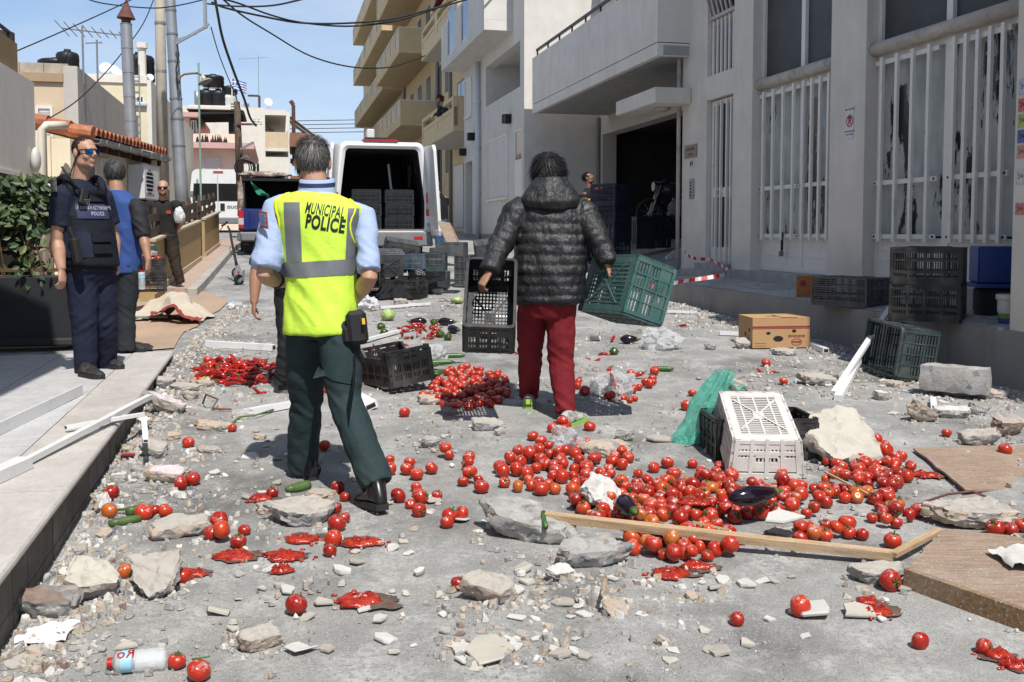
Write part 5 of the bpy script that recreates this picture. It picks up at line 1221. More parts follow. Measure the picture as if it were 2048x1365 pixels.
# electric scooter
sb = G(479, 571); q = sb.y / FPX
sc_ = thing('electric_scooter', 'black electric scooter with grey rear mudguard standing by the kerb', 'scooter', M=frame_m(sb, (.9, -.43, 0), za=(0, 0, 1)))
M_SCG = m_('scooter_grey', (.24, .25, .26), .4, .1, metal=.4)
def sp_(px, py, dd=0): return sc_.matrix_world.inverted() @ P(px, py, sb.y + dd)
g = MB(M_BLACK); g.tube([sp_(455, 452, .5), sp_(460, 462, .5), sp_(463, 480, .45), sp_(471, 520, .35), sp_(474, 535, .3)], [.014, .018, .02, .022, .03], 8); st = g.build('stem', sc_, smooth=True)
g = MB(M_BLACK); g.tube([sp_(443, 452, .5), sp_(450, 449, .5), sp_(455, 444, .5)], .016, 8); g.tube([sp_(440, 462, .45), sp_(446, 453, .5)], .008, 6); g.build('handlebar', st)
g = MB(M_SCG); g.loft([[sp_(x, y, dz) for x, y, dz in r_] for r_ in (((470, 531, .3), (478, 529, .3), (480, 534, .3), (472, 537, .3)), ((470, 545, .12), (482, 543, .12), (487, 550, .1), (469, 552, .1)), ((471, 558, 0), (485, 556, 0), (486, 563, 0), (473, 564, 0)))]); g.build('deck', sc_, bevel=.006)
for px, py, dd in ((478, 560, 0), (473, 546, .45)):
 c = sp_(px, py, dd); g = MB(V_RUB, T(c) @ RO(R(90), 4, 'Y') @ RO(R(25), 4, 'X')); g.lathe([(.05, -.025), (.075, -.028), (.088, 0), (.075, .028), (.05, .025), (.05, -.025)], 16, caps=False); w_ = g.build('wheel', sc_, smooth=True)
g = MB(V_RED); g.ell(sp_(477, 545, -.05), (.02, .02, .025)); g.build('tail_light', sc_)
g = MB(M_SCG)
for s in (468, 488): g.bar(sp_(s, 541, .02), sp_(s + (477 - s) * .2, 562, 0), .02, .03)
g.build('mudguard', sc_)
g = MB(M_CABLE); g.tube([sp_(462, 492, .4), sp_(459, 498, .38), sp_(463, 508, .36), sp_(470, 512, .34)], .006, 5); g.build('brake_cable', sc_, smooth=True)

# motorbikes in the dark garage
def bike(label, px, d, yaw):
 p = P(px, 458, d); b = thing('motorbike', label, 'motorbike', M=T(p) @ RO(R(yaw), 4, 'Z'), group='motorbikes in the garage')
 for x in (-.62, .62):
  g = MB(V_RUB, T((x, 0, .3)) @ RO(R(90), 4, 'X')); g.lathe([(.24, -.04), (.28, -.045), (.305, 0), (.28, .045), (.24, .04), (.24, -.04)], 22, caps=False); w_ = g.build('wheel', b, smooth=True)
  g = MB(M_STEEL, T((x, 0, .3))); g.tube([(0, -.05, 0), (0, .05, 0)], .04, 8)
  for k in range(9): a = k * .698; g.tube([(.03 * math.cos(a), 0, .03 * math.sin(a)), (.245 * math.cos(a), 0, .245 * math.sin(a))], .005, 4)
  g.build('spokes', w_)['kind'] = 'stuff'
 g = MB(M_STEEL); g.tube([(-.62, .07, .3), (-.42, .07, .86)], .022, 8); g.tube([(-.62, -.07, .3), (-.42, -.07, .86)], .022, 8); g.build('fork', b, smooth=True)
 g = MB(M_BLACK); g.tube([(-.42, -.34, .97), (-.4, -.1, .93), (-.4, .1, .93), (-.42, .34, .97)], .016, 8); g.build('handlebar', b)
 g = MB(V_ORANGE); g.ell((-.55, -.1, .62), (.03, .03, .05)); g.build('indicator', b)
 g = MB(m_('bike_black', (.02, .02, .022), .3, spec=.6)); g.ell((-.12, 0, .78), (.26, .13, .13)); g.build('fuel_tank', b, smooth=True)
 g = MB(M_BLACK); g.loft([[(x, y, z + h) for y, h in ((-.12, 0), (.12, 0), (.1, .07), (-.1, .07))] for x, z in ((.08, .74), (.4, .76), (.72, .84))]); g.build('seat', b, bevel=.02)
 g = MB(V_GREYP); g.ell((-.02, 0, .42), (.22, .14, .18)); g.build('engine', b, smooth=True)
 g = MB(M_BLACK); g.tube([(-.42, 0, .85), (-.05, 0, .6), (.1, 0, .4), (.62, 0, .3)], .03, 8); g.tube([(-.4, 0, .8), (.3, 0, .72), (.62, 0, .75)], .025, 8); g.build('frame', b)
 g = MB(V_CLEAR); g.lathe([(.02, .06), (.09, .0), (.09, -.02)], 14, T((-.54, 0, .84)) @ RO(R(90), 4, 'Y')); g.build('headlamp', b); return b
bike('dark motorbike with spoked front wheel just inside the garage', 1358, 20.2, 12); bike('second dark motorbike half hidden behind the downpipe in the garage', 1392, 20.9, 20)

# ---------------------------------------------------------------- people
def cloth(name, col, var=.12, rough=.85, wr=.35, ws=35, spec=.25, dirt=None, sheen=0):
 t = NT(name); c = t.ramp(t.noise(6, 6), [(.3, [q * (1 - var) for q in col]), (.7, [min(1, q * (1 + var)) for q in col])])
 if dirt: c = t.mix(t.ramp(t.noise(9, 7, .7), [(.5, 0), (.8, .5)]), c, dirt)
 t.set(c, rough, 0, spec); t.bump(t.noise(ws, 4, .55, t.co((1, 1, 1.6)), .8), wr, .006); t.bump(t.noise(420, 2), .12, .002); return t.m
def skin_mat(name, col):
 t = NT(name); c = t.ramp(t.noise(18, 5), [(.3, [q * .86 for q in col]), (.7, [q * 1.1 for q in col])]); c = t.mix(t.ramp(t.noise(5, 3), [(.5, 0), (.8, .3)]), c, (col[0] * .95, col[1] * .72, col[2] * .66))
 t.set(c, .48, 0, .42); t.bump(t.noise(160, 4), .12, .002); return t.m
SK1 = skin_mat('tanned_skin', (.46, .26, .175)); SK2 = skin_mat('olive_skin', (.36, .19, .12)); SK3 = skin_mat('brown_skin', (.20, .10, .065))
def hair_mat(name, a, b, mid=.5):
 t = NT(name); oi = t.n('ShaderNodeNewGeometry'); c = t.ramp(oi.outputs['Random Per Island'], [(0, a), (mid, [lerp(x, y, .45) for x, y in zip(a, b)]), (1, b)]); t.set(c, .55, 0, .25); return t.m
H_GREY = hair_mat('grey_hair', (.028, .025, .023), (.27, .265, .26), .62); H_BLK = hair_mat('black_hair', (.005, .0045, .0045), (.018, .016, .015)); H_SALT = hair_mat('greying_hair', (.014, .013, .013), (.17, .165, .16), .75)
H_RED = hair_mat('red_hair', (.10, .02, .015), (.26, .06, .04)); H_BRN = hair_mat('dark_brown_hair', (.012, .009, .007), (.08, .06, .045))
def V(t): return V3(t)
class Body:
 def __init__(s, label, J, fwd, head=None, s_=1.0, group='people in the street', hu=(0, 0, 1), skin=SK1):
  s.J = {k: (P(*v) if not isinstance(v, Vector) else v) for k, v in J.items()}; s.s = s_; s.skin = skin
  f = V(fwd); f.z = 0; s.f = f.normalized(); s.r = V3((s.f.y, -s.f.x, 0))      # the person's own right
  hf = V(head or fwd).normalized(); hu = V(hu); hr = hf.cross(hu).normalized(); s.hu = hr.cross(hf).normalized(); s.hf = hf; s.hr = hr
  base = (s.J['anL'] + s.J['anR']) / 2; s.root = thing('person', label, 'person', loc=(base.x, base.y, min(s.J['anL'].z, s.J['anR'].z) - .09), group=group)
  bpy.context.view_layer.update(); s.inv = s.root.matrix_world.inverted()
 def hp(s, r, f, u): return s.J['head'] + (s.hr * r + s.hf * f + s.hu * u) * (s.s * 1.07)
 def put(s, me, name, parent=None):
  me.transform(s.inv); o = link(name, me, parent or s.root); me.name = name; return o
 def solid(s, g, name, m, vox=.012, folds=0.0, fs=9, centres=(), smooth=3, post=None, parent=None, stretch=(1, 1, 1)):
  me = g.mesh('temporary'); bm = bmesh.new(); bm.from_mesh(me); bmesh.ops.recalc_face_normals(bm, faces=bm.faces); bm.to_mesh(me); bm.free()
  me = evaluated(me, [('REMESH', dict(mode='VOXEL', voxel_size=vox * s.s)), ('SMOOTH', dict(factor=.5, iterations=smooth))])
  if folds or centres or post:
   nrm = [v.normal.copy() for v in me.vertices]; sd = s.J['head'].x * 3
   for v, n in zip(me.vertices, nrm):
    p = v.co.copy(); d = 0
    if folds: q = V3((p.x * stretch[0], p.y * stretch[1], p.z * stretch[2])); d += folds * (fbm(q, fs, sd, 3) - .6 * abs(nz(q, fs * .6, sd + 9)) + .15)
    for c, a, sg, w in centres:
     e = math.exp(-(p - c).length_squared / (sg * sg))
     if e > .05: x_ = (p - c).dot(s.r); y_ = (p - c).dot(s.f); zz = p.z - c.z; d += a * 1.5 * e * (.32 - abs(nz((x_ * 5 + zz * 4, y_ * 5, zz * (w / 4.6) + x_ * 9), 1, sd)) * 1.7)
    if post: d += post(p, n)
    v.co = p + n * d
  me.materials.clear(); me.materials.append(m); me.polygons.foreach_set('use_smooth', [True] * len(me.polygons)); return s.put(me, name, parent)
 def torso(s, secs, lean=0.0):                       # secs: (t, half width, half depth, forward shift) with t 0 at the pelvis and 1 at the neck base
  J = s.J; sx = (J['shR'] - J['shL']).normalized(); hx = (J['hipR'] - J['hipL']).normalized(); rings = []
  for q in secs:
   t, w, d = q[:3]; o = q[3] if len(q) > 3 else 0
   c = lerp(J['pelvis'], J['chest'], t / .6) if t < .6 else lerp(J['chest'], J['neck'], (t - .6) / .4)
   a = lerp(hx, sx, min(1, max(0, t))).normalized(); fz_ = V3((0, 0, 1)).cross(a).normalized()
   if fz_.dot(s.f) < 0: fz_ = -fz_
   ring = []
   for j in range(24):
    b = 2 * math.pi * j / 24; cx_, sy_ = math.cos(b), math.sin(b); cx_ = math.copysign(abs(cx_) ** .82, cx_); sy_ = math.copysign(abs(sy_) ** .82, sy_)
    ring.append(c + a * (cx_ * w * s.s) + fz_ * (sy_ * d * s.s + o * s.s))
   rings.append(ring)
  return rings
 def limb(s, g, pts, rad, n=14, sub=3):
  P_ = [V(p) for p in pts]; fine = []; rr = []
  for i in range(len(P_) - 1):
   for k in range(sub): t = k / sub; fine.append(lerp(P_[i], P_[i + 1], t)); rr.append(lerp(rad[i], rad[i + 1], t) * s.s)
  fine.append(P_[-1]); rr.append(rad[-1] * s.s); g.tube(fine, rr, n); return g
 def hand(s, g, w, d, pn, curl=.5, sz=1.0, right=True):  # w wrist, d towards the knuckles, pn palm normal
  d = V(d).normalized(); pn = V(pn); pn = (pn - d * pn.dot(d)).normalized(); a = d.cross(pn) * (1 if right else -1); k = s.s * sz     # a points to the thumb side
  g.loft([[w + d * (x * k) + a * (math.cos(b) * hw * k) + pn * (math.sin(b) * th * k) for b in [2 * math.pi * j / 12 for j in range(12)]] for x, hw, th in ((-.02, .027, .021), (.015, .031, .019), (.05, .039, .017), (.085, .041, .015), (.095, .037, .012))])
  for i, (o, L, r) in enumerate(((.030, .074, .0088), (.010, .083, .0092), (-.010, .077, .0088), (-.029, .060, .0078))):
   p = w + d * (.085 * k) + a * (o * k); ang = 0; pts = [p - d * .02 * k]; rs = [r * k]
   for q in (.42, .32, .26):
    pts.append(p.copy()); rs.append(r * k); ang += curl * (.75 + .1 * i); p = p + (d * math.cos(ang) + pn * math.sin(ang)) * (L * q * k)
   pts.append(p); rs.append(r * .75 * k); g.tube(pts, rs, 8)
  p = w + d * .02 * k + a * .026 * k; t1 = (d * .72 + a * .62 + pn * .3).normalized(); t2 = (d * .92 + a * .1 + pn * (.3 + curl * .5)).normalized()
  g.tube([p - t1 * .01 * k, p + t1 * .045 * k, p + t1 * .045 * k + t2 * .03 * k, p + t1 * .045 * k + t2 * .055 * k], [.014 * k, .0125 * k, .011 * k, .008 * k], 8)
 def headgeo(s, g):
  E = lambda r, f, u, a, b, c: g.ell(s.hp(r, f, u), (1, 1, 1), rot=Matrix((s.hr * a * s.s * 1.07, s.hf * b * s.s * 1.07, s.hu * c * s.s * 1.07)).transposed(), n=18, m=12)
  E(0, -.010, .032, .0745, .093, .083); E(0, .022, -.035, .060, .072, .082); E(0, .034, -.078, .047, .050, .036); E(0, .07, -.097, .020, .018, .017)
  for q in (-1, 1): E(q * .034, .062, -.03, .026, .028, .03); E(q * .078, -.008, -.008, .011, .021, .034); E(q * .045, .01, -.07, .02, .04, .035); E(q * .03, .082, .010, .017, .012, .010)
  g.tube([s.hp(0, .086, .022), s.hp(0, .104, -.006), s.hp(0, .114, -.026)], [.009 * s.s, .0115 * s.s, .014 * s.s], 10); E(-.012, .098, -.030, .011, .012, .009); E(.012, .098, -.030, .011, .012, .009)
  g.tube([s.hp(-.042, .073, .026), s.hp(-.02, .089, .03), s.hp(.02, .089, .03), s.hp(.042, .073, .026)], .010 * s.s, 8)
  g.tube([s.hp(-.022, .084, -.058), s.hp(0, .094, -.055), s.hp(.022, .084, -.058)], .0075 * s.s, 8); g.tube([s.hp(-.019, .083, -.069), s.hp(0, .092, -.069), s.hp(.019, .083, -.069)], .0075 * s.s, 8)
  s.limb(g, [s.J['neck'] - V3((0, 0, .06 * s.s)), lerp(s.J['neck'], s.hp(0, -.02, -.05), .5), s.hp(0, -.018, -.03)], [.072, .064, .060])
 def body(s, vox=.007, hands=((), ()), arms=(.056, .05, .043, .047, .036, .029), core=True):
  g = MB(s.skin); s.headgeo(g); J = s.J
  for q, hd in zip('LR', hands):
   a, b, c = J['sh' + q], J['el' + q], J['wr' + q]; s.limb(g, [a, lerp(a, b, .45), b, lerp(b, c, .3), lerp(b, c, .7), c], arms)
   if hd: s.hand(g, c, hd[0], hd[1], hd[2] if len(hd) > 2 else .5, hd[3] if len(hd) > 3 else 1.0, q == 'R')
   if core: s.limb(g, [J['hip' + q], J['kn' + q], J['an' + q] + V3((0, 0, -.02))], [.05, .04, .028], n=8)
  if core: g.loft(s.torso([(-.1, .11, .07), (.4, .10, .065), (.8, .12, .07), (.95, .09, .06), (1.0, .05, .045)])); s.limb(g, [J['shL'], J['neck'] - V3((0, 0, .07)), J['shR']], [.05, .05, .05])
  return s.solid(g, 'body', s.skin, vox, smooth=2)
 def trousers(s, m, rad=(.105, .098, .085, .078, .072), waist=(.165, .125), vox=.012, folds=.006, name='trousers', hem=0.0, top=.12):
  g = MB(m); J = s.J; g.loft(s.torso([(-.2, waist[0] * .85, waist[1] * .8), (-.08, waist[0] * 1.05, waist[1] * 1.05), (.0, waist[0] * 1.06, waist[1] * 1.08), (top, waist[0], waist[1])])); cs = []
  for q in 'LR':
   h, k, a = J['hip' + q], J['kn' + q], J['an' + q]; a = a + (a - k).normalized() * hem
   s.limb(g, [h + V3((0, 0, .03)), lerp(h, k, .5), k, lerp(k, a, .5), a], rad); cs += [(k, .010, .14, 60), (a, .012, .14, 55), (h, .009, .15, 45)]
  return s.solid(g, name, m, vox, folds, 8, cs)
 def shoe(s, an, toe, m, sole, sz=1.0, pitch=None, name='shoe', boot=False):
  """an: heel place on the ground, toe: toe place on the ground."""
  h, t = V(an), V(toe); x = (t - h).normalized(); z = V3((0, 0, 1)); z = (z - x * z.dot(x)).normalized(); y = z.cross(x); k = s.s * sz; L = .285 * k
  M = Matrix((x, y, z)).transposed().to_4x4(); M.translation = h
  secs = [(0, .020, .05), (.012, .031, .075), (.05, .036, .10 if not boot else .16), (.10, .040, .098 if not boot else .15), (.15, .044, .075), (.20, .048, .056), (.245, .044, .046), (.275, .028, .036), (.285, .010, .026)]
  g = MB(m, M); rings = []
  for q, w, hh in secs:
   rings.append([(q * k, w * k * cy, .012 * k + (hh - .012) * k * cz) for cy, cz in ((-.9, 0), (-1, .25), (-.92, .55), (-.6, .88), (0, 1), (.6, .88), (.92, .55), (1, .25), (.9, 0))])
  g.loft(rings); me = g.mesh('shoe'); me = evaluated(me, [('SUBSURF', dict(levels=1, render_levels=1))]); shade(me, 1.2); me.materials.clear(); me.materials.append(m); o = s.put(me, name)
  g = MB(sole, M); n = 10; ol = [(q, w * 1.06) for q, w, _ in secs]; poly = [(q * k, w * k) for q, w in ol] + [(q * k, -w * k) for q, w in ol[::-1]]; g.prism(poly, -.012 * k, .018 * k); s.put(g.mesh('sole'), 'sole', o); return o
 def hair(s, m, n=1500, L=.03, lift=.35, wave=0, region=None, w=.0032, grow=1.05, cap=True, seed=1, drop=.2):
  rh = random.Random(seed); g = MB(m); C = s.hp(0, -.010, .032); ax = (.0745 * grow, .093 * grow, .083 * grow)
  reg = region or (lambda r, f, u: u > -.062 and (f < .035 or u > .05) and f < .078 and not (u < -.02 and f > -.02) or (f < -.03 and u > -.085))
  def pt(d, k=1.0): return V3((d.x * ax[0] * k, d.y * ax[1] * k, d.z * ax[2] * k))
  def wld(p): return C + (s.hr * p.x + s.hf * p.y + s.hu * p.z) * (s.s * 1.07)
  ok = lambda p: reg(p.x, p.y - .010, p.z + .032)
  if cap:
   nu, nv = 28, 18; vs = {};
   for i in range(nv):
    for j in range(nu):
     q = []
     for a, b in ((i, j), (i, j + 1), (i + 1, j + 1), (i + 1, j)):
      th = math.pi * a / nv; ph = 2 * math.pi * b / nu; q.append(pt(V3((math.sin(th) * math.cos(ph), math.sin(th) * math.sin(ph), math.cos(th))), 1 + .02 * nz((a, b, 0), .9)))
     c = sum(q, V3()) / 4
     if ok(c): g.add([wld(p) for p in q], [(0, 1, 2, 3)])
  crown = V3((.01, -.062, .062));
  for _ in range(n):
   d = V3((rh.gauss(0, 1), rh.gauss(0, 1), rh.gauss(0, 1))).normalized(); p = pt(d)
   if not ok(p): continue
   nn = V3((d.x / ax[0], d.y / ax[1], d.z / ax[2])).normalized(); fl = (p - crown); fl = fl - nn * fl.dot(nn); fl = fl.normalized() if fl.length > .01 else nn.orthogonal(); fl = (fl + V3((0, 0, -drop)) + V3((rh.gauss(0, .25), rh.gauss(0, .25), rh.gauss(0, .25)))); fl = (fl - nn * fl.dot(nn)).normalized()
   side = nn.cross(fl).normalized(); ln = L * (.6 + .8 * rh.random()); ph = rh.random() * 6.3; pts = []
   for k in range(5):
    t = k / 4; q = p * (1 - .004) + fl * (ln * t) + nn * (ln * lift * math.sin(t * 1.9)) + side * (wave * math.sin(ph + t * 5) * t) + nn * (wave * .8 * math.cos(ph + t * 5) * t); q.z -= drop * ln * t * t * .6; pts.append((q, w * (1 - .75 * t)))
   vs = []
   for q, ww in pts: vs += [wld(q - side * ww), wld(q + side * ww)]
   g.add(vs, [(2 * k, 2 * k + 1, 2 * k + 3, 2 * k + 2) for k in range(4)])
  me = g.mesh('hair', True); o = s.put(me, 'hair'); o['kind'] = 'stuff'; return o
 def box(s, name, m, c, x, z, size, parent=None, bevel=0):  # a small fitting: centre, x axis, z axis, size
  me_o = MB(m, frame_m(c, x, za=z)).box((0, 0, 0), size).build(name, None, bevel=bevel); me = me_o.data; bpy.data.objects.remove(me_o); return s.put(me, name, parent)
 def glasses(s, lens, fr=None):
  fr = fr or M_BLACK; g = MB(fr); g.tube([s.hp(-.07, .02, .012), s.hp(-.064, .08, .014), s.hp(-.02, .105, .016), s.hp(.02, .105, .016), s.hp(.064, .08, .014), s.hp(.07, .02, .012)], .0042 * s.s, 6); g.tube([s.hp(-.076, -.015, .0), s.hp(-.07, .02, .012)], .003, 5); g.tube([s.hp(.076, -.015, 0), s.hp(.07, .02, .012)], .003, 5)
  o = s.put(g.mesh('sunglasses'), 'sunglasses')
  for q in (-1, 1):
   g = MB(lens); g.loft([[s.hp(q * x, f + k, u) for x, f, u in ((.012, .105, .018), (.06, .083, .020), (.062, .078, .0), (.052, .082, -.020), (.026, .099, -.022), (.012, .105, -.008))] for k in (0, .004)]); s.put(g.mesh('lens'), 'lens', o)
  return o
def bvh_of(objs):
 vs, fs = [], []
 for o in objs:
  bpy.context.view_layer.update(); m = o.matrix_world; n = len(vs); vs += [m @ v.co for v in o.data.vertices]; fs += [[i + n for i in p.vertices] for p in o.data.polygons]
 return BVHTree.FromPolygons(vs, fs)
def project_text(b, body, size, mat_, parent, M, dirn, bvh, off=.0025, fsx=1.0, bold=.006, name='lettering', width=None):
 me = text_mesh(body, size, mat_, depth=0, font_sx=fsx, bold=bold, align='CENTER')
 if width: xs_ = [v.co.x for v in me.vertices]; me.transform(Matrix.Diagonal((width / (max(xs_) - min(xs_)), 1, 1, 1)))
 bm = bmesh.new(); bm.from_mesh(me); bmesh.ops.triangulate(bm, faces=bm.faces)
 for _ in range(3):
  es = [e for e in bm.edges if e.calc_length() > .016]
  if not es: break
  bmesh.ops.subdivide_edges(bm, edges=es, cuts=1); bmesh.ops.triangulate(bm, faces=[f for f in bm.faces if len(f.verts) > 3])
 d = V(dirn).normalized()
 for v in bm.verts:
  p = M @ v.co; h = bvh.ray_cast(p - d * .6, d, 1.5); v.co = (h[0] - d * off) if h[0] else p
 bm.to_mesh(me); bm.free(); return b.put(me, name, parent)
def strip(b, name, m, rows, parent):                    # rows: list of rows of world points
 g = MB(m); n = len(rows[0]); g.add([p for r_ in rows for p in r_], [(i * n + j, i * n + j + 1, (i + 1) * n + j + 1, (i + 1) * n + j) for i in range(len(rows) - 1) for j in range(n - 1)]); me = g.mesh(name, True); return b.put(me, name, parent)
SHOE_BLK = m_('black_leather', (.012, .012, .013), .32, .2, spec=.5); SOLE_BLK = m_('black_sole', (.02, .02, .021), .7); SHOE_DUSTY = m_('dusty_black_shoe', (.022, .021, .021), .6, .3, 20, dirt=(.14, .13, .12), dscale=18)

# -- municipal policeman walking away
D = 5.1
J = dict(head=(626, 324, 5.16), neck=(634, 386, 5.13), chest=(641, 480, 5.12), pelvis=(642, 628, 5.1), shL=(552, 418, 5.16), shR=(732, 431, 5.12), elL=(528, 552, 5.05), elR=(739, 556, 4.98), wrL=(566, 566, 5.30), wrR=(704, 606, 5.26),
   hipL=(612, 660, 5.12), hipR=(676, 660, 5.06), knL=(612, 812, 5.26), anL=(604, 930, 5.34), knR=(690, 800, 4.98), anR=(750, 962, 4.76))
cop = Body('grey-haired person seen from behind in a neon MUNICIPAL POLICE vest striding away', J, (-.14, 1, 0), (-.12, 1, -.03))
cop.body(hands=(((.6, .5, -.2), (0, .3, -1), .6), ((-.7, .4, -.3), (0, .4, -1), .6)), arms=(.042, .044, .041, .046, .036, .029))
M_SHIRT = cloth('light_blue_shirt', (.34, .42, .60), .06, .8, .5, 26); M_NEON = cloth('neon_yellow_vest', (.56, .80, .075), .04, .65, .45, 20); M_TROU = cloth('dark_green_trousers', (.020, .036, .038), .15, .8, .3, 30)
t_ = NT('neon_yellow_vest_glow'); del t_
g = MB(M_SHIRT); g.loft(cop.torso([(.2, .16, .115), (.6, .185, .12), (.85, .19, .11), (.95, .14, .09), (1.03, .075, .075)])); cs = []
for q in 'LR':
 a, b, c = cop.J['sh' + q], cop.J['el' + q], cop.J['wr' + q]; e = lerp(a, b, .80); cop.limb(g, [lerp(cop.J['neck'], a, .55) - V3((0, 0, .02)), a, lerp(a, e, .5), lerp(a, e, .8), e, lerp(a, b, .9)], [k * (1.0 if q == 'L' else .78) for k in (.066, .070, .073, .076, .084, .080)]); cs += [(e, .010, .09, 80), (lerp(a, b, .5), .008, .1, 55)]
shirt = cop.solid(g, 'shirt', M_SHIRT, .010, .005, 9, cs, smooth=2)
g = MB(M_SHIRT); ctr = cop.J['neck']; rg = []
for k, (rr, zz) in enumerate(((.092, .0), (.089, .068), (.080, .073), (.082, .02))): rg.append([ctr + V3((math.cos(a) * rr, math.sin(a) * rr * .95 + .005, zz + .012 * math.sin(a))) for a in [2 * math.pi * i / 24 for i in range(24)]])
g.loft(rg, True, False); cop.put(g.mesh('collar', True), 'collar', shirt)
g = MB(m_('navy_stripe', (.02, .035, .11), .7)); g.loft([[ctr + V3((math.cos(a) * rr, math.sin(a) * rr * .95 + .005, zz + .012 * math.sin(a))) for a in [2 * math.pi * i / 24 for i in range(24)]] for rr, zz in ((.0925, .034), (.0915, .054))], True, False); cop.put(g.mesh('collar_stripe', True), 'collar_stripe', shirt)
g = MB(M_NEON); g.loft(cop.torso([(-.16, .196, .15, .0), (-.12, .20, .152), (.05, .195, .148), (.3, .183, .138), (.55, .192, .138), (.72, .205, .138), (.84, .238, .13), (.91, .238, .112), (.975, .155, .098), (1.01, .088, .088)]))
vcs = [(cop.J['pelvis'] + V3((-.15, -.1, .1)), .010, .2, 38), (cop.J['pelvis'] + V3((.1, -.12, .16)), .008, .2, 30), (cop.J['chest'] + V3((.12, -.1, -.15)), .008, .15, 40)]
vest = cop.solid(g, 'vest', M_NEON, .010, .009, 6, vcs, smooth=3, stretch=(1, 1, .6))
bv = bvh_of([vest]); M_REFL = m_('grey_reflective_tape', (.17, .18, .19), .5, .06, 30, metal=.2)
ax0 = lerp(cop.J['pelvis'], cop.J['chest'], .62); rows = []
for z in (-.038, -.019, 0, .019, .038):
 row = []
 for k in range(49):
  a = 2 * math.pi * k / 48; d = V3((math.cos(a), math.sin(a), 0)); o = ax0 + V3((0, 0, z + .01 * math.cos(a))); h = bv.ray_cast(o + d * .6, -d, 1); row.append((h[0] if h[0] else o + d * .2) + d * .0045)
 rows.append(row)
strip(cop, 'reflective_band', M_REFL, rows, vest)
for x0, x1, lean in ((-.168, -.086, -.01), (.128, .184, .015)):
 for sgn in (-1, 1):
  rows = []
  for k in range(26):
   t = k / 25; zz = lerp(ax0.z + .035, cop.J['shL'].z + .03 - (.03 if x0 > 0 else 0), t); row = []
   for j in range(6):
    d = cop.f * -sgn
    for bk_ in range(9):
     o = V3((cop.J['chest'].x, cop.J['chest'].y, zz)) + cop.r * ((lerp(x0, x1, j / 5) + lean * t) - .012 * bk_ * (1 if x0 > 0 else -1)); h = bv.ray_cast(o - d * .6, d, 1.2)
     if h[0]: break
    if h[0] is None: row = None; break
    row.append(h[0] - d * .0045)
   if row is None: break
   rows.append(row)
  if len(rows) > 2: strip(cop, 'reflective_band', M_REFL, rows, vest)
tm_ = frame_m(P(642, 421, 4.9), V3((1, -.05, -.15)), ya=V3((.17, 0, 1)))
project_text(cop, 'MUNICIPAL', .078, M_INK, vest, tm_, (0, 1, 0), bv, bold=.002, width=.196)
tm_ = frame_m(P(643, 449, 4.9), V3((1, -.05, -.15)), ya=V3((.17, 0, 1)))
project_text(cop, 'POLICE', .092, M_INK, vest, tm_, (0, 1, 0), bv, bold=.004, width=.196)
M_TRIM = cloth('lemon_trim', (.72, .80, .03), .04)
for q in 'LR':
 a = cop.J['sh' + q]; sg = -1 if q == 'L' else 1; pts = []
 for k in range(24):
  b = 2 * math.pi * k / 24; o = a + V3((0, math.cos(b) * .10, -.045 + math.sin(b) * .125)); d = V3((-sg, 0, 0)); h = bv.ray_cast(o - d * .35, d, .6)
  if h[0]: pts.append(h[0] - d * .002)
 if len(pts) > 8: g = MB(M_TRIM); g.tube(pts + [pts[0]], .006, 6); cop.put(g.mesh('vest_trim', True), 'vest_trim', vest)
tr_ = cop.trousers(M_TROU, (.106, .101, .089, .086, .080), (.164, .126), .009, .008, hem=.03)
bt = bvh_of([tr_])
for (x, y, w, h, dd) in ((626, 720, .17, .14, 4.8), (672, 735, .16, .17, 4.7)):     # cargo pocket flaps
 rows = []
 for k in range(6):
  row = []
  for j in range(7):
   o = P(x, y, dd) + V3((w * (j / 6 - .5), 0, h * (.5 - k / 5) - w * .25 * (j / 6))); hh = bt.ray_cast(o - V3((0, .5, 0)), V3((0, 1, 0)), 2); row.append((hh[0] if hh[0] else o) + V3((0, -.007, 0)))
  rows.append(row)
 strip(cop, 'cargo_pocket', M_TROU, rows, tr_)
hl, tl = G(626, 962), G(583, 936); cop.shoe(hl, tl + V3((0, .06, 0)), SHOE_BLK, SOLE_BLK, boot=True)
tr2, hr2 = G(722, 1014), P(767, 1004, 4.64); cop.shoe(hr2 - V3((0, 0, .03)), tr2 + V3((-.0, .05, .01)), SHOE_BLK, SOLE_BLK, boot=True)
for q_, c_ in (('L', hl + V3((-.0, .05, .03))), ('R', lerp(hr2, tr2, .3) + V3((0, .02, .02)))):
 g = MB(SHOE_BLK); g.tube([cop.J['an' + q_] + V3((0, 0, .03)), cop.J['an' + q_] + V3((0, 0, .0)), c_], [.048, .05, .048], 14); cop.put(g.mesh('boot_shaft', True), 'boot_shaft')
cop.hair(H_GREY, 9000, .026, .10, region=lambda r, f, u: (u > -.055 and f < .02) or (f < -.045 and u > -.085) or (u > .06 and f < .085), drop=.6, w=.0016)
cop.hair(H_BRN, 2200, .034, .38, region=lambda r, f, u: u > .075 and f < .05, cap=False, seed=9, w=.0014)
cop.box('holster', m_('black_nylon', (.014, .014, .015), .6, .15, 20, .3, 200), P(714, 655, 4.98), (1, .2, .1), (.18, .1, 1), (.10, .12, .17), bevel=.02)
cop.box('yellow_mark', m_('yellow_mark', (.7, .42, .02), .5), P(727, 643, 4.90), (1, .2, .1), (.15, .1, 1), (.014, .012, .03))
cop.box('cuff_pouch', M_BLACK, P(700, 670, 4.96), (1, .1, .1), (.1, .1, 1), (.07, .06, .09), bevel=.015)
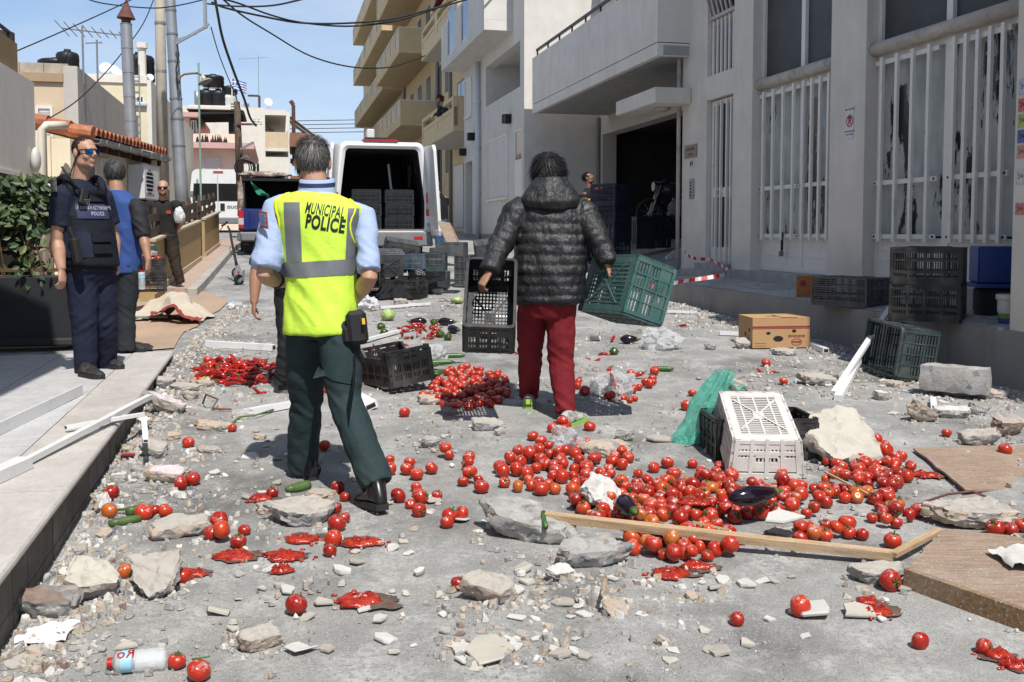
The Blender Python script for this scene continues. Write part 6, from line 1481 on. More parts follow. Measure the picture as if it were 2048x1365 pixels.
g = MB(M_BLACK); w0_ = lerp(cop.J['elL'], cop.J['wrL'], .62); dd_ = (cop.J['wrL'] - cop.J['elL']).normalized(); g.tube([w0_ - dd_ * .014, w0_ + dd_ * .014], .042, 14); cop.put(g.mesh('wristband', True), 'wristband')
pc = P(527, 440, 5.02); cop.box('sleeve_patch', m_('patch_red', (.42, .09, .06), .8, .4, 60), pc, (.55, .55, .12), (.18, .02, 1), (.006, .07, .085)); cop.box('patch_field', m_('patch_blue', (.16, .22, .42), .8, .4, 60), pc + V3((-.003, -.004, 0)), (.55, .55, .12), (.18, .02, 1), (.006, .05, .06))

# -- man in the black puffer jacket
J = dict(head=(1098, 349, 6.96), neck=(1104, 388, 6.86), chest=(1102, 475, 6.82), pelvis=(1094, 596, 6.8), shL=(1034, 420, 6.86), shR=(1166, 426, 6.84), elL=(1000, 492, 6.72), elR=(1196, 478, 6.72), wrL=(977, 548, 6.55), wrR=(1216, 530, 6.66),
   hipL=(1064, 615, 6.84), hipR=(1122, 615, 6.78), knL=(1060, 705, 6.95), anL=(1058, 792, 7.22), knR=(1122, 722, 6.78), anR=(1131, 826, 6.68))
jm = Body('dark-haired person in a black puffer jacket and red trousers carrying two crates', J, (.05, 1, 0), (.25, .95, -.05), skin=SK2)
jm.body(hands=(((-.45, -.15, -.7), (.75, .6, -.3), .85), ((.3, -.1, -.9), (-.8, .5, 0), .8)))
M_PUFF = NT('black_puffer_nylon'); t = M_PUFF; t.set(t.ramp(t.noise(7, 5), [(.3, (.009, .0092, .010)), (.7, (.016, .0164, .018))]), t.ramp(t.noise(12, 5), [(.3, .36), (.7, .54)]), 0, .5); t.bump(t.noise(22, 6, .62, t.co((1.6, 1.6, .9)), 1.2), .75, .012); t.bump(t.noise(70, 4, .6, None, .8), .3, .004); M_PUFF = M_PUFF.m
def puff(n_, lo, hi, prof):                             # rings swelling between seams
 out = []
 for i in range(n_):
  for k in range(6): t = (i + k / 6) / n_; out.append((lerp(lo, hi, t), t, (.92 if i % 3 else .945) + .07 * math.sin(math.pi * (k / 6)) ** .7))
 return out
g = MB(M_PUFF); secs = []
for t_, q, b in puff(10, -.07, .93, None):
 w = lerp(.262, .266, min(1, q * 3)) if q < .33 else lerp(.266, .215, (q - .33) / .67) if q < .92 else .19; d = lerp(.175, .182, min(1, q * 3)) if q < .33 else lerp(.182, .128, (q - .33) / .67)
 if q < .03: w, d = .225, .15
 secs.append((t_, w * lerp(1, b, .5), d * lerp(1, b, .62)))
secs += [(.97, .12, .10), (1.02, .08, .08)]; g.loft(jm.torso(secs))
for q in 'LR':
 a, b, c = jm.J['sh' + q], jm.J['el' + q], jm.J['wr' + q]; L1 = (b - a).length; L2 = (c - b).length; pts = [lerp(jm.J['neck'], a, .6) - V3((0, 0, .05))]; rr = [.09]
 for _, t, bb in puff(7, 0, 1, None):
  s_ = t * (L1 + L2); p = lerp(a, b, s_ / L1) if s_ < L1 else lerp(b, c, (s_ - L1) / L2); pts.append(p); rr.append(lerp(.104, .070, t) * bb)
 pts.append(c); rr.append(.046); g.tube(pts, rr, 16)
seams = [lerp(jm.J['pelvis'], jm.J['neck'], .02 + i * .091).z for i in range(11)]
def pw(p, n): return .008 * fbm(p, 9, 2, 3) + .011 * nz((p.x * 9 + p.z * 5, p.y * 9, p.z * 5), 1.0, 4) - .006 * abs(nz((p.x * 26, p.y * 26, p.z * 9), 1.0, 8))
jacket = jm.solid(g, 'puffer_jacket', M_PUFF, .009, 0, smooth=1, post=pw)
g = MB(M_PUFF); hc = jm.J['neck'] + V3((-.01, -.03, .008))
g.loft([[hc + V3((math.cos(a) * w, oy + math.sin(a) * d_, z + .03 * math.sin(a) * (z < 0))) for a in [2 * math.pi * k / 26 for k in range(26)]] for z, w, d_, oy in ((-.11, .15, .09, -.02), (-.085, .20, .115, -.03), (-.04, .205, .13, -.03), (.01, .17, .125, -.02), (.06, .135, .115, -.01), (.10, .105, .10, .0), (.105, .08, .08, .0))])
jm.solid(g, 'hood', M_PUFF, .009, .012, 7, [(hc, .012, .12, 55)], smooth=3, parent=jacket, stretch=(1.2, 1.2, .6))
M_TEE = cloth('black_cotton', (.012, .012, .014), .2); g = MB(M_TEE); g.loft(jm.torso([(-.03, .198, .145), (.0, .2, .15), (.3, .17, .12)])); jm.solid(g, 'tshirt_hem', M_TEE, .012, .006, 8)
M_REDT = cloth('dark_red_jersey', (.17, .012, .018), .12, .85, .35, 24)
jm.trousers(M_REDT, (.108, .102, .090, .082, .070), (.19, .142), .009, .008, hem=.0)
SH_W = m_('pale_trainer', (.42, .41, .37), .7, .3, 25, dirt=(.12, .12, .11), dscale=22, dpos=(.45, .6)); SH_G = m_('lime_sole', (.26, .50, .06), .6, .2)
hl = G(1056, 822); o1_ = jm.shoe(hl, hl + V3((.02, .27, .02)), SH_W, SH_G, 1.05); hr_ = G(1122, 858); o2_ = jm.shoe(hr_, hr_ + V3((.15, .22, .02)), SH_W, SH_G, 1.08)
for hh, px, py in ((hl, 1056, 803), (hr_, 1121, 834)): jm.box('heel_tab', m_('lime_mark', (.35, .62, .05), .6), V3((hh.x - .0, hh.y - .005, hh.z + .062)), (1, 0, 0), (0, 0, 1), (.032, .012, .036)); jm.box('heel_panel', M_BLACK, V3((hh.x, hh.y - .001, hh.z + .062)), (1, 0, 0), (0, 0, 1), (.046, .012, .052))
jm.hair(H_BLK, 6000, .07, .2, .017, region=lambda r, f, u: (u > -.06 and f < .05) or u > .055 or (f < -.03 and u > -.10), drop=.5, w=.0034, grow=1.15, seed=4)

# -- police officer on the terrace
J = dict(head=(170, 306, 7.86), neck=(160, 362, 7.9), chest=(168, 432, 7.9), pelvis=(180, 538, 7.92), shR=(127, 392, 7.74), shL=(203, 396, 8.04), elR=(114, 482, 7.72), wrR=(123, 540, 7.66), elL=(226, 474, 8.12), wrL=(230, 524, 8.06),
   hipR=(165, 558, 7.86), hipL=(202, 558, 8.0), knR=(168, 650, 7.84), anR=(172, 738, 7.86), knL=(210, 645, 8.02), anL=(214, 722, 8.14))
of = Body('police officer in sunglasses and a black armoured vest standing on the marble terrace', J, (.72, -.69, 0), (.86, -.50, .02))
of.body(hands=(((.1, -.1, -1), (-.6, .3, 0), .75), ((.15, -.2, -1), (-.8, .2, 0), .6, 1.05)), arms=(.062, .060, .05, .055, .042, .033))
M_NAVY = cloth('navy_police_cloth', (.012, .016, .034), .15, .85, .4, 28); M_ARM = cloth('black_armour_nylon', (.0095, .011, .018), .2, .75, .3, 40)
g = MB(M_NAVY); g.loft(of.torso([(-.02, .185, .145, .02), (.3, .19, .15, .02), (.65, .20, .14), (.88, .2, .115), (.96, .12, .09), (1.02, .072, .072)])); cs = []
for q in 'LR':
 a, b = of.J['sh' + q], of.J['el' + q]; e = lerp(a, b, .68); of.limb(g, [lerp(of.J['neck'], a, .6) - V3((0, 0, .03)), a, lerp(a, e, .5), e], [.08, .094, .088, .086]); cs.append((e, .008, .1, 55))
of.solid(g, 'polo_shirt', M_NAVY, .010, .005, 9, cs)
g = MB(M_ARM); g.loft(of.torso([(.03, .205, .175, .025), (.06, .212, .182, .025), (.3, .21, .18, .02), (.6, .206, .165, .01), (.74, .18, .150), (.83, .14, .135)]))
for sg in (-1, 1):
 pts = []
 for a in range(9): b = R(-20 + a * 27.5); pts.append(of.J['neck'] + of.r * (sg * .125) + of.f * (.128 * math.cos(b)) + V3((0, 0, -.085 + .105 * math.sin(b))))
 of.limb(g, pts, [.034] * 9, 8, 2)
arm = of.solid(g, 'armour_vest', M_ARM, .009, .004, 9, smooth=3); ba = bvh_of([arm])
def plate(b, name, m, c, rgt, up, w, h, d, bvh, n=7, off=.008, parent=None, th=.012):
 rows = []
 for k in range(n):
  row = []
  for j in range(n):
   o = c + rgt * (w * (j / (n - 1) - .5)) + up * (h * (.5 - k / (n - 1))); hh = bvh.ray_cast(o - d * .5, d, 1.2); row.append((hh[0] if hh[0] else o) - d * off)
  rows.append(row)
 g = MB(m); pts = [p for r_ in rows for p in r_]; g.add(pts, [(i * n + j, i * n + j + 1, (i + 1) * n + j + 1, (i + 1) * n + j) for i in range(n - 1) for j in range(n - 1)])
 bd = rows[0] + [r_[-1] for r_ in rows[1:]] + rows[-1][::-1][1:] + [r_[0] for r_ in rows[::-1][1:-1]]; g.loft([bd, [p + d * th for p in bd]], True, False); return b.put(g.mesh(name, True), name, parent)
up = V3((0, 0, 1)); fr_ = of.f; lft = -of.r
cF = lerp(of.J['pelvis'], of.J['neck'], .58) + fr_ * .17
M_PATCH = m_('navy_patch', (.028, .034, .085), .8, .2, 50)
pl_ = plate(of, 'name_panel', M_PATCH, cF + up * .05, lft, up, .26, .115, -fr_, ba, parent=arm)
bp_ = bvh_of([pl_]); M_LET = m_('dull_white_letters', (.32, .33, .36), .8)
tm_ = frame_m(cF + up * .075, lft, ya=up); project_text(of, 'ΕΛΛΗΝΙΚΗ ΑΣΤΥΝΟΜΙΑ', .036, M_LET, arm, tm_, -fr_, bp_, .002, .62, .0012)
tm_ = frame_m(cF + up * .03 + lft * .03, lft, ya=up); project_text(of, 'POLICE', .04, M_LET, arm, tm_, -fr_, bp_, .003, .8, .0012)
plate(of, 'chest_pouch', M_ARM, cF + up * .17 - fr_ * .03 + lft * .0, lft, up, .2, .09, -fr_, ba, parent=arm, off=.022, th=.03)
plate(of, 'side_panel', cloth('navy_side_panel', (.016, .022, .042), .15), lerp(of.J['pelvis'], of.J['neck'], .28) + (fr_ * .5 + of.r * .85) * .2, (fr_ * .85 - of.r * .5), up, .34, .2, -(fr_ * .5 + of.r * .87).normalized(), ba, parent=arm, off=.012)
for k in range(2): plate(of, 'front_pouch', M_ARM, lerp(of.J['pelvis'], of.J['neck'], .36 - .13 * k) + fr_ * .2 + lft * .03, lft, up, .16, .07, -fr_, ba, parent=arm, off=.02, th=.03)
rc = of.J['chest'] + fr_ * .175 + of.r * .075 + up * .14
of.box('radio', m_('radio_black', (.012, .012, .013), .5), rc, lft * .9 + up * -.35, up + lft * .45 * -1 + fr_ * -.25, (.058, .035, .13), arm, .006)
g = MB(M_BLACK); a_ = rc + up * .06 + of.r * .04 - fr_ * .02; g.tube([a_, a_ + up * .17 + of.r * .10 - fr_ * .03], [.011, .008], 8); of.put(g.mesh('radio_antenna', True), 'radio_antenna', arm)
for k in range(9): of.box('radio_key', M_LET, rc + fr_ * .024 + lft * (.022 + .016 * (k % 3) - .022) + up * (-.02 - .015 * (k // 3)), lft, up, (.006, .004, .005), arm)
g = MB(M_CABLE); g.tube([of.hp(.07, -.01, -.02), of.hp(.072, -.02, -.06), of.J['neck'] + of.r * .09 - up * .0, rc + up * .05], .005, 6); of.put(g.mesh('earpiece_cord', True), 'earpiece_cord', arm)
belt = MB(M_ARM); belt.loft(of.torso([(-.03, .196, .158, .01), (-.025, .2, .162, .01), (.04, .2, .162, .01), (.045, .19, .15, .01)])); bo_ = of.solid(belt, 'belt', M_ARM, .008, 0, smooth=1)
hc = P(152, 492, 7.62); of.box('holster', M_BLACK, hc - up * .04, (.8, -.5, .1), (-.22, 0, 1), (.07, .06, .2), bo_, .015); of.box('pistol_grip', m_('gun_grey', (.03, .03, .032), .35, metal=.4), hc + up * .09 + V3((-.03, -.0, 0)), (.8, -.5, .3), (-.5, 0, 1), (.045, .035, .11), bo_, .01)
of.trousers(M_NAVY, (.125, .115, .098, .092, .082), (.182, .145), .010, .007, hem=.05)
def feet(b, items):
 for hpx, tpx, m, so, sz in items:
  h = T_at(*hpx); t = T_at(*tpx); t = h + (t - h).normalized() * .28; t.z = h.z; b.shoe(h + V3((0, 0, .012)), t + V3((0, 0, .012)), m, so, sz)
def T_at(px, py):
 r_ = ray(px, py); k = (TZ - CAMZ) / r_.z; return V3((0, 0, CAMZ)) + r_ * k
feet(of, (((162, 752), (212, 760), SHOE_DUSTY, SOLE_BLK, 1.05), ((205, 733), (262, 742), SHOE_DUSTY, SOLE_BLK, 1.05)))
of.hair(H_BRN, 2600, .012, .3, region=lambda r, f, u: (u > -.03 and f < .02) or (f < -.04 and u > -.07) or (u > .085 and f < .045), w=.0022, grow=1.03)
M_MIRROR = NT('blue_mirror_lens'); M_MIRROR.set((.02, .10, .30), .06, .7, .8); of.glasses(M_MIRROR.m)
g = MB(of.skin);
pc = P(107, 372, 7.64); of.box('sleeve_patch', m_('patch_gold', (.20, .17, .09), .8, .5, 60), pc, (.8, -.5, 0), (-.1, 0, 1), (.07, .008, .09)); of.box('patch_field', m_('patch_field', (.16, .2, .26), .8, .6, 60), pc + V3((-.0, -.006, 0)), (.8, -.5, 0), (-.1, 0, 1), (.045, .008, .06))

# -- man in the blue vest
J = dict(head=(229, 348, 9.3), neck=(234, 384, 9.24), chest=(245, 440, 9.24), pelvis=(246, 532, 9.24), shL=(212, 412, 9.35), shR=(275, 414, 9.16), elL=(206, 480, 9.35), wrL=(208, 535, 9.2), elR=(287, 474, 9.1), wrR=(297, 522, 9.02),
   hipL=(234, 548, 9.3), hipR=(260, 548, 9.2), knL=(238, 620, 9.35), anL=(238, 690, 9.45), knR=(252, 620, 9.18), anR=(252, 692, 9.15))
bv_ = Body('grey-haired person in a blue sleeveless vest seen from behind holding a small bottle', J, (-.35, .94, 0), (-.55, .83, 0), skin=SK2)
bv_.body(hands=((), ((-.05, -.1, -1), (-.9, .2, 0), .6)), vox=.008)
M_BLUEV = cloth('blue_workwear', (.035, .075, .24), .1, .8, .4, 24); g = MB(M_BLUEV); g.loft(bv_.torso([(-.1, .19, .145), (.3, .185, .14), (.6, .195, .135), (.85, .2, .12), (.95, .15, .1), (1.03, .072, .075)])); bv_.solid(g, 'vest', M_BLUEV, .011, .006, 7, [(bv_.J['chest'] + V3((0, -.1, -.15)), .01, .2, 35)])
M_GREYS = cloth('dark_grey_sleeve', (.022, .022, .025), .2, .7, .5, 30); g = MB(M_GREYS)
for q in 'LR': a, b = bv_.J['sh' + q], bv_.J['el' + q]; bv_.limb(g, [lerp(bv_.J['neck'], a, .7) - V3((0, 0, .04)), a, lerp(a, b, .5), lerp(a, b, 1.02)], [.07, .082, .078, .072])
bv_.solid(g, 'sleeves', M_GREYS, .011, .006, 9, [(lerp(bv_.J['shR'], bv_.J['elR'], .7), .012, .12, 60)])
M_DTR = cloth('dark_slate_trousers', (.022, .026, .030), .15); bv_.trousers(M_DTR, (.108, .10, .088, .084, .08), (.175, .13), .011, .006, hem=.05)
feet(bv_, (((243, 702), (276, 704), SHOE_DUSTY, SOLE_BLK, 1.0),)); h = T_at(236, 697); bv_.shoe(h, h + V3((-.1, .26, 0)), SHOE_DUSTY, SOLE_BLK)
bv_.hair(H_SALT, 6000, .03, .2, .004, region=lambda r, f, u: (u > -.06 and f < .02) or (f < -.03 and u > -.085) or (u > .06 and f < .08), w=.002, grow=1.09, drop=.5)

# -- bald man in black
J = dict(head=(326, 377, 14.6), neck=(326, 402, 14.68), chest=(325, 432, 14.66), pelvis=(331, 474, 14.66), shR=(296, 412, 14.66), shL=(354, 412, 14.66), elR=(288, 448, 14.66), wrR=(302, 478, 14.55), elL=(364, 442, 14.75), wrL=(352, 462, 14.85),
   hipR=(319, 484, 14.66), hipL=(343, 484, 14.66), knR=(318, 532, 14.6), knL=(351, 530, 14.6), anR=(317, 573, 14.6), anL=(361, 568, 14.55))
bm_ = Body('bald bearded person in black polo shirt and sunglasses on the apron by the low wall', J, (.3, -.95, 0), (.25, -.97, 0), s_=.95)
bm_.body(hands=((), ((.2, -.2, -.9), (.8, .4, 0), .5)), vox=.009, arms=(.062, .058, .048, .052, .04, .032))
M_BLKC = cloth('charcoal_polo', (.017, .016, .015), .15); g = MB(M_BLKC); g.loft(bm_.torso([(-.03, .18, .13), (.3, .178, .13), (.65, .20, .14), (.88, .2, .115), (.96, .11, .09), (1.03, .075, .075)]))
for q in 'LR': a, b = bm_.J['sh' + q], bm_.J['el' + q]; bm_.limb(g, [lerp(bm_.J['neck'], a, .6) - V3((0, 0, .03)), a, lerp(a, b, .6)], [.08, .09, .08])
ps = bm_.solid(g, 'polo_shirt', M_BLKC, .012, .005, 9); bm_.trousers(cloth('dark_brown_trousers', (.028, .020, .014), .15), (.108, .10, .088, .082, .07), (.172, .13), .012, .007, hem=.0)
g = MB(M_BLACK); g.loft(bm_.torso([(-.02, .19, .14), (.0, .19, .142), (.06, .188, .14)])); bm_.solid(g, 'belt', M_BLACK, .01); bm_.glasses(M_GLASS)
g = MB(H_BRN); g.ell(bm_.hp(0, .042, -.078), (.05, .046, .032), rot=Matrix((bm_.hr, bm_.hf, bm_.hu)).transposed()); g.ell(bm_.hp(0, .078, -.098), (.026, .018, .022)); bm_.put(g.mesh('beard', True), 'beard')
bm_.box('shirt_badge', m_('badge_red', (.35, .04, .03), .8), bm_.J['chest'] + bm_.f * .148 - bm_.r * .09 + V3((0, 0, .05)), -bm_.r, (0, 0, 1), (.06, .01, .05))
g = MB(M_BLACK); w_ = lerp(bm_.J['elR'], bm_.J['wrR'], .9); dd_ = (bm_.J['wrR'] - bm_.J['elR']).normalized(); g.tube([w_ - dd_ * .015, w_ + dd_ * .015], .038, 12); bm_.put(g.mesh('watch', True), 'watch')
for hp_, tp_ in (((316, 586), (320, 592)), ((357, 580), (378, 588))):
 h = G(*hp_); t = G(*tp_); bm_.shoe(h + V3((0, 0, .03)), h + V3(((t - h).x * .9, -.22, .03)), SHOE_DUSTY, SOLE_BLK, 1.05, boot=True)

# -- man half hidden behind the municipal policeman
J = dict(head=(622, 345, 7.6), neck=(610, 392, 7.6), chest=(598, 460, 7.6), pelvis=(592, 560, 7.6), shL=(548, 420, 7.55), shR=(655, 420, 7.7), elL=(513, 540, 7.5), wrL=(508, 606, 7.45), elR=(668, 510, 7.75), wrR=(672, 580, 7.7),
   hipL=(574, 590, 7.6), hipR=(612, 590, 7.66), knL=(576, 690, 7.56), anL=(565, 762, 7.6), knR=(630, 690, 7.75), anR=(640, 765, 7.9))
hm = Body('person in a navy shirt and black jeans mostly hidden behind the vested policeman', J, (.75, .6, 0), (.75, .6, 0), skin=SK2, s_=.98)
hm.body(hands=(((-.05, .1, -1), (.8, .3, 0), .55), ()), vox=.008, arms=(.06, .056, .046, .05, .038, .03))
M_NVT = cloth('navy_tshirt', (.016, .02, .04), .15); g = MB(M_NVT); g.loft(hm.torso([(-.05, .175, .13), (.3, .175, .13), (.65, .2, .135), (.88, .2, .115), (.96, .11, .09), (1.03, .07, .07)]))
for q in 'LR': a, b = hm.J['sh' + q], hm.J['el' + q]; hm.limb(g, [lerp(hm.J['neck'], a, .6) - V3((0, 0, .03)), a, lerp(a, b, .95)], [.08, .085, .07])
hm.solid(g, 'tshirt', M_NVT, .012, .005, 9)
M_JEAN = cloth('black_denim', (.020, .021, .023), .25, .9, .5, 40, dirt=(.06, .06, .06)); hm.trousers(M_JEAN, (.10, .092, .078, .072, .062), (.165, .125), .010, .006, hem=.03)
SH_GR = m_('dark_grey_trainer', (.035, .035, .037), .8, .3, 40); h = G(556, 787); hm.shoe(h + V3((0, 0, .01)), h + V3((.22, .02, .01)), SH_GR, m_('grey_sole', (.16, .13, .11), .8), 1.05); h = G(640, 782); hm.shoe(h, h + V3((.2, .12, .0)), SH_GR, SOLE_BLK)
hm.hair(H_BLK, 700, .03)

# -- man by the open van door
d = 20.6; J = dict(head=(870, 371, d), neck=(876, 388, d), chest=(880, 408, d), pelvis=(882, 440, d), shL=(868, 396, d - .15), shR=(890, 397, d + .2), elL=(869, 416, d - .2), wrL=(862, 405, d - .1), elR=(892, 416, d + .2), wrR=(880, 420, d + .3),
     hipL=(877, 447, d - .08), hipR=(886, 447, d + .08), knL=(877, 474, d - .05), knR=(885, 474, d + .1), anL=(877, 496, d - .05), anR=(887, 496, d + .1))
vm_ = Body('bald person in a black shirt and blue jeans standing beyond the open van door', J, (-.7, .7, 0), (-.8, .6, 0), s_=.92, skin=SK1); vm_.body(vox=.012)
M_BK2 = cloth('black_tshirt', (.012, .012, .013), .2); g = MB(M_BK2); g.loft(vm_.torso([(-.02, .18, .15), (.5, .19, .15), (.85, .19, .12), (1.02, .075, .075)]))
for q in 'LR': a, b = vm_.J['sh' + q], vm_.J['el' + q]; vm_.limb(g, [a, lerp(a, b, .8)], [.09, .08])
vm_.solid(g, 'tshirt', M_BK2, .014, .004); vm_.trousers(cloth('blue_jeans', (.05, .10, .20), .25, .9, .5), (.1, .095, .085, .08, .075), (.17, .14), .014, .005, hem=.04)
for q in 'LR': a = vm_.J['an' + q]; h = V3((a.x, a.y, gz(a.y))); vm_.shoe(h, h + V3((-.15, .2, 0)), SHOE_DUSTY, SOLE_BLK)

# -- man with the crate stack in the garage, looking up
d = 17.8; J = dict(head=(1176, 357, d), neck=(1178, 378, d), chest=(1178, 402, d), pelvis=(1180, 448, d), shR=(1166, 391, d - .18), shL=(1192, 392, d + .2), elR=(1168, 418, d - .25), wrR=(1194, 428, d - .2), elL=(1200, 418, d + .2), wrL=(1210, 428, d + .2),
     hipR=(1176, 456, d - .08), hipL=(1184, 456, d + .1), knR=(1178, 490, d - .05), knL=(1186, 490, d + .1), anR=(1176, 518, d - .05), anL=(1186, 518, d + .1))
gm = Body('person in a black and yellow sweatshirt looking up beside the garage crate stack', J, (.95, -.2, 0), (.86, -.25, .48), s_=.9, skin=SK3); gm.body(vox=.009, hands=((), ((1, .1, .1), (.2, .9, 0), .6)))
M_SW = cloth('black_sweatshirt', (.012, .012, .013), .2); g = MB(M_SW); g.loft(gm.torso([(-.02, .17, .13), (.5, .18, .13), (.85, .185, .115), (1.03, .07, .07)]))
for q in 'LR': a, b, c = (gm.J[k + q] for k in ('sh', 'el', 'wr')); gm.limb(g, [a, b, lerp(b, c, .8)], [.088, .07, .055])
sw_ = gm.solid(g, 'sweatshirt', M_SW, .012, .005); M_YB = m_('yellow_band', (.50, .26, .015), .85); M_WB = m_('white_band', (.45, .45, .46), .85)
for m2, t0, t1 in ((M_YB, .30, .62), (M_WB, .64, .82)): g = MB(m2); a, b = gm.J['shR'], gm.J['elR']; g.tube([lerp(a, b, t0), lerp(a, b, t1)], [.085, .08], 14); gm.put(g.mesh('sleeve_band', True), 'sleeve_band', sw_)
for m2, t0, t1 in ((M_YB, .52, .66), (M_WB, .44, .515)): g = MB(m2); g.loft(gm.torso([(t0, .187, .138), (t1, .19, .137)]), True, True); gm.put(g.mesh('chest_band', True), 'chest_band', sw_)
e_ = gm.J['shR']; tm_ = frame_m(lerp(e_, gm.J['elR'], .46) + V3((0, -.082, 0)), (1, 0, -.05), ya=(0, 0, 1)); me = text_mesh('DIOR', .07, M_INK, depth=.002, align='CENTER'); me.transform(tm_); gm.put(me, 'lettering', sw_)
gm.trousers(M_BK2, (.1, .09, .08, .075, .07), (.165, .13), .014, .005, hem=.04)
for q in 'LR': a = gm.J['an' + q]; h = a - V3((0, 0, .08)); gm.shoe(h, h + V3((.26, -.04, 0)), SHOE_DUSTY, SOLE_BLK)
gm.hair(H_BLK, 1200, .012, .3, region=lambda r, f, u: (u > 0 and f < .03) or (f < -.04 and u > -.05) or u > .07, w=.003)
# -- people on the ochre balconies
for lab, px, py, d, hm_, cm, fw in (('red-haired person in a dark patterned top leaning over the lower slotted balcony', 880, 199, 35.2, H_RED, cloth('dark_patterned_top', (.05, .055, .07), .8, .85, .3, 20), (-.8, -.5, 0)), ('person in a dark red top leaning on the upper slotted balcony', 879, -22, 35.2, H_BRN, cloth('dark_red_top', (.10, .01, .014), .2), (-.9, -.4, 0))):
 q = d / FPX
 def o_(dx, dz, dy=0): return P(px, py, d) + V3((dx, dy, dz))
 J = dict(head=o_(0, 0), neck=o_(.08, -.17), chest=o_(.16, -.36, .05), pelvis=o_(.34, -.62, .1), shL=o_(.02, -.24, -.17), shR=o_(.14, -.24, .2), elL=o_(-.06, -.5, -.15), elR=o_(.0, -.5, .2), wrL=o_(-.26, -.58 - .25 * (py < 0), -.1), wrR=o_(-.16, -.56, .15), hipL=o_(.34, -.7, 0), hipR=o_(.36, -.7, .2), knL=o_(.33, -1.0, 0), knR=o_(.35, -1.0, .2), anL=o_(.36, -1.3, 0), anR=o_(.38, -1.3, .2))
 w = Body(lab, J, fw, fw, group='people on the ochre balconies', skin=SK1); w.body(vox=.014, hands=(((-.4, -.2, -.8), (1, 0, 0), .5), ()))
 g = MB(cm); g.loft(w.torso([(-.05, .19, .14), (.4, .18, .14), (.85, .17, .11), (1.03, .065, .065)]))
 for s_ in 'LR': a, b, c = (w.J[k + s_] for k in ('sh', 'el', 'wr')); w.limb(g, [a, b, lerp(b, c, .85)], [.075, .06, .045])
 w.solid(g, 'top', cm, .014, .005); w.trousers(M_BK2, (.1, .09, .08, .07, .07), (.18, .14), .016); w.hair(hm_, 900, .06, .5, .006, region=lambda r, f, u: f < .03 or u > .05, w=.006, grow=1.12)

# ---------------------------------------------------------------- rubble
def rubble_mat(name, a, b, agg=True, dark=.5):
 t = NT(name); c = t.ramp(t.noise(5, 7, .65), [(.3, a), (.7, b)])
 if agg:
  vc = t.vor(26, out='Color'); se = t.n('ShaderNodeSeparateXYZ'); t.l(vc, se.inputs[0]); st = t.ramp(se.outputs[0], [(.74, 0), (.78, .85)])
  c = t.mix(st, c, t.ramp(se.outputs[1], [(0, (.16, .17, .19)), (.5, (.30, .29, .28)), (1, (.44, .36, .30))]))
 c = t.mix(t.ramp(t.noise(30, 5, .7), [(.56, 0), (.72, dark)]), c, [q * .5 for q in a]); t.set(c, .95, 0, .2); t.bump(t.noise(38, 7, .72), .9, .012); t.bump(t.noise(190, 4, .7), .5, .004); return t.m
R_CONC = rubble_mat('broken_concrete', (.33, .285, .24), (.52, .465, .41)); R_TAN = rubble_mat('broken_tan_concrete', (.40, .32, .245), (.56, .475, .39)); R_GREY = rubble_mat('broken_grey_concrete', (.30, .285, .27), (.50, .48, .455)); R_RUST = rubble_mat('rusty_concrete', (.17, .10, .075), (.36, .29, .25))
F_PINK = plaster_mat('pale_pink_paint', (.56, .48, .49), (.42, .38, .34), .5, 3, bump=.3); F_WHITE = plaster_mat('white_plaster_face', (.56, .545, .51), (.36, .33, .29), .6, 3, bump=.4); F_GREY = plaster_mat('grey_cement_face', (.40, .365, .32), (.22, .20, .18), .7, 3, bump=.5); F_CREAM = plaster_mat('cream_plaster_face', (.47, .44, .375), (.36, .32, .26), .6, 3, bump=.4)
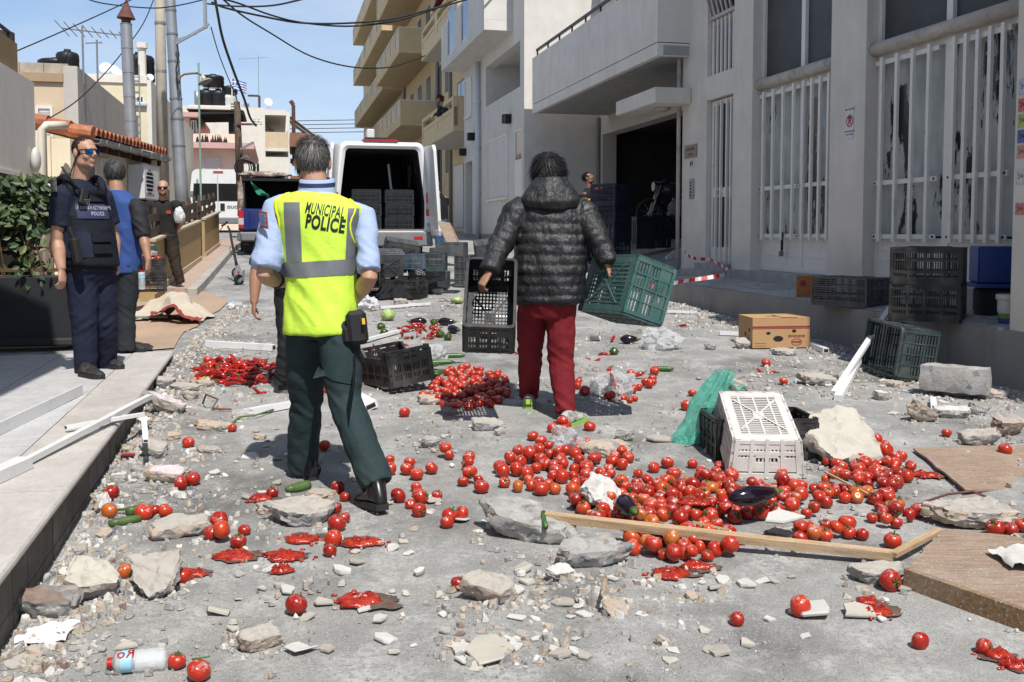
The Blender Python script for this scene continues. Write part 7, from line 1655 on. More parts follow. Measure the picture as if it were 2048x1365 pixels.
def chunk_mesh(w, d, h, side, face, seed, rough=.2, n=8, wedge=0.0):
 """Broken slab: an angular outline, ragged broken sides, one flatter cast face on top."""
 r_ = random.Random(seed); ang = sorted([2 * math.pi * (i + .9 * r_.random()) / n for i in range(n)]); ol = []
 for a in ang:
  k = .68 + .42 * r_.random(); x = math.copysign(abs(math.cos(a)) ** .7, math.cos(a)); y = math.copysign(abs(math.sin(a)) ** .7, math.sin(a)); ol.append(V3((x * w / 2 * k, y * d / 2 * k, 0)))
 fine = [lerp(ol[i], ol[(i + 1) % n], k / 7) for i in range(n) for k in range(7)]; N = len(fine); rings = []; lv = 9; s = min(w, d, h * 1.8)
 for q in range(lv + 1):
  t = q / lv; ring = []
  for p in fine:
   z = h * t * (1 - wedge * (p.x / w + .5)); c = (p.x, p.y, z * 1.6)
   k = 1 + .14 * math.sin(t * 2.6) - .22 * (1 - t) ** 3 + rough * (.9 * fbm(c, 1.5 / s, seed, 2) + .55 * fbm(c, 5.5 / s, seed + 3, 4) - .5 * abs(nz(c, 3.5 / s, seed + 9)))
   ring.append(V3((p.x * k, p.y * k, z + s * rough * (.45 * fbm(c, 4 / s, seed + 5, 4) if 0 < q < lv else .12 * nz(p, 5 / s, seed)))))
  rings.append(ring)
 g = MB(side); g.loft(rings, True, False); g.f.append(list(range(N))[::-1]); g.mi.append(0); top = rings[-1]; c = sum(top, V3()) / N; base = lv * N
 for f in (.92, .78, .62, .46, .3, .14):
  g.use(face if f < .85 else (side if r_.random() < .3 else face)); n0 = len(g.v); g.v += [tuple(lerp(c, p, f) + V3((0, 0, .10 * s * (fbm(p * f, 3 / s, seed + 2, 4) - .2 * abs(nz(p * f, 7 / s, seed)))))) for p in top]
  for j in range(N): k = (j + 1) % N; g.f.append([base + j, base + k, n0 + k, n0 + j]); g.mi.append(g.k)
  base = n0
 g.v.append(tuple(c)); g.f += [[base + j, base + (j + 1) % N, len(g.v) - 1] for j in range(N)]; g.mi += [g.k] * N
 me = g.mesh('concrete_chunk'); bm = bmesh.new(); bm.from_mesh(me); bmesh.ops.recalc_face_normals(bm, faces=bm.faces); bm.to_mesh(me); bm.free(); shade(me, .42); return me
CH = [  # px, py of the contact, width px, height px, side, face, (pitch, roll, yaw), wedge, label
 (318, 832, 82, 46, R_CONC, F_PINK, (12, 22, 30), .1, 'pink-faced chunk leaning by the end of the thin white bar'),
 (330, 968, 92, 46, R_TAN, F_PINK, (14, 0, 5), .1, 'pink-faced slab beside the pair of tomatoes left of the policeman'),
 (352, 1080, 112, 58, R_TAN, F_GREY, (12, -4, 20), .2, 'tan chunk in front of the row of tomatoes by the terrace'),
 (304, 918, 74, 48, R_GREY, F_GREY, (20, 8, -10), .2, 'grey chunk near the small battery pack by the terrace'),
 (606, 1052, 140, 62, R_GREY, F_GREY, (10, 3, 8), .1, 'flat grey slab with the zucchini lying on it'),
 (180, 1200, 140, 92, R_CONC, F_CREAM, (26, 10, -20), .1, 'large cream-topped chunk against the terrace riser'),
 (92, 1240, 118, 84, R_GREY, R_RUST, (16, 0, 15), .1, 'rust-stained chunk at the foot of the terrace corner'),
 (306, 1196, 112, 86, R_CONC, F_GREY, (40, -20, 30), .1, 'grey chunk with rust streak lying on a tomato'),
 (508, 1304, 100, 74, R_TAN, F_GREY, (18, -6, 40), .35, 'tan wedge of concrete alone on the near road'),
 (985, 1206, 112, 76, R_TAN, F_GREY, (22, 6, -15), .2, 'tan chunk touching a single tomato on the near road'),
 (1046, 1085, 180, 82, R_GREY, R_GREY, (12, 6, -22), .15, 'biggest rough slab under the tip of the wooden stick'),
 (1182, 1136, 140, 76, R_GREY, R_GREY, (14, -4, 10), .1, 'rough grey block in front of the wooden stick'),
 (1198, 1028, 86, 72, F_WHITE, F_WHITE, (52, 14, 25), .3, 'white plaster wedge standing in the tomato heap'),
 (1116, 1164, 62, 42, R_GREY, F_WHITE, (24, 0, 50), .1, 'small pale chunk in front of the big rough slab'),
 (970, 862, 74, 34, R_GREY, F_GREY, (10, 4, 5), .1, 'grey chunk on the road below the hanging black crate'),
 (1214, 916, 104, 44, R_TAN, R_TAN, (10, 0, -12), .2, 'tan slab behind the main tomato heap'),
 (1692, 928, 148, 92, R_CONC, F_CREAM, (34, 16, -30), .1, 'big cream-faced chunk tilted up by the white crate'),
 (1840, 846, 66, 56, R_TAN, R_RUST, (20, 20, 10), .3, 'jagged rusty chunk below the concrete lintel'),
 (1912, 838, 82, 34, R_GREY, F_WHITE, (4, 0, -14), 0, 'white-topped block below the concrete lintel'),
 (1962, 1060, 190, 58, R_TAN, F_GREY, (5, 0, 8), .05, 'flat paving slab resting on the torn plywood'),
 (1760, 1172, 112, 52, R_GREY, F_GREY, (8, 0, 12), .05, 'grey block on the corner of the thick wooden board'),
 (2020, 872, 92, 58, R_RUST, R_CONC, (18, 0, 30), .2, 'dark dirty chunk at the far right behind the plywood'),
 (1966, 892, 92, 40, R_CONC, F_GREY, (10, -10, 0), .2, 'buff chunk behind the torn plywood'),
 (1574, 712, 52, 20, R_GREY, F_GREY, (6, 0, 0), .1, 'small chunk under the front of the banana box'),
 (1640, 772, 84, 30, R_CONC, F_GREY, (8, 4, 10), .2, 'broken chunk by the leaning white bar'),
 (192, 1026, 52, 46, R_TAN, F_WHITE, (50, 30, 40), .2, 'white-faced flake propped beside a tomato at the terrace'),
 (858, 894, 48, 32, R_GREY, R_GREY, (10, 0, 60), .2, 'small rough lump on the open road right of the policeman'),
 (416, 908, 50, 24, R_CONC, R_CONC, (0, 0, 0), .2, 'small low lump right of the lone tomato'),
 (420, 862, 72, 28, R_TAN, R_TAN, (6, 4, 0), .3, 'low tan lump behind the lone tomato'),
 (1490, 698, 40, 28, R_GREY, F_GREY, (24, 0, 10), .1, 'small chunk at the left corner of the banana box'),
 (484, 838, 38, 32, F_WHITE, R_GREY, (0, 0, 20), .1, 'whitish lump at the end of the short white bar'),
 (872, 588, 26, 16, F_WHITE, F_WHITE, (6, 0, 10), .0, 'white block in front of the heaped crates'),
 (800, 612, 34, 22, R_CONC, F_GREY, (10, 0, 30), .2, 'chunk in front of the black jacket on the crates'),
 (826, 614, 20, 14, F_WHITE, F_WHITE, (0, 0, 0), .2, 'small white lump in front of the heaped crates'),
 (862, 810, 60, 26, R_CONC, R_TAN, (6, 0, 0), .2, 'low chunk at the near edge of the smaller tomato heap'),
 (536, 1030, 54, 34, R_TAN, R_CONC, (10, 0, 20), .3, 'crumbly tan lump left of the zucchini slab'),
 (1228, 1236, 52, 50, F_CREAM, R_TAN, (56, 0, 20), .2, 'broken cream wedge with a brown side on the near road'),
 (1320, 1296, 34, 34, R_TAN, F_GREY, (20, 20, 30), .2, 'little buff stone on the near road'),
 (1592, 1086, 104, 30, R_RUST, F_GREY, (6, 0, -6), .1, 'rust-stained slab under the aubergine'),
 (368, 786, 62, 30, R_CONC, F_GREY, (8, 0, 0), .2, 'chunk in front of the red peppers'),
 (406, 776, 34, 26, R_TAN, R_CONC, (14, 0, 30), .2, 'small chunk at the near edge of the red peppers'),
 (146, 1262, 36, 32, R_TAN, R_CONC, (10, 0, 0), .2, 'tan stone right of the rust-stained chunk'),
 (66, 1330, 34, 24, R_RUST, R_TAN, (10, 0, 0), .2, 'brown stone on the near road below the paper'),
 (1385, 1205, 30, 30, R_TAN, R_TAN, (20, 0, 0), .3, 'rounded buff stone near the squashed tomatoes'),
 (1790, 775, 40, 22, R_TAN, R_CONC, (6, 0, 0), .2, 'lump at the foot of the leaning green crate'),
 (640, 1000, 58, 30, R_TAN, R_CONC, (6, 0, 0), .2, 'crumbled lump behind the zucchini slab'),
 (1990, 800, 60, 30, R_CONC, R_TAN, (6, 0, 0), .2, 'lump against the riser right of the concrete lintel'),
 (1475, 845, 46, 62, R_GREY, F_GREY, (70, 0, 10), .05, 'grey slab stood on the black crate by the teal bag')]
for i, (px, py, w, h, sd, fc, rot, wd, lab) in enumerate(CH):
 p = G(px, py); q = p.y / FPX; W_ = w * q; H_ = max(h * q * .62, .03); D_ = W_ * (.55 if w > 60 else .7)
 if rot[0] > 30: H_ = W_ * .32; D_ = W_ * .9
 me = chunk_mesh(W_, D_, H_, sd, fc, 20 + i, wedge=wd); o = link('concrete_chunk', me); dz = 0
 M = T(p + V3((0, D_ * .35, 0))) @ RO(R(rot[2]), 4, 'Z') @ RO(R(rot[0]), 4, 'X') @ RO(R(rot[1]), 4, 'Y')
 lo = min((M @ v.co).z for v in me.vertices); M = T((0, 0, gz(p.y) - .012 - lo + (.2 if 'stood on the black crate' in lab else .012 if 'plywood' in lab and 'resting' in lab else 0))) @ M; o.matrix_world = M; tag(o, lab, 'rubble', 'broken concrete chunks')
for i, (px, py, w) in enumerate(((250, 905, 34), (268, 945, 26), (240, 965, 38), (345, 880, 30), (380, 800, 34), (330, 775, 40), (290, 850, 30), (205, 1075, 34), (160, 1110, 40), (250, 1105, 26), (128, 1160, 36), (400, 1000, 22), (520, 880, 26), (560, 1180, 24), (840, 1150, 28), (1080, 1195, 30), (1290, 1170, 24), (1250, 880, 44), (1100, 660, 30), (700, 640, 26), (1420, 700, 26), (1690, 765, 40), (1760, 800, 36), (1950, 830, 44), (1720, 705, 30), (1000, 870, 26))):
 p = G(px, py); q = p.y / FPX; me = chunk_mesh(w * q, w * q * .8, w * q * .5, (R_TAN, R_CONC, R_GREY)[i % 3], (R_CONC, F_GREY, F_WHITE, R_TAN)[i % 4], 300 + i); o = link('concrete_chunk', me); o.location = p - V3((0, 0, .006)); o.rotation_euler = (rnd.gauss(0, .2), rnd.gauss(0, .2), rnd.random() * 6); tag(o, ('tan', 'buff', 'grey')[i % 3] + ' fist-sized lump ' + ('at the foot of the terrace riser' if px < 420 and py < 1200 else 'near the platform riser' if px > 1400 else 'lying by itself on the open road'), 'rubble', 'broken concrete chunks')
# concrete lintel
a, b = G(1838, 792), G(1972, 806); g = MB(R_GREY); u = (b - a).normalized(); L_ = (b - a).length; Mx = frame_m((a + b) / 2 + V3((-u.y, u.x, 0)) * .1, u, za=(0, 0, 1))
vs = []; nx_ = 14
rg = []
for i in range(nx_ + 1):
 x = lerp(-L_ / 2, L_ / 2, i / nx_); rg.append([V3((x + .02 * nz((x, y, z), 9), y + .012 * nz((x, y, z), 14, 3), z + .012 * nz((x, y, z), 14, 7) + .05)) for y, z in ((-.1, 0), (-.115, .07), (-.11, .14), (-.10, .185), (0, .19), (.1, .187), (.11, .1), (.1, 0), (0, -.005))])
g.loft(rg); o = g.build('concrete_lintel', angle=.6); o.matrix_world = Mx; tag(o, 'short square concrete lintel lying by the platform riser', 'rubble', 'broken concrete chunks')

# plaster flakes big enough to pick out
def flake_mesh(w, seed, m):
 r_ = random.Random(seed); n = r_.randint(5, 8); ol = []
 for i in range(n): a = 2 * math.pi * (i + .7 * r_.random()) / n; k = .6 + .5 * r_.random(); ol.append((math.cos(a) * w / 2 * k, math.sin(a) * w / 2 * .75 * k))
 g = MB(m); th = .006 + .012 * r_.random(); g.loft([[(x * k, y * k, z + .01 * nz((x * 20, y * 20, 0), 1, seed)) for x, y in ol] for k, z in ((.94, 0), (1, th * .5), (.97, th))]); me = g.mesh('plaster_flake'); return me
FM = [flake_mesh(.12, i, (F_WHITE, F_WHITE, F_CREAM, F_GREY)[i % 4]) for i in range(14)]
zones = [('on the near road left of the water bottle', (20, 1270, 260, 1350), 8), ('on the near road between the policeman and the lone squashed tomato', (420, 1120, 820, 1330), 20), ('around the large white sheet in the middle of the near road', (860, 1230, 1180, 1350), 20), ('in front of the rough grey blocks', (1010, 1140, 1300, 1240), 16), ('on the near road right of the wooden stick', (1330, 1140, 1800, 1340), 18), ('between the terrace and the walking policeman', (250, 830, 560, 1010), 22), ('around the white crate', (1350, 880, 1470, 960), 6), ('at the foot of the platform', (1560, 690, 1960, 840), 36), ('round the far peppers and aubergines', (740, 600, 960, 690), 20), ('on the road left of the tomato heap', (660, 1000, 960, 1140), 12), ('beside the red peppers', (360, 660, 560, 700), 12), ('scattered behind the white crate', (1250, 640, 1520, 760), 14)]
rz = random.Random(21)
for lab, (x0, y0, x1, y1), n in zones:
 for i in range(n):
  p = G(lerp(x0, x1, rz.random()), lerp(y0, y1, rz.random()), .004); o = link('plaster_flake', FM[rz.randrange(14)]); s_ = .35 + .65 * rz.random() ** 1.5
  o.matrix_world = T(p) @ RO(rz.random() * 6.28, 4, 'Z') @ RO(rz.gauss(0, .16), 4, 'X') @ RO(rz.gauss(0, .12), 4, 'Y') @ Matrix.Scale(s_, 4); tag(o, ('palm-sized ', 'finger-sized ', 'coin-sized ')[0 if s_ > .75 else 1 if s_ > .5 else 2] + {F_WHITE: 'white', F_CREAM: 'cream', F_GREY: 'grey'}[o.data.materials[0]] + ' plaster flake ' + lab, 'plaster flake', 'plaster flakes on the road')
for px, py, w, m, lab in ((985, 1305, .25, F_CREAM, 'largest cream plaster sheet flat in the middle of the near road'), (868, 1003, .12, F_GREY, 'round thin cement flake right of the policeman\'s boot'), (920, 1042, .12, F_WHITE, 'smooth white shell-like flake left of the big rough slab'), (1625, 1222, .2, F_WHITE, 'white sheet lying under a single tomato'), (1722, 1228, .15, F_CREAM, 'cream flake beside the torn tomato flesh'), (1565, 1040, .2, F_WHITE, 'white flake lying on the tomatoes by the aubergine'), (1350, 1078, .2, F_WHITE, 'white flake under the middle of the wooden stick'), (600, 1300, .13, F_WHITE, 'white flake right of the tan wedge'), (1680, 845, .22, F_CREAM, 'cream flake behind the tilted cream-faced chunk'), (1320, 880, .18, F_GREY, 'grey flake left of the white crate'), (470, 745, .01, F_GREY, '')):
 if not lab: continue
 o = link('plaster_flake', flake_mesh(w, int(px), m)); p = G(px, py, .012 + (.10 if 'on the tomatoes' in lab else .0)); o.matrix_world = T(p) @ RO(px, 4, 'Z') @ RO(.12, 4, 'X'); tag(o, lab, 'plaster flake', 'plaster flakes on the road')

# fine rubble: chips and grit nobody could count
def fine_rubble():
 r_ = random.Random(77); gs = {k: MB(m) for k, m in enumerate((F_WHITE, R_TAN, R_GREY, F_CREAM, R_RUST))}
 tr = [(g2, 0) for g2 in ()]
 def put(p, s):
  k = r_.choices((0, 1, 2, 3, 4), (19, 24, 38, 10, 5))[0]; g = gs[k]; n = 5 if s < .02 else 6; a0 = r_.random() * 6.3; h = s * (.10 + .42 * r_.random() ** 1.6); asp = .6 + .5 * r_.random()
  t1 = r_.gauss(0, .28); t2 = r_.gauss(0, .28); lo = []; hi = []
  for i in range(n):
   a = a0 + 2 * math.pi * (i + .6 * r_.random()) / n; q = s * .5 * (.65 + .5 * r_.random()); x, y = math.cos(a) * q, math.sin(a) * q * asp
   lo.append((p.x + x, p.y + y, p.z - .003)); kk = .55 + .5 * r_.random(); hi.append((p.x + x * kk, p.y + y * kk, p.z + h * (.7 + .6 * r_.random()) + x * t1 + y * t2))
  g.loft([lo, hi])
 tA, tB = V3((-3.17, 9.3)), V3((-1.5, 2.5))
 for i in range(19500):
  Y = 2.9 + 10.5 * r_.random() ** 1.02; lx = lerp(-3.17, -1.93, (9.3 - Y) / 5.04) if Y < 9.5 else lerp(-3.2, -3.9, (Y - 9.5) / 5); rx = EX(Y); u = r_.random()
  m = r_.random()
  if m < .16: X = lx + abs(r_.gauss(0, .16))
  elif m < .30: X = rx - abs(r_.gauss(0, .32)); Y = 5 + 8.5 * r_.random(); X = EX(Y) - abs(r_.gauss(0, .32)) - .02
  else: X = lerp(lx, rx, u)
  if m >= .30 and fbm((X, Y, 0), .9, 5, 3) < -.18 + .3 * r_.random() - .1: continue
  s = .005 + .036 * r_.random() ** 3.6 + (.03 * r_.random() ** 3.5 if m < .3 else 0) + (.05 if r_.random() < .005 else 0)
  put(V3((X, Y, gz(Y) + .006)), s)
 for px, py, rx_, ry_, n in ((1900, 815, 130, 40, 260), (700, 700, 120, 40, 260), (300, 1080, 150, 120, 300), (1050, 1200, 200, 60, 200), (440, 800, 90, 40, 200), (1000, 1300, 140, 40, 160), (860, 640, 140, 40, 320), (1600, 740, 160, 40, 260), (160, 1180, 110, 90, 330), (90, 1310, 110, 50, 160), (420, 950, 140, 80, 220), (1300, 1180, 160, 60, 160), (480, 690, 120, 30, 220), (1150, 530, 120, 20, 160)):
  for i in range(n):
   a = r_.random() * 6.28; q = math.sqrt(r_.random()); p = G(px + rx_ * q * math.cos(a), py + ry_ * q * math.sin(a), .005); put(p, .006 + .045 * r_.random() ** 3)
 for px, py, w, h, *_ in CH:
  for i in range(int(10 + w * .45)):
   a = r_.random() * 6.28; q = w * (.42 + abs(r_.gauss(0, .22))); put(G(px + q * math.cos(a), py - h * .15 + q * .42 * math.sin(a), .004), .006 + .036 * r_.random() ** 3)
 for k, nm in enumerate(('white plaster chips', 'tan concrete chips', 'grey concrete chips', 'cream plaster chips', 'rusty chips')):
  o = gs[k].build('rubble'); tag(o, nm + ' and grit strewn over the whole road', kind='stuff')
fine_rubble()

# ---------------------------------------------------------------- spilled fruit and vegetables
M_CALYX = m_('tomato_calyx', (.05, .10, .02), .7, .3); M_STEMG = m_('green_stem', (.07, .13, .03), .6, .3)
def tomato_mesh(seed):
 r_ = random.Random(seed); nl = r_.choice((4, 5, 6)); fl = .8 + .14 * r_.random(); a0 = r_.random() * 6; lob = .015 + .03 * r_.random(); rings = []
 for i in range(11):
  t = math.pi * i / 10; ring = []
  for j in range(18):
   b = 2 * math.pi * j / 18; k = 1 + lob * math.cos(nl * b + a0) * math.sin(t) ** .6; z = -math.cos(t) * fl; q = max(math.sin(t), .05)
   if i >= 9: z -= .10 * (i - 8)
   ring.append((.035 * q * k * math.cos(b), .035 * q * k * math.sin(b), .035 * z))
  rings.append(ring)
 g = MB(MT['tomato_skin']); g.loft(rings); return g.mesh('tomato', True)
TM_ = [tomato_mesh(i) for i in range(7)]
g = MB(M_CALYX)
for i in range(5):
 a = i * 1.257; c, s_ = math.cos(a), math.sin(a); g.add([(0, 0, .028), (c * .009 - s_ * .004, s_ * .009 + c * .004, .0275), (c * .022, s_ * .022, .0262), (c * .009 + s_ * .004, s_ * .009 - c * .004, .0275), (c * .012, s_ * .012, .0305)], [(0, 1, 4), (1, 2, 4), (2, 3, 4), (3, 0, 4)])
g.tube([(0, 0, .026), (.002, .001, .040)], .0028, 5); CALM = g.mesh('calyx')
TOM = []                                                # position, radius, cluster label
rt = random.Random(5)
def try_tomato(px, py, lab, tight=.86, big=1.0, zm=.066):
 p = G(px, py); r_ = .0355 * big * (.74 + .44 * rt.random()); z = p.z + r_ * .84; hit = 0
 for (q, rr, _) in TOM:
  dd = math.hypot(q.x - p.x, q.y - p.y)
  if dd < (r_ + rr) * tight:
   if dd < (r_ + rr) * .5: return False
   z = max(z, q.z + math.sqrt(max(0, (r_ + rr) ** 2 * .8 - dd * dd))); hit += 1
 if z > p.z + zm: return False
 TOM.append((V3((p.x, p.y, z)), r_, lab)); return True
INDIV = [(377, 897, 'lone tomato on the bare road beside a low lump'), (362, 980, 'tomato touching the pink-faced slab, nearer of the two'), (386, 972, 'tomato behind its neighbour at the pink-faced slab'), (222, 1003, 'tomato beside the white-faced flake at the terrace'), (219, 1038, 'tomato at the left end of the green bean stalk'), (288, 1040, 'tomato with green calyx beside the broken zucchini'), (311, 1034, 'middle tomato behind the tan chunk'), (331, 1036, 'tomato at the right end of the row behind the tan chunk'), (438, 1057, 'rear tomato of the loose trio left of the squashed flesh'), (425, 1081, 'left tomato of the loose trio left of the squashed flesh'), (444, 1087, 'front tomato of the loose trio left of the squashed flesh'), (489, 1074, 'tomato between the loose trio and the red splatter'), (477, 1098, 'burst tomato between the loose trio and the red splatter'), (545, 996, 'tomato behind the crumbly lump left of the zucchini slab'), (649, 902, 'shaded tomato between the policeman\'s legs'), (676, 988, 'upper shaded tomato left of the policeman\'s raised boot'), (690, 1004, 'lower shaded tomato left of the policeman\'s raised boot'), (672, 1030, 'rear tomato beside the zucchini slab'), (687, 1050, 'right tomato beside the zucchini slab'), (674, 1064, 'front tomato beside the zucchini slab'), (667, 1094, 'upper of two tomatoes right of the splatter'), (660, 1116, 'lower of two tomatoes right of the splatter'), (593, 1232, 'split tomato with green calyx alone on the near road'), (354, 1343, 'large tomato at the foot of the water bottle'), (398, 1364, 'dull tomato in front of the water bottle'), (916, 1183, 'tomato touching the tan chunk on the near road'), (1474, 1255, 'single tomato with a dusty side on the near road below the stick'), (1600, 1236, 'tomato lying on the white sheet'), (1840, 1300, 'oblong tomato at the right of the near road'), (1893, 874, 'lone tomato behind the torn plywood'), (1532, 734, 'tomato in front of the banana box'), (1309, 750, 'tomato beside the cucumber on the far road'), (1384, 793, 'tomato above the teal bag'), (1373, 823, 'tomato left of the teal bag'), (1567, 771, 'tomato behind the white crate'), (809, 835, 'tomato on the road in front of the open black crate'), (465, 866, 'tomato beside the thin bean stalk'), (416, 728, 'orange tomato behind the red peppers'), (1785, 1097, 'tomato at the bend of the wooden stick'), (1780, 1182, 'crushed tomato under the grey block'), (1990, 1074, 'left tomato in front of the paving slab'), (2021, 1072, 'middle tomato in front of the paving slab'), (2044, 1064, 'right tomato in front of the paving slab'), (1490, 990, 'tomato with green calyx in front of the white crate'), (1385, 938, 'upright tomato left of the white crate'), (1968, 1310, 'small tomato next to the crushed ones at the lower right corner'), (250, 1160, 'tomato pinned under the rust-streaked chunk'), (366, 1170, 'tomato peeping out behind the rust-streaked chunk'), (780, 929, 'upper of two tomatoes on the open road right of the policeman'), (780, 951, 'lower of two tomatoes on the open road right of the policeman'), (1425, 905, 'upper tomato under the left edge of the white crate'), (1444, 915, 'lower tomato under the left edge of the white crate'), (2010, 912, 'tomato peeping from behind the plywood')]
for px, py, lab in INDIV: try_tomato(px, py, lab, big=1.05)
CL = [(1330, 1020, 190, 44, 150, 'in the big heap'), (1130, 950, 150, 48, 62, 'in the heap tail'), (1730, 955, 95, 62, 64, 'in the second heap'), (1570, 1010, 90, 40, 30, 'between both heaps'), (1370, 1100, 120, 34, 34, 'before the stick'), (1640, 1080, 90, 22, 12, 'along the stick'), (1800, 1040, 60, 22, 14, 'near the slab'), (880, 985, 95, 75, 24, 'on open road'), (1230, 778, 80, 32, 20, 'among plastic bags'), (1130, 880, 70, 30, 12, 'near the lime-soled shoes'), (1440, 960, 160, 30, 14, 'strewn loosely')]
for cx_, cy_, rx_, ry_, n, lab in CL:
 k = 0
 for _ in range(n * 5):
  if k >= n: break
  a = rt.random() * 6.283; q = rt.random() ** .62; k += try_tomato(cx_ + rx_ * q * math.cos(a), cy_ + ry_ * q * math.sin(a), 'ripe tomato ' + lab)
far0 = len(TOM)
for _ in range(520):
 a = rt.random() * 6.283; q = rt.random() ** .7
 if len(TOM) - far0 > 105: break
 try_tomato(928 + 92 * q * math.cos(a), 782 + 42 * q * math.sin(a), 'ripe tomato in the far heap', big=.95, zm=.05)
MARKS = [(G(x, y), l) for x, y, l in ((1198, 1010, 'white plaster wedge'), (1182, 1100, 'rough grey block'), (1500, 1045, 'long aubergine'), (1565, 1040, 'white flake on the heap'), (1256, 1055, 'black aubergine'), (1046, 1040, 'biggest rough slab'), (1340, 1150, 'burst pulp'), (1692, 925, 'tilted cream-faced chunk'), (1535, 960, 'white crate'), (1214, 910, 'tan slab'), (1780, 1100, 'bend of the stick'), (1850, 950, 'plywood edge'), (1380, 990, 'middle of the spill'), (920, 760, 'hanging black crate'), (860, 750, 'cucumbers'), (760, 1000, 'raised boot'))]
def near_mark(p): return ', nearest the ' + min(MARKS, key=lambda q: (q[0] - p).length)[1]
order = sorted(range(len(TOM)), key=lambda i: TOM[i][0].y); keep = set(order[:296])
gst = MB(MT['tomato_skin'])
for i, (p, r_, lab) in enumerate(TOM):
 M = T(p) @ RO(rt.random() * 6.28, 4, 'Z') @ RO(abs(rt.gauss(0, 1.0)), 4, 'X') @ Matrix.Scale(r_ / .035, 4); me = TM_[rt.randrange(7)]
 if i in keep:
  o = link('tomato', me); o.matrix_world = M; tag(o, lab, 'tomato', 'spilled tomatoes')
  cal = rt.random() < .5
  if cal: link('calyx', CALM, o)
  if lab.startswith('ripe'): o['label'] = ('large ' if r_ > .0385 else 'small ' if r_ < .0325 else 'middling ') + ('calyxed tomato ' if cal else 'plain tomato ') + lab[12:] + near_mark(p)
 else: gst.add([M @ v.co for v in me.vertices], [list(f.vertices) for f in me.polygons])
o = gst.build('tomatoes', smooth=True); tag(o, 'far tomatoes of the smaller heap too many to single out', kind='stuff')
# squashed tomatoes and juice
def pulp_mat():
 t = NT('tomato_pulp'); c = t.ramp(t.noise(38, 7, .7), [(.3, (.14, .007, .005)), (.48, (.34, .016, .009)), (.63, (.40, .05, .014)), (.74, (.48, .24, .07))]); t.set(c, .16, 0, .6); t.bump(t.noise(60, 5), .8, .006); return t.m
M_PULP = pulp_mat(); M_JUICE = NT('wet_juice_stain'); M_JUICE.set(M_JUICE.ramp(M_JUICE.noise(18, 6), [(.35, (.065, .052, .043)), (.55, (.115, .09, .075)), (.75, (.20, .09, .055))]), .6, 0, .4); M_JUICE = M_JUICE.m
SQ = [(604, 1084, 62, 'squashed tomato at the top of the red splatter'), (470, 1118, 78, 'flattened tomato skin left of the red splatter'), (572, 1118, 74, 'squashed tomato with a stone in it in the splatter'), (722, 1090, 72, 'flattened tomato right of the splatter pair'), (722, 1208, 92, 'lone flattened tomato in the middle of the near road'), (386, 1156, 48, 'smashed tomato beside the rust-streaked chunk'), (520, 1003, 46, 'smashed tomato behind the crumbly lump'), (562, 1146, 46, 'shred of tomato below the splatter'), (1340, 1155, 74, 'burst tomato with pulp in front of the stick'), (1392, 1138, 56, 'smashed tomato right of the burst pulp'), (1748, 1228, 70, 'torn tomato flesh beside the cream flake'), (1735, 1212, 40, 'smaller shred of torn tomato flesh'), (1992, 1318, 62, 'crushed tomato at the lower right corner'), (2030, 1340, 56, 'halved tomato at the lower right corner edge'), (1942, 1118, 44, 'tomato shred on the thick wooden board'), (1390, 1040, 60, 'smashed tomato in the middle of the big heap'), (1850, 955, 50, 'crushed tomato under the plywood edge'), (1515, 1010, 30, 'flat tomato skin in the heap'), (900, 830, 60, 'smashed tomatoes in the smaller heap')]
for i, (px, py, w, lab) in enumerate(SQ):
 p = G(px, py, .0); q = w * p.y / FPX / 2; r_ = random.Random(i); lift = .03 if 'board' in lab else .07 if 'big heap' in lab or 'smaller heap' in lab else 0
 rings = []
 for k, (f, z) in enumerate(((1.0, .002), (.92, .012), (.6, .022), (.3, .016), (.05, .02))): rings.append([(f * q * math.cos(a) * (1 + .5 * nz((math.cos(a) * 2, math.sin(a) * 2, k * .3), 1, i * 3) + .35 * nz((math.cos(a) * 5, math.sin(a) * 5, k * .2), 1, i)), f * q * .8 * math.sin(a) * (1 + .5 * nz((math.cos(a) * 2, math.sin(a) * 2, 4), 1, i * 5) + .35 * nz((math.cos(a) * 5, math.sin(a) * 5, 3), 1, i)), z * (1 + .9 * nz((math.cos(a) * 3, math.sin(a) * 3, k), 1, i)) + .003) for a in [2 * math.pi * j / 26 for j in range(26)]])
 g = MB(M_PULP); g.loft(rings)
 for _ in range(9): a = r_.random() * 6.28; f = q * (.8 + .9 * r_.random()); g.ell((f * math.cos(a), f * .8 * math.sin(a), .006), (.004 + .012 * r_.random(), .003 + .007 * r_.random(), .004 + .004 * r_.random()), n=7, m=4)
 o = g.build('squashed_tomato', smooth=True); o.location = p + V3((0, 0, lift)); tag(o, lab, 'tomato', 'squashed tomatoes')
 if not lift:
  g = MB(M_JUICE); cx_, cy_ = q * rt.gauss(.3, .3), q * rt.gauss(.1, .3); g.loft([[(cx_ + f * q * 1.25 * math.cos(a) * (1 + .2 * nz((a * 4, f, i), 1) + .5 * nz((math.cos(a) * 2, math.sin(a) * 2, 9), 1, i * 7)), cy_ + f * q * 1.0 * math.sin(a) * (1 + .2 * nz((a * 4, f, i), 1) + .5 * nz((math.cos(a) * 2, math.sin(a) * 2, 2), 1, i * 9)), .002) for a in [2 * math.pi * j / 30 for j in range(30)]] for f in (1, .5, .05)], True, False)
  s_ = g.build('juice_stain'); s_.location = p + V3((0, 0, .006)); tag(s_, 'dark wet juice on the road round the ' + lab.split(' at ')[0].split(' in ')[0].split(' beside ')[0], kind='stuff')
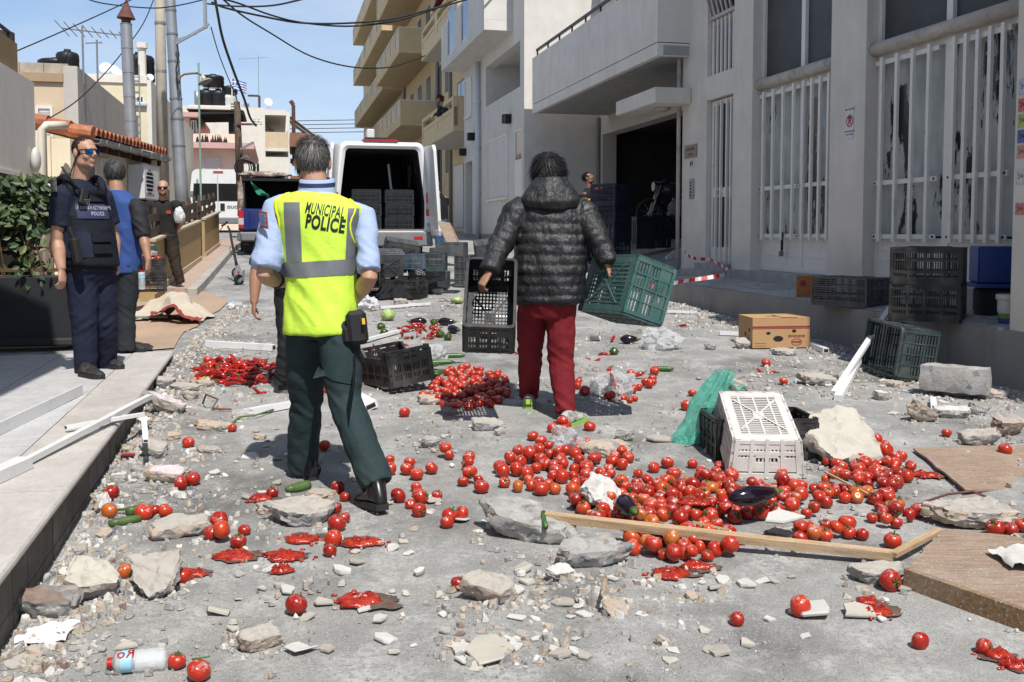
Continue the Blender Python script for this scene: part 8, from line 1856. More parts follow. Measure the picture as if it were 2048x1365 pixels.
# peppers
M_PEP = NT('red_pepper_skin'); oi = M_PEP.n('ShaderNodeObjectInfo'); M_PEP.set(M_PEP.ramp(oi.outputs['Random'], [(0, (.20, .006, .008)), (.5, (.36, .012, .010)), (1, (.45, .03, .012))]), .18, 0, .55); M_PEP = M_PEP.m
def pepper_mesh(seed, L=.15):
 r_ = random.Random(seed); pts = []; rad = []; b1 = r_.gauss(0, .025); b2 = r_.gauss(0, .02)
 for i in range(9): t = i / 8; pts.append((L * (t - .5), b1 * math.sin(t * 2.6) + b2 * math.sin(t * 5), .0)); rad.append(.021 * (min(1, .55 + t * 4) * (1 - t) ** .55 + .03) * (1 + .1 * nz((t * 5, seed, 0))))
 g = MB(M_PEP); g.tube(pts, rad, 10); me = g.mesh('red_pepper', True); g = MB(M_STEMG); g.tube([pts[0], (pts[0][0] - .012, pts[0][1], .002), (pts[0][0] - .035, pts[0][1] + .006, .010)], [.012, .005, .004], 6); return me, g.mesh('stem', True)
PM = [pepper_mesh(i) for i in range(7)]
def pepper(px, py, lab, z=0.0, s_=1.0):
 p = G(px, py); me, st = PM[rt.randrange(7)]; o = link('red_pepper', me); o.matrix_world = T(p + V3((0, 0, .018 + z))) @ RO(rt.random() * 6.28, 4, 'Z') @ RO(rt.gauss(0, .22), 4, 'Y') @ RO(rt.random() * 6, 4, 'X') @ Matrix.Scale(s_ * (.85 + .3 * rt.random()), 4); tag(o, lab, 'pepper', 'spilled red peppers'); link('stem', st, o)
for i in range(125):
 a = rt.random() * 6.283; q = rt.random() ** .6; pepper(480 + 84 * q * math.cos(a), 752 + 24 * q * math.sin(a), 'long red pepper ' + ('on top' if q < .4 else ('at the front edge' if math.sin(a) > .4 else 'at the rear edge' if math.sin(a) < -.4 else 'at the terrace end' if math.cos(a) < 0 else 'at the shoe end')) + ' of the pepper heap', .085 * (1 - q) * rt.random() + .01)
for i in range(14): pepper(650 + 60 * rt.random(), 765 + 25 * rt.random(), 'long red pepper behind the striding policeman\'s legs', .01)
for i in range(26): pepper(800 + 75 * rt.random(), 655 + 26 * rt.random(), 'long red pepper among the far aubergines', .02 * rt.random(), .9)
for i in range(10): pepper(740 + 80 * rt.random(), 700 + 50 * rt.random(), 'long red pepper lying inside the open black crate', .03)
for px, py, lab in ((380 + 0, 800, None), (515, 790, 'single dark red pepper in front of the pepper heap'), (1222, 685, 'red pepper right of the paper cup'), (1207, 714, 'red pepper in front of the jacketed man\'s crate'), (1190, 722, 'thin red pepper left of another below the paper cup'), (1268, 757, 'red pepper left of the far cucumber'), (1205, 742, 'curled red pepper above the white bags'), (1040, 710, 'red pepper behind the red trousers'), (395, 748, 'red pepper at the left end of the heap by the brown paper'), (1530, 745, 'flat piece of red pepper in front of the banana box'), (1362, 655, 'torn red pepper by the platform kerb'), (1660, 985, 'bright red pepper lying among the plywood tomatoes')):
 if lab: pepper(px, py, lab)
def veg(name, lab, cat, px, py, prof, m, yaw, z=0, bend=0, stem=True, tilt=0, L=1, group=None):
 p = G(px, py); g = MB(m); n = len(prof); g.tube([(L * (i / (n - 1) - .5), bend * math.sin(math.pi * i / (n - 1)), 0) for i in range(n)], prof, 14); o = g.build(name, smooth=True); o.matrix_world = T(p + V3((0, 0, max(prof) + z))) @ RO(R(yaw), 4, 'Z') @ RO(R(tilt), 4, 'Y'); tag(o, lab, cat, group)
 if stem: g = MB(M_STEMG); g.tube([(-L / 2 + .012, 0, 0), (-L / 2 - .004, 0, 0), (-L / 2 - .03, .006, .006)], [prof[1] * .9, prof[0] * 1.1, .006], 8); link('stem', g.mesh('stem', True), o)
 return o
M_CUC = m_('cucumber_skin', (.045, .115, .022), .4, .3, 14, spec=.5); M_AUB = m_('aubergine_skin', (.012, .005, .012), .14, .3, spec=.6); M_ZUC = m_('zucchini_skin', (.075, .125, .035), .45, .4, 20); M_DGP = m_('dark_green_pepper', (.04, .085, .015), .25, .6, 10, dirt=(.22, .03, .01), dscale=14)
cu = [.012, .02, .022, .023, .022, .02, .010]; au = [.012, .028, .036, .042, .047, .045, .034, .012]
for i, (px, py, yaw) in enumerate(((866, 748, 60), (884, 742, 12), (880, 764, 78), (852, 742, 25), (906, 728, 5), (838, 760, 40))): veg('cucumber', ('cucumber leaning on the left edge of the smaller tomato heap', 'cucumber lying across the top of the smaller tomato heap', 'cucumber pointing at us on the smaller tomato heap', 'cucumber beside the open black crate', 'cucumber at the back of the smaller tomato heap', 'cucumber half behind the corner of the open black crate')[i], 'cucumber', px, py, cu, M_CUC, yaw, .05, .012, False, 0, .22, 'spilled cucumbers')
veg('cucumber', 'single cucumber beside a tomato on the far open road', 'cucumber', 1325, 744, cu, M_CUC, -8, 0, .01, False, 0, .19, 'spilled cucumbers')
veg('zucchini', 'zucchini lying on the flat grey slab', 'zucchini', 596, 1022, [.014, .02, .024, .026, .025, .023], M_ZUC, 48, .085, 0, False, 0, .13); veg('zucchini', 'broken zucchini beside the calyxed tomato near the terrace', 'zucchini', 250, 1052, [.016, .019, .02, .019, .016], M_ZUC, 40, 0, 0, False, 0, .14); veg('zucchini', 'pale zucchini stub behind the broken one near the terrace', 'zucchini', 272, 1030, [.02, .022, .021, .018], M_ZUC, 55, 0, 0, False, 0, .09)
for i, (px, py, yaw, z, L, lab) in enumerate(((836, 652, 10, 0, .2, 'aubergine behind the far peppers'), (893, 652, 160, 0, .21, 'aubergine left of the hanging black crate'), (908, 668, 130, 0, .18, 'aubergine close beside the hanging black crate'), (1258, 688, 170, 0, .18, 'aubergine alone on the far road'), (1256, 1062, 100, .06, .2, 'black aubergine upright in the tomatoes by the rough grey block'), (1505, 1056, 205, .10, .27, 'long aubergine lying on top of the tomato heap'))): veg('aubergine', lab, 'aubergine', px, py, au, M_AUB, yaw, z, .01, True, 0, L, 'spilled aubergines')
def blob(name, lab, cat, px, py, r, m, seed, sq=.85, amp=.2, group=None, z=0):
 g = MB(m); crumple(g, (0, 0, r * sq), r, r, r * sq, seed, 12, amp); o = g.build(name, smooth=True); o.location = G(px, py, z); tag(o, lab, cat, group); return o
for i, (px, py, lab) in enumerate(((880, 676, 'green and red pepper between the aubergines'), (896, 682, 'dark pepper right of the green and red one'), (868, 652, 'small green pepper behind the aubergines'), (762, 660, 'red bell pepper beyond the policeman\'s holster'), (768, 672, 'dark green pepper beyond the policeman\'s holster'), (1228, 712, 'dark red bell pepper below the paper cup'))): blob('bell_pepper', lab, 'pepper', px, py, .042, M_DGP, 40 + i, .9, .3, 'bell peppers')
M_CAB = NT('cabbage_leaf'); M_CAB.set(M_CAB.ramp(M_CAB.noise(14, 6, .6, dist=1.5), [(.35, (.22, .33, .08)), (.65, (.50, .58, .26))]), .5, 0, .4); M_CAB.bump(M_CAB.noise(20, 5, dist=2), 1, .01); M_CAB = M_CAB.m
blob('cabbage', 'pale green cabbage head on the far road', 'cabbage', 776, 642, .085, M_CAB, 3, .8, .16); blob('cabbage', 'smaller pale cabbage left of the hanging crate', 'cabbage', 914, 608, .08, M_CAB, 6, .6, .2)
def stalk(lab, pts, r=.006, m=None): g = MB(m or M_STEMG); g.tube([G(x, y, .01 + z) for x, y, z in pts], r, 6); tag(g.build('stalk', smooth=True), lab, 'stalk')
stalk('green bean stalk between two tomatoes near the terrace', [(230, 1022, .01), (260, 1020, .02), (300, 1018, .01)]); stalk('long green bean beside the whitish lump', [(462, 848, .01), (480, 835, .01), (510, 832, .02), (548, 820, .01)]); stalk('bent rusty wire by the red peppers', [(405, 810, .0), (412, 790, .1), (436, 800, .06), (424, 818, .01), (462, 820, .01)], .007, M_RUST); stalk('thin green stem beside the upright tomato', [(432, 863, .01), (450, 866, .01)], .004); stalk('green sprig right of the water bottle', [(384, 1322, .01), (420, 1316, .02)], .003)
stalk('green chilli on the tip of the wooden stick', [(1087, 1028, .10), (1088, 1044, .09), (1092, 1056, .08)], .012, M_CUC)

# ---------------------------------------------------------------- timber, bars, boards
def wood_mat(name, a, b):
 t = NT(name); n = t.noise(5, 8, .65, t.co((1.2, 14, 14)), .4); c = t.ramp(n, [(.3, a), (.7, b)]); c = t.mix(t.ramp(t.noise(3, 7, .7), [(.5, 0), (.8, .6)]), c, (.42, .38, .33)); c = t.mix(t.ramp(t.noise(90, 4, .7), [(.58, 0), (.66, .8)]), c, (.5, .47, .43)); t.set(c, .85, 0, .25); t.bump(n, .4, .004); return t.m
M_STICK = wood_mat('weathered_pine', (.30, .19, .10), (.55, .39, .23)); M_PLY = wood_mat('dusty_plywood', (.20, .135, .095), (.36, .27, .20)); M_BEAM = wood_mat('board_edge', (.14, .082, .04), (.30, .19, .10))
M_ALU = m_('white_aluminium', (.70, .70, .69), .38, .04, 3, spec=.5, dirt=(.45, .42, .38), dscale=6, dpos=(.58, .8))
def rod(name, lab, cat, a, b, w, h, m, parent=None, group=None, twist=0):
 a, b = V3(a), V3(b); x = (b - a); L = x.length; M = frame_m((a + b) / 2, x, za=(0, 0, 1)) @ RO(R(twist), 4, 'X'); g = MB(m); n = 8; rg = []
 for i in range(n + 1): xx = L * (i / n - .5); rg.append([(xx, y + .002 * nz((xx, y, z), 7), z + .002 * nz((xx, y, z), 7, 4)) for y, z in ((-w / 2, -h / 2), (w / 2, -h / 2), (w / 2, h / 2), (-w / 2, h / 2))])
 g.loft(rg); o = g.build(name, parent); o.matrix_world = M;
 if lab: tag(o, lab, cat, group)
 return o
rod('wooden_stick', 'long pale wooden stick lying across the big tomato heap', 'wooden stick', G(1090, 1035, .10), G(1788, 1112, .04), .04, .034, M_STICK, twist=8); rod('wooden_stick', 'short wooden stick joining the end of the long one at the thick board', 'wooden stick', G(1786, 1110, .05), G(1880, 1062, .05), .032, .02, M_STICK)
for a, b, lab in (((1650, 945), (1735, 990), 'thin splinter lying on the plywood tomatoes'), ((1385, 1047), (1460, 1064), 'sliver of wood just behind the long stick'), ((1205, 1190), (1212, 1160), 'thin white splinter right of the tan chunk')): rod('wood_splinter', lab, 'splinter', G(*a, .08), G(*b, .05), .012, .008, M_STICK)
def bar2(lab, p0, p1, w, h, z0=.03, z1=.03, f=G, tw=0, hollow=True):
 o = rod('white_bar', lab, 'metal bar', f(*p0) + V3((0, 0, z0)), f(*p1) + V3((0, 0, z1)), w, h, M_ALU, None, 'white aluminium bars', tw)
 if hollow:
  L = (f(*p1) - f(*p0)).length; g = MB(M_BLACK);
  for s_ in (-1, 1): g.bx(s_ * L / 2 * 1.0 - .001, s_ * L / 2 + .003 * s_, -w * .34, w * .34, -h * .3, h * .3)
  k = g.build('hollow_end', o)
 return o
bar2('box bar lying behind the red peppers', (414, 694), (548, 702), .07, .06); bar2('short bar left of the policeman\'s striding legs', (486, 836), (612, 812), .05, .045); bar2('wide angled bar in front of the open black crate', (575, 735), (742, 822), .10, .05, .05, .03, tw=20)
bar2('long thin bar reaching from the near road to the terrace corner', (2, 958), (300, 812), .035, .03, .02, .06, T_at); bar2('thin bar crossing the long one over the terrace edge', (132, 866), (288, 842), .03, .02, .03, .04, T_at); bar2('stub hanging down from the crossing bar at the terrace edge', (291, 868), (288, 846), .03, .02, -.04, .02, T_at); bar2('hollow square bar at the near edge of the marble terrace', (-30, 975), (50, 938), .075, .055, .03, .03, T_at)
bar2('flat wide sill lying on the marble terrace', (-60, 900), (164, 790), .012, .07, .036, .036, T_at, 0, False)
a = G(1668, 792, .0); b = P(1780, 616, 9.35); o = rod('white_bar', 'long white bar leaning across the dark green crate', 'metal bar', a + V3((0, 0, .02)), b, .045, .03, M_ALU, None, 'white aluminium bars'); o = rod('white_bar', 'shorter white bar leaning below the long one', 'metal bar', G(1676, 797, .02), P(1716, 722, 8.4), .06, .04, M_ALU, None, 'white aluminium bars')
bar2('white bar on the ground left of the banana box', (1440, 672), (1512, 675), .05, .04); bar2('white box bar sticking out right of the banana box', (1612, 692), (1652, 708), .06, .05); bar2('white bar stub below the concrete lintel', (1866, 808), (1868, 832), .04, .04); bar2('thin white bar by the far platform kerb', (1335, 628), (1395, 630), .04, .03); bar2('pale bar lying beyond the open black crate', (720, 690), (800, 668), .05, .03); bar2('pale bar between the aubergines and the crates', (760, 620), (860, 612), .04, .03)
for k in range(7):
 y0 = 17.4 + .12 * k; o = rod('white_pipe', ('lowest', 'second', 'third', 'fourth', 'fifth', 'sixth', 'topmost')[k] + ' white pipe of the pile at the garage corner', 'pipe', P(1332 + k * 3, 516 - 2.2 * k, y0), P(1392, 512 - 3.5 * k, y0 + .2), .06, .05, M_ALU, None, 'white pipes at the garage')
# boards at the lower right
def board(lab, pts, th, m, edge=None):
 o = thing('wooden_board', lab, 'board', loc=pts[0]); n = 8; V0 = pts[0]
 def pt(u, v): return lerp(lerp(pts[0], pts[1], u), lerp(pts[3], pts[2], u), v) - V0
 g = MB(m); g.loft([[pt(*q) + V3((.02 * nz((q[0] * 9, q[1] * 9, 0), 1, 3), .02 * nz((q[0] * 9, q[1] * 9, 5), 1, 1), z)) for q in [(k / n, 0) for k in range(n)] + [(1, k / n) for k in range(n)] + [(1 - k / n, 1) for k in range(n)] + [(0, 1 - k / n) for k in range(n)]] for z in (0, th)]); g.build('panel', o)
 if edge:
  g = MB(edge); g.bar(pt(0, 0) + V3((0, 0, -.02)), pt(1, 0) + V3((0, 0, -.02)), .05, .075); g.build('edge_batten', o)
 return o
board('thick wooden board with battened edge at the lower right', [G(1815, 1148, .055), G(2140, 1262, .06), G(2160, 1100, .06), G(1885, 1066, .05)], .018, M_PLY, M_BEAM)
board('torn dusty plywood sheet tilted over crushed tomatoes', [G(1930, 985, .02), P(2110, 985, 5.2), P(2110, 892, 5.95), P(1826, 900, 5.85)], .012, M_PLY)
stalk('rusty wire bent over the paving slab', [(1822, 1022, .0), (1850, 1005, .05), (1895, 990, .08), (1945, 985, .10), (1972, 995, .08)], .006, M_RUST)
# banana box
def cardboard(name, col):
 t = NT(name); t.set(t.mix(t.ramp(t.noise(5, 7, .65), [(.45, 0), (.8, .5)]), col, [q * .72 for q in col]), .85, 0, .2); t.bump(t.noise(60, 3), .1, .002); return t.m
M_CARD = cardboard('brown_cardboard', (.44, .265, .13)); M_PRINT = m_('dark_red_print', (.24, .03, .03), .8, .1)
a, b = G(1506, 700), G(1618, 697); u = (b - a).normalized(); L_ = (b - a).length; H_ = .29; W_ = .44
bx_ = thing('banana_box', 'brown cardboard banana box with red print on the rubble', 'cardboard box', M=frame_m((a + b) / 2 + V3((0, 0, .012)), u, za=(0, 0, 1)) @ RO(R(-3), 4, 'Z'))
g = MB(M_CARD); x, y = L_ / 2, W_
for (x0, x1, y0, y1) in ((-x, x, 0, .008), (-x, x, y - .008, y), (-x, -x + .008, .008, y - .008), (x - .008, x, .008, y - .008)): g.bx(x0, x1, y0, y1, 0, H_)
g.bx(-x + .008, x - .008, .008, y - .008, 0, .008); g.build('walls', bx_)
g = MB(M_CARD); g.bx(-x, x, 0, .12, H_ + .001, H_ + .008); g.bx(-x, x, .22, y, H_ + .001, H_ + .008); g.bx(-x, -.10, .12, .22, H_ + .001, H_ + .008); g.bx(.12, x, .12, .22, H_ + .001, H_ + .008); g.build('lid', bx_)
g = MB(M_CARD); g.bx(.0, .16, -.004, .3, H_ + .009, H_ + .014); g.build('flap', bx_)
g = MB(M_BLACK)
for (cx_, cz, rx_, rz_) in ((-.03, .09, .05, .028), (-.13, .145, .022, .014), (.13, .165, .022, .016)): g.loft([[(cx_ + rx_ * math.cos(t), yy, cz + rz_ * math.sin(t)) for t in [2 * math.pi * k / 16 for k in range(16)]] for yy in (-.0025, .004)])
for (cy_, cz) in ((.1, .17), (.22, .12)): g.loft([[(xx, cy_ + .018 * math.cos(t), cz + .022 * math.sin(t)) for t in [2 * math.pi * k / 14 for k in range(14)]] for xx in (-x - .0025, -x + .003)])
g.build('hand_hole', bx_)
g = MB(M_PRINT); g.bx(-x, x, -.0022, -.0002, .20, .214); g.bx(-x, x, -.0022, -.0002, .188, .194); g.bx(-x + .02, -x + .14, -.0022, -.0002, .045, .047); g.bx(-x + .02, -x + .14, -.0022, -.0002, .02, .022)
rg = [[(.155 + q * .055 * math.cos(t), yy, .055 + q * .034 * math.sin(t)) for t in [2 * math.pi * k / 20 for k in range(20)]] for q, yy in ((1, -.0005), (1, -.0024), (.88, -.0024), (.88, -.0005))]; g.loft(rg, True, False); g.build('print', bx_)
M180 = vert(.155, -.003, .115) @ RO(math.pi, 4, 'Z'); text('lettering', 'BANANAS', .034, M_PRINT, bx_, M180, align='CENTER', depth=.0004, bold=.0006)
text('lettering', 'delate', .032, M_PRINT, bx_, vert(.155, -.003, .055) @ RO(math.pi, 4, 'Z'), align='CENTER', depth=.0004, bold=.0008)
c0 = plat_at(1608, 598); cb = thing('cardboard_carton', 'orange-brown carton behind the upturned grey crate', 'cardboard box', M=T(c0 + V3((.12, .1, 0))) @ RO(R(-20), 4, 'Z'))
g = MB(cardboard('orange_cardboard', (.34, .14, .05))); g.bx(-.17, .2, 0, .25, 0, .24); g.build('walls', cb); g = MB(M_PRINT); g.lathe([(.035, -.002), (.035, 0)], 16, T((-.1, -.001, .16)) @ RO(R(90), 4, 'X')); g.build('print', cb)
# containers by the near pillar
c0 = plat_at(1990, 642); bc = thing('blue_container', 'blue metal box standing on a black tub by the near pillar', 'container', M=T(c0 + V3((.18, .25, 0))) @ RO(R(-14), 4, 'Z')); M_BLU = m_('blue_enamel', (.008, .04, .20), .35, .1, spec=.5)
g = MB(M_BLU); g.bx(-.2, .32, 0, .4, .30, .62); g.build('box', bc, bevel=.012); g = MB(M_BLU); g.bx(-.22, .34, -.03, .42, .26, .297); g.build('lip', bc); g = MB(m_('light_blue', (.03, .16, .42), .4)); g.bx(.1, .13, -.02, 0, .5, .64); g.build('latch', bc); g = MB(M_BLACK); g.lathe([(.17, 0), (.2, .02), (.2, .24), (.18, .25)], 20, T((0, .18, 0))); g.build('tub', bc, smooth=False, angle=.6)
c0 = plat_at(2022, 650); bk_ = thing('paint_bucket', 'white paint bucket with orange and green label by the near pillar', 'bucket', loc=c0 + V3((.02, .06, 0)))
g = MB(m_('bucket_white', (.5, .5, .48), .5, .1)); g.lathe([(.085, 0), (.10, .20), (.112, .205), (.112, .24), (.10, .245), (.098, .1)], 22); g.build('pail', bk_, smooth=False, angle=.6)
for z0, z1, col in ((.13, .18, (.55, .18, .03)), (.05, .09, (.16, .26, .05)), (.0, .05, (.03, .06, .22))): g = MB(m_('bucket_label_%d' % int(z0 * 100), col, .6)); g.lathe([(.0855 + z0 * .075, z0), (.0855 + z1 * .075, z1)], 22, caps=False); g.build('label', bk_)
for px, py, s_, lab in ((1935, 634, .12, 'small stone on the platform beside the stacked black crates'), (1570, 556, .1, 'flat stone on the crazy paving below the barred window'), (2000, 662, .05, 'chip on the platform edge by the bucket')):
 o = link('concrete_chunk', chunk_mesh(s_, s_ * .8, s_ * .45, R_CONC, R_TAN, int(px))); o.location = plat_at(px, py); tag(o, lab, 'rubble', 'broken concrete chunks')
# barrier tape
tp = [P(1366, 498, 15.2), P(1376, 512, 15.0), P(1392, 518, 14.9), P(1420, 519, 14.6), P(1442, 530, 13.6), P(1456, 541, 13.0), P(1450, 550, 12.6), P(1415, 556, 12.4), P(1378, 561, 12.35), P(1345, 567, 12.3), P(1300, 574, 12.3)]
g = MB(m_('tape_white', (.62, .6, .6), .5)); fine = []
for i in range(len(tp) - 1):
 for k in range(6): fine.append(lerp(tp[i], tp[i + 1], k / 6))
fine.append(tp[-1]); g2 = MB(m_('tape_red', (.45, .02, .025), .5)); bt_ = thing('barrier_tape', 'red and white barrier tape trailing from the wall corner over the platform', 'tape')
for i in range(len(fine) - 1):
 tw = .03 * math.sin(i * .35); a, b = fine[i], fine[i + 1]; h = V3((0, tw * .7, .024)); (g2 if (i // 2) % 2 else g).add([a - h, b - h, b + h, a + h], [(0, 1, 2, 3)])
g.build('white_stripe', bt_)['kind'] = 'stuff'; g2.build('red_stripe', bt_)['kind'] = 'stuff'
for px, py, lab in ((1180, 612, 'scrap of red and white tape behind the red trousers'), (1300, 640, 'scrap of tape by the far kerb'), (900, 604, 'scrap of red tape by the far cabbage'), (935, 606, 'curled red tape piece beside the hanging crate')):
 p = G(px, py, .01); g = MB(m_('tape_red', (.45, .02, .025), .5)); g.sheet(lambda u, v: p + V3((.3 * u - .15, .07 * v + .03 * math.sin(u * 6), .02 + .025 * math.sin(u * 9 + v))), 10, 3); tag(g.build('barrier_tape'), lab, 'tape')

# ---------------------------------------------------------------- bags, bottles, paper
def film(name, col, alpha, rough=.2):
 t = NT(name); t.set(col, rough, 0, .6); t.b.inputs['Alpha'].default_value = alpha; t.bump(t.noise(20, 6, .7, dist=2), 1.0, .02); t.b.inputs['Transmission Weight'].default_value = .0; return t.m
M_FILM = film('clear_plastic_film', (.72, .72, .73), .5); M_TEALF = film('teal_plastic_film', (.10, .50, .38), .72); M_BAGW = film('white_carrier_bag', (.74, .74, .75), .9, .4)
def bag(lab, px, py, sx, sy, sz, m, seed, z=0, d=None, amp=.55):
 p = G(px, py) if d is None else P(px, py, d); g = MB(m); crumple(g, (0, 0, sz * .9), sx, sy, sz, seed, 22, amp); o = g.build('plastic_bag', angle=.5); o.location = p + V3((0, 0, z)); tag(o, lab, 'plastic bag', 'plastic bags'); return o
bag('clear plastic bag on the road under the teal crate', 1322, 700, .17, .1, .10, M_FILM, 3); bag('clear plastic bag standing among the far tomatoes', 1240, 800, .09, .07, .10, M_FILM, 5); bag('smaller clear plastic bag left of the standing one', 1196, 788, .07, .06, .07, M_FILM, 8); bag('clear plastic bag right of the open black crate', 868, 730, .12, .1, .09, M_FILM, 11); bag('white bag beyond the policeman\'s elbow', 733, 622, .10, .08, .10, M_BAGW, 14); bag('clear plastic bag beside the tan slab', 1132, 906, .10, .07, .07, M_FILM, 17)
p = G(1392, 892); g = MB(M_TEALF)
def tealp(u, v):
 h = 1 - v; w = .125 * (1 - .5 * v) + .03 * nz((u * 5, v * 5, 0), 1, 2); a = u * 2 * math.pi; lean = .17 * v ** 1.3; k = 1 + .35 * nz((math.cos(a) * 2, math.sin(a) * 2, v * 4), 1, 7) + .14 * nz((math.cos(a) * 6, math.sin(a) * 6, v * 9), 1, 3); return p + V3((w * math.cos(a) * k + lean, .09 * math.sin(a) * k * (1 - .5 * v) + .05, .44 * v + .02 * math.sin(a * 3)))
g.sheet(tealp, 46, 26); q = p + V3((.2, .05, .33)); g.sheet(lambda u, v: q + V3((.13 * u, .04 * math.sin(v * 6), .10 * (v - .5) * (1.2 - u) + .02 * math.sin(u * 11))), 10, 8); o = g.build('plastic_bag', angle=.5); tag(o, 'crumpled teal green plastic bag against the black crate', 'plastic bag', 'plastic bags')
bag('white carrier bag hanging from the bald man\'s hand', 359, 446, .07, .06, .12, M_BAGW, 23, d=14.6, amp=.3)
def bottle(lab, M, L=.25, r=.034, half=False):
 b = thing('water_bottle', lab, 'bottle', M=M, group='plastic water bottles'); t = NT('clear_bottle_plastic') if 'bottle_pet' not in MT else None
 if t: t.set((.86, .88, .90), .06, 0, .7); t.b.inputs['Alpha'].default_value = .34; t.bump(t.noise(9, 3), .3, .01); MT['bottle_pet'] = t.m
 g = MB(MT['bottle_pet']); pr = [(.010, 0), (r * .9, .004), (r, .015)]
 for i in range(9): z = .03 + i * .016; pr += [(r * (1 if i % 2 else .93), z)]
 pr += [(r, L * .62), (r, L * .78), (r * .8, L * .87), (.013, L * .95), (.013, L)]; g.lathe(pr, 20, caps=False); g.build('shell', b, smooth=True)
 g = MB(m_('bottle_label', (.30, .55, .68), .4, .15, 30)); g.lathe([(r * 1.01, L * .60), (r * 1.01, L * .79)], 20, caps=False); lb = g.build('label', b, smooth=True)
 g = MB(m_('red_cap', (.45, .01, .012), .35)); g.lathe([(.016, L * .95), (.0165, L * .96), (.0165, L * 1.04), (.014, L * 1.045)], 16); g.build('cap', b); return b, lb
p0, p1 = G(334, 1338), G(215, 1352); x_ = (p1 - p0).normalized(); bt1, lb = bottle('clear water bottle with red cap and blue label on the near road', frame_m(p0 + V3((0, 0, .036)), V3((0, 0, 1)).cross(x_), za=x_), (p1 - p0).length / 1.045)
LL = (p1 - p0).length / 1.045; me = text_mesh('Ro', .045, M_RED, depth=.0004, align='CENTER', bold=.001); bm = bmesh.new(); bm.from_mesh(me); bmesh.ops.triangulate(bm, faces=bm.faces)
for _ in range(2): bmesh.ops.subdivide_edges(bm, edges=[e for e in bm.edges if e.calc_length() > .006], cuts=1)
for v in bm.verts: a = v.co.y / .034 + 1.1; v.co = V3((.0352 * math.cos(a), .0352 * math.sin(a), LL * .70 + v.co.x))
bm.to_mesh(me); bm.free(); link('lettering', me, lb)
bottle('small water bottle held by the man in the blue vest', frame_m(P(284, 580, 8.98), (1, 0, 0), za=(.12, 0, 1)), .17, .03)
p0 = G(484, 614); bottle('clear bottle lying on the far road beyond the peppers', frame_m(p0 + V3((0, 0, .03)), (0, 0, 1), za=(-.9, .3, 0)), .2, .03); p0 = G(462, 622, .01); blob('paper_ball', 'crumpled paper ball beside the far bottle', 'paper', 462, 622, .05, M_BAGW, 5, .9, .4)
bottle('fallen bottle with red cap behind the tilted cream-faced chunk', frame_m(G(1640, 855) + V3((0, 0, .034)), (0, 0, 1), za=(-.98, -.1, 0)), .22, .034)
M_PAPER = m_('white_paper', (.72, .72, .75), .7, .06)
def paper(lab, px, py, w, h, seed, m=None, z=.01):
 p = G(px, py, z); g = MB(m or M_PAPER); g.sheet(lambda u, v: p + V3((w * (u - .5) + .02 * nz((u * 3, v * 3, seed)), h * (v - .5), .035 * abs(nz((u * 2.5, v * 2.5, seed), 1)) + .02 * u * v)), 9, 9); tag(g.build('paper_sheet', smooth=True), lab, 'paper', 'paper litter')
paper('folded white paper sheet at the foot of the terrace', 96, 1275, .16, .14, 2); paper('brown paper scrap at the left end of the red peppers', 400, 762, .16, .2, 5, M_CARD); paper('pale paper strip below the policeman\'s holster', 960, 618, .3, .14, 7); paper('white plaster sheet on the thick wooden board', 2040, 1122, .16, .2, 9, F_WHITE, .09); paper('light paper lying beyond the hanging crate', 1000, 635, .25, .2, 12); paper('brown scrap near the whitish lump', 398, 848, .05, .09, 15, m_('brown_scrap', (.3, .16, .08), .8))
bt = thing('battery_pack', 'small red, black and yellow pack beside the grey chunk at the terrace', 'package', M=T(G(258, 922)) @ RO(R(6), 4, 'Z'))
for z0, z1, col in ((0, .006, (.4, .32, .04)), (.0061, .03, (.02, .02, .02)), (.0301, .036, (.4, .02, .02))): g = MB(m_('pack_%d' % int(z0 * 1000), col, .4)); g.bx(-.04, .03, -.02, .02, z0, z1); g.build('band', bt)
cpm = T(G(1190, 682) + V3((0, 0, .04))) @ RO(R(-20), 4, 'Z') @ RO(R(80), 4, 'Y'); cu_ = thing('paper_cup', 'patterned paper cup lying on its side on the far road', 'cup', M=cpm); g = MB(m_('cup_print', (.45, .42, .38), .6, .5, 60)); g.lathe([(.028, -.05), (.04, .05), (.042, .052), (.038, .05), (.026, -.045)], 18); g.build('cup', cu_, smooth=True); g = MB(m_('cup_inside', (.45, .14, .06), .6)); g.lathe([(.034, .02), (.002, .021)], 14); g.build('contents', cu_)

# ---------------------------------------------------------------- cloths and boxes further back
M_CANV = cloth('beige_canvas', (.46, .40, .32), .08, .9, .5, 14); M_REDC = cloth('red_canvas', (.25, .045, .04), .12, .9, .5, 18)
p = G(330, 640);
um = thing('fallen_parasol', 'crumpled beige parasol cloth with red trim on the apron', 'parasol', loc=p)
def umb(u, v): x = 1.05 * (u - .5); y = .62 * (v - .35); h = .30 * math.exp(-((x - .12) / .28) ** 2 - ((y - .1) / .25) ** 2) + .10 * abs(nz((u * 4, v * 3, 1))) + .14 * max(0, nz((u * 2.2, v * 2, 4))) + .05 * nz((u * 8, v * 8, 0)); return V3((x + .08 * nz((u * 5, v * 5, 2)), y + .1 * nz((u * 3, v * 3, 9)) - .1 * u, max(.012, h * (1 - .4 * abs(2 * u - 1) ** 3))))
g = MB(M_CANV); g.sheet(umb, 44, 30); g.build('canopy', um, smooth=True)
g = MB(M_REDC); g.sheet(lambda u, v: umb(.42 + .58 * u, 0) * 1 + V3((.06 * v + .04 * nz((u * 6, v * 3, 0)), -.22 * v + .05 * math.sin(u * 9), .02 + .06 * abs(nz((u * 7, v * 3, 3))) - .02 * v)), 24, 7); g.build('valance', um, smooth=True)
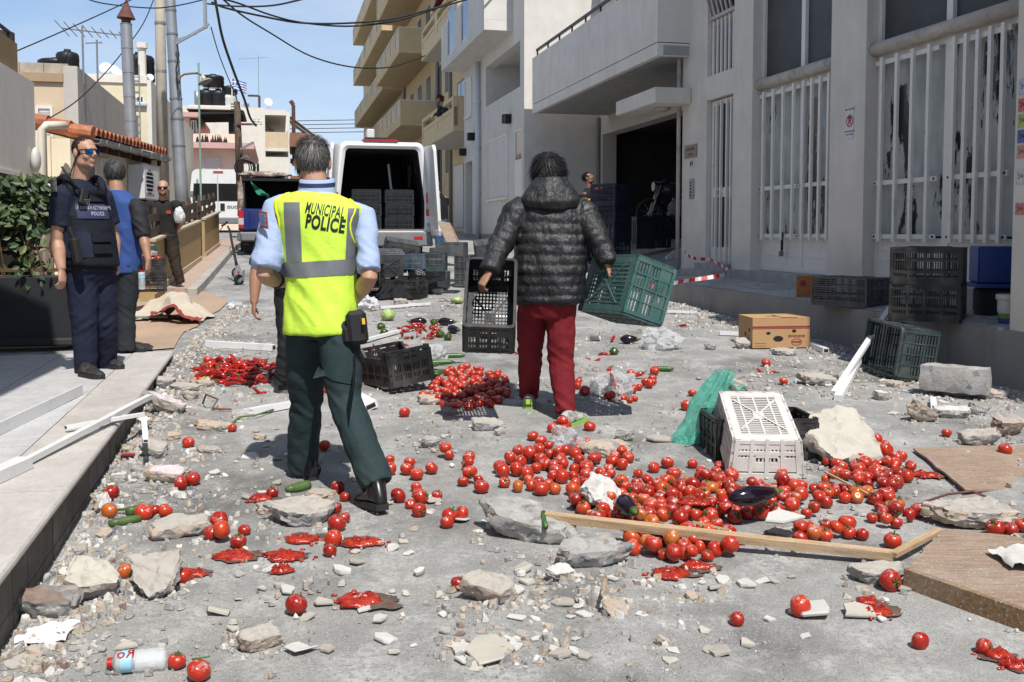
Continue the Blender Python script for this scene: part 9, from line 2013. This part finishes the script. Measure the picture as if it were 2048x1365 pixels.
for k, (x0, y0, x1, y1) in enumerate(((-.5, .2, -.3, -.18), (-.62, -.02, .1, -.2), (-.6, -.1, -.1, -.26))): g = MB(M_WOODDK if k == 0 else M_STEEL); g.tube([(x0, y0, .25 if k == 0 else .03), (x1, y1, .05)], .018, 8); g.build('rib', um)
# black jacket thrown over the crates
p = G(806, 598); g = MB(M_TEE)
def jk(u, v): x = .52 * (u - .5) - .10 * v; s_ = 1 - v; z = .30 * min(1, s_ * 1.5) + .03 * nz((u * 6, v * 6, 0)) - .07 * abs(u - .45) * 2; return p + V3((x + .05 * nz((u * 4, v * 5, 3)), .10 - .34 * v + .04 * math.sin(u * 14 + v * 3) + .05 * nz((u * 8, v * 3, 6)), max(.012, z + .02 * math.sin(u * 17))))
g.sheet(jk, 34, 20); g.tube([p + V3((.18, .02, .25)), p + V3((.26, -.06, .18)), p + V3((.24, -.1, .06))], [.05, .045, .03], 10); g.tube([p + V3((-.2, -.02, .2)), p + V3((-.3, -.14, .1)), p + V3((-.34, -.2, .02))], [.05, .05, .035], 10); tag(g.build('jacket', smooth=True), 'black jacket thrown over the front crate of the heap', 'jacket')
# brown board leaning by the van door
o = thing('leaning_board', 'brown plywood board leaning beside the open van door', 'board', loc=P(900, 506, 18.6)); g = MB(M_PLY); A_ = [P(x, y, 18.6 + dd) - o.location for x, y, dd in ((874, 442, .3), (898, 446, .3), (924, 500, 0), (926, 506, 0), (902, 507, 0))]; g.loft([A_, [q + V3((.02, .05, 0)) for q in A_]]); g.build('panel', o)
# produce boxes behind the man in the blue vest
for k, (px, py, lab, m, hh) in enumerate(((292, 583, 'lower black crate of bagged produce behind the blue-vested man', C_BLACK, .24), (290, 552, 'crate of red packets above the lower one behind the blue-vested man', C_BLACK, .22))):
 M = T(P(px, py, 12.6)) @ RO(R(20), 4, 'Z'); crate(lab, m, M, 'grid', .5, .34, hh, group='crates behind the blue vest')
 o = prod(M, .44, .28, .2); tag(o, ('red tomatoes in the lower crate behind the blue-vested man', 'red packets in the upper crate behind the blue-vested man')[k], 'produce', kind='stuff')
for k, (px, py, col) in enumerate(((278, 520, (.35, .03, .04)), (292, 518, (.10, .12, .35)), (300, 508, (.5, .4, .42)), (284, 505, (.4, .04, .05)), (296, 496, (.03, .10, .12)))):
 b = thing('packet', ('dark red', 'blue', 'pinkish', 'bright red', 'teal')[k] + ' packet piled on the crates behind the blue-vested man', 'package', M=T(P(px, py, 12.6 + .1 * (k % 2))) @ RO(R(15 - 9 * k), 4, 'Z')); g = MB(m_('packet_%d' % k, col, .5, .4, 30)); g.bx(-.06, .06, -.1, .1, -.03, .03); g.build('wrapper', b, bevel=.01)
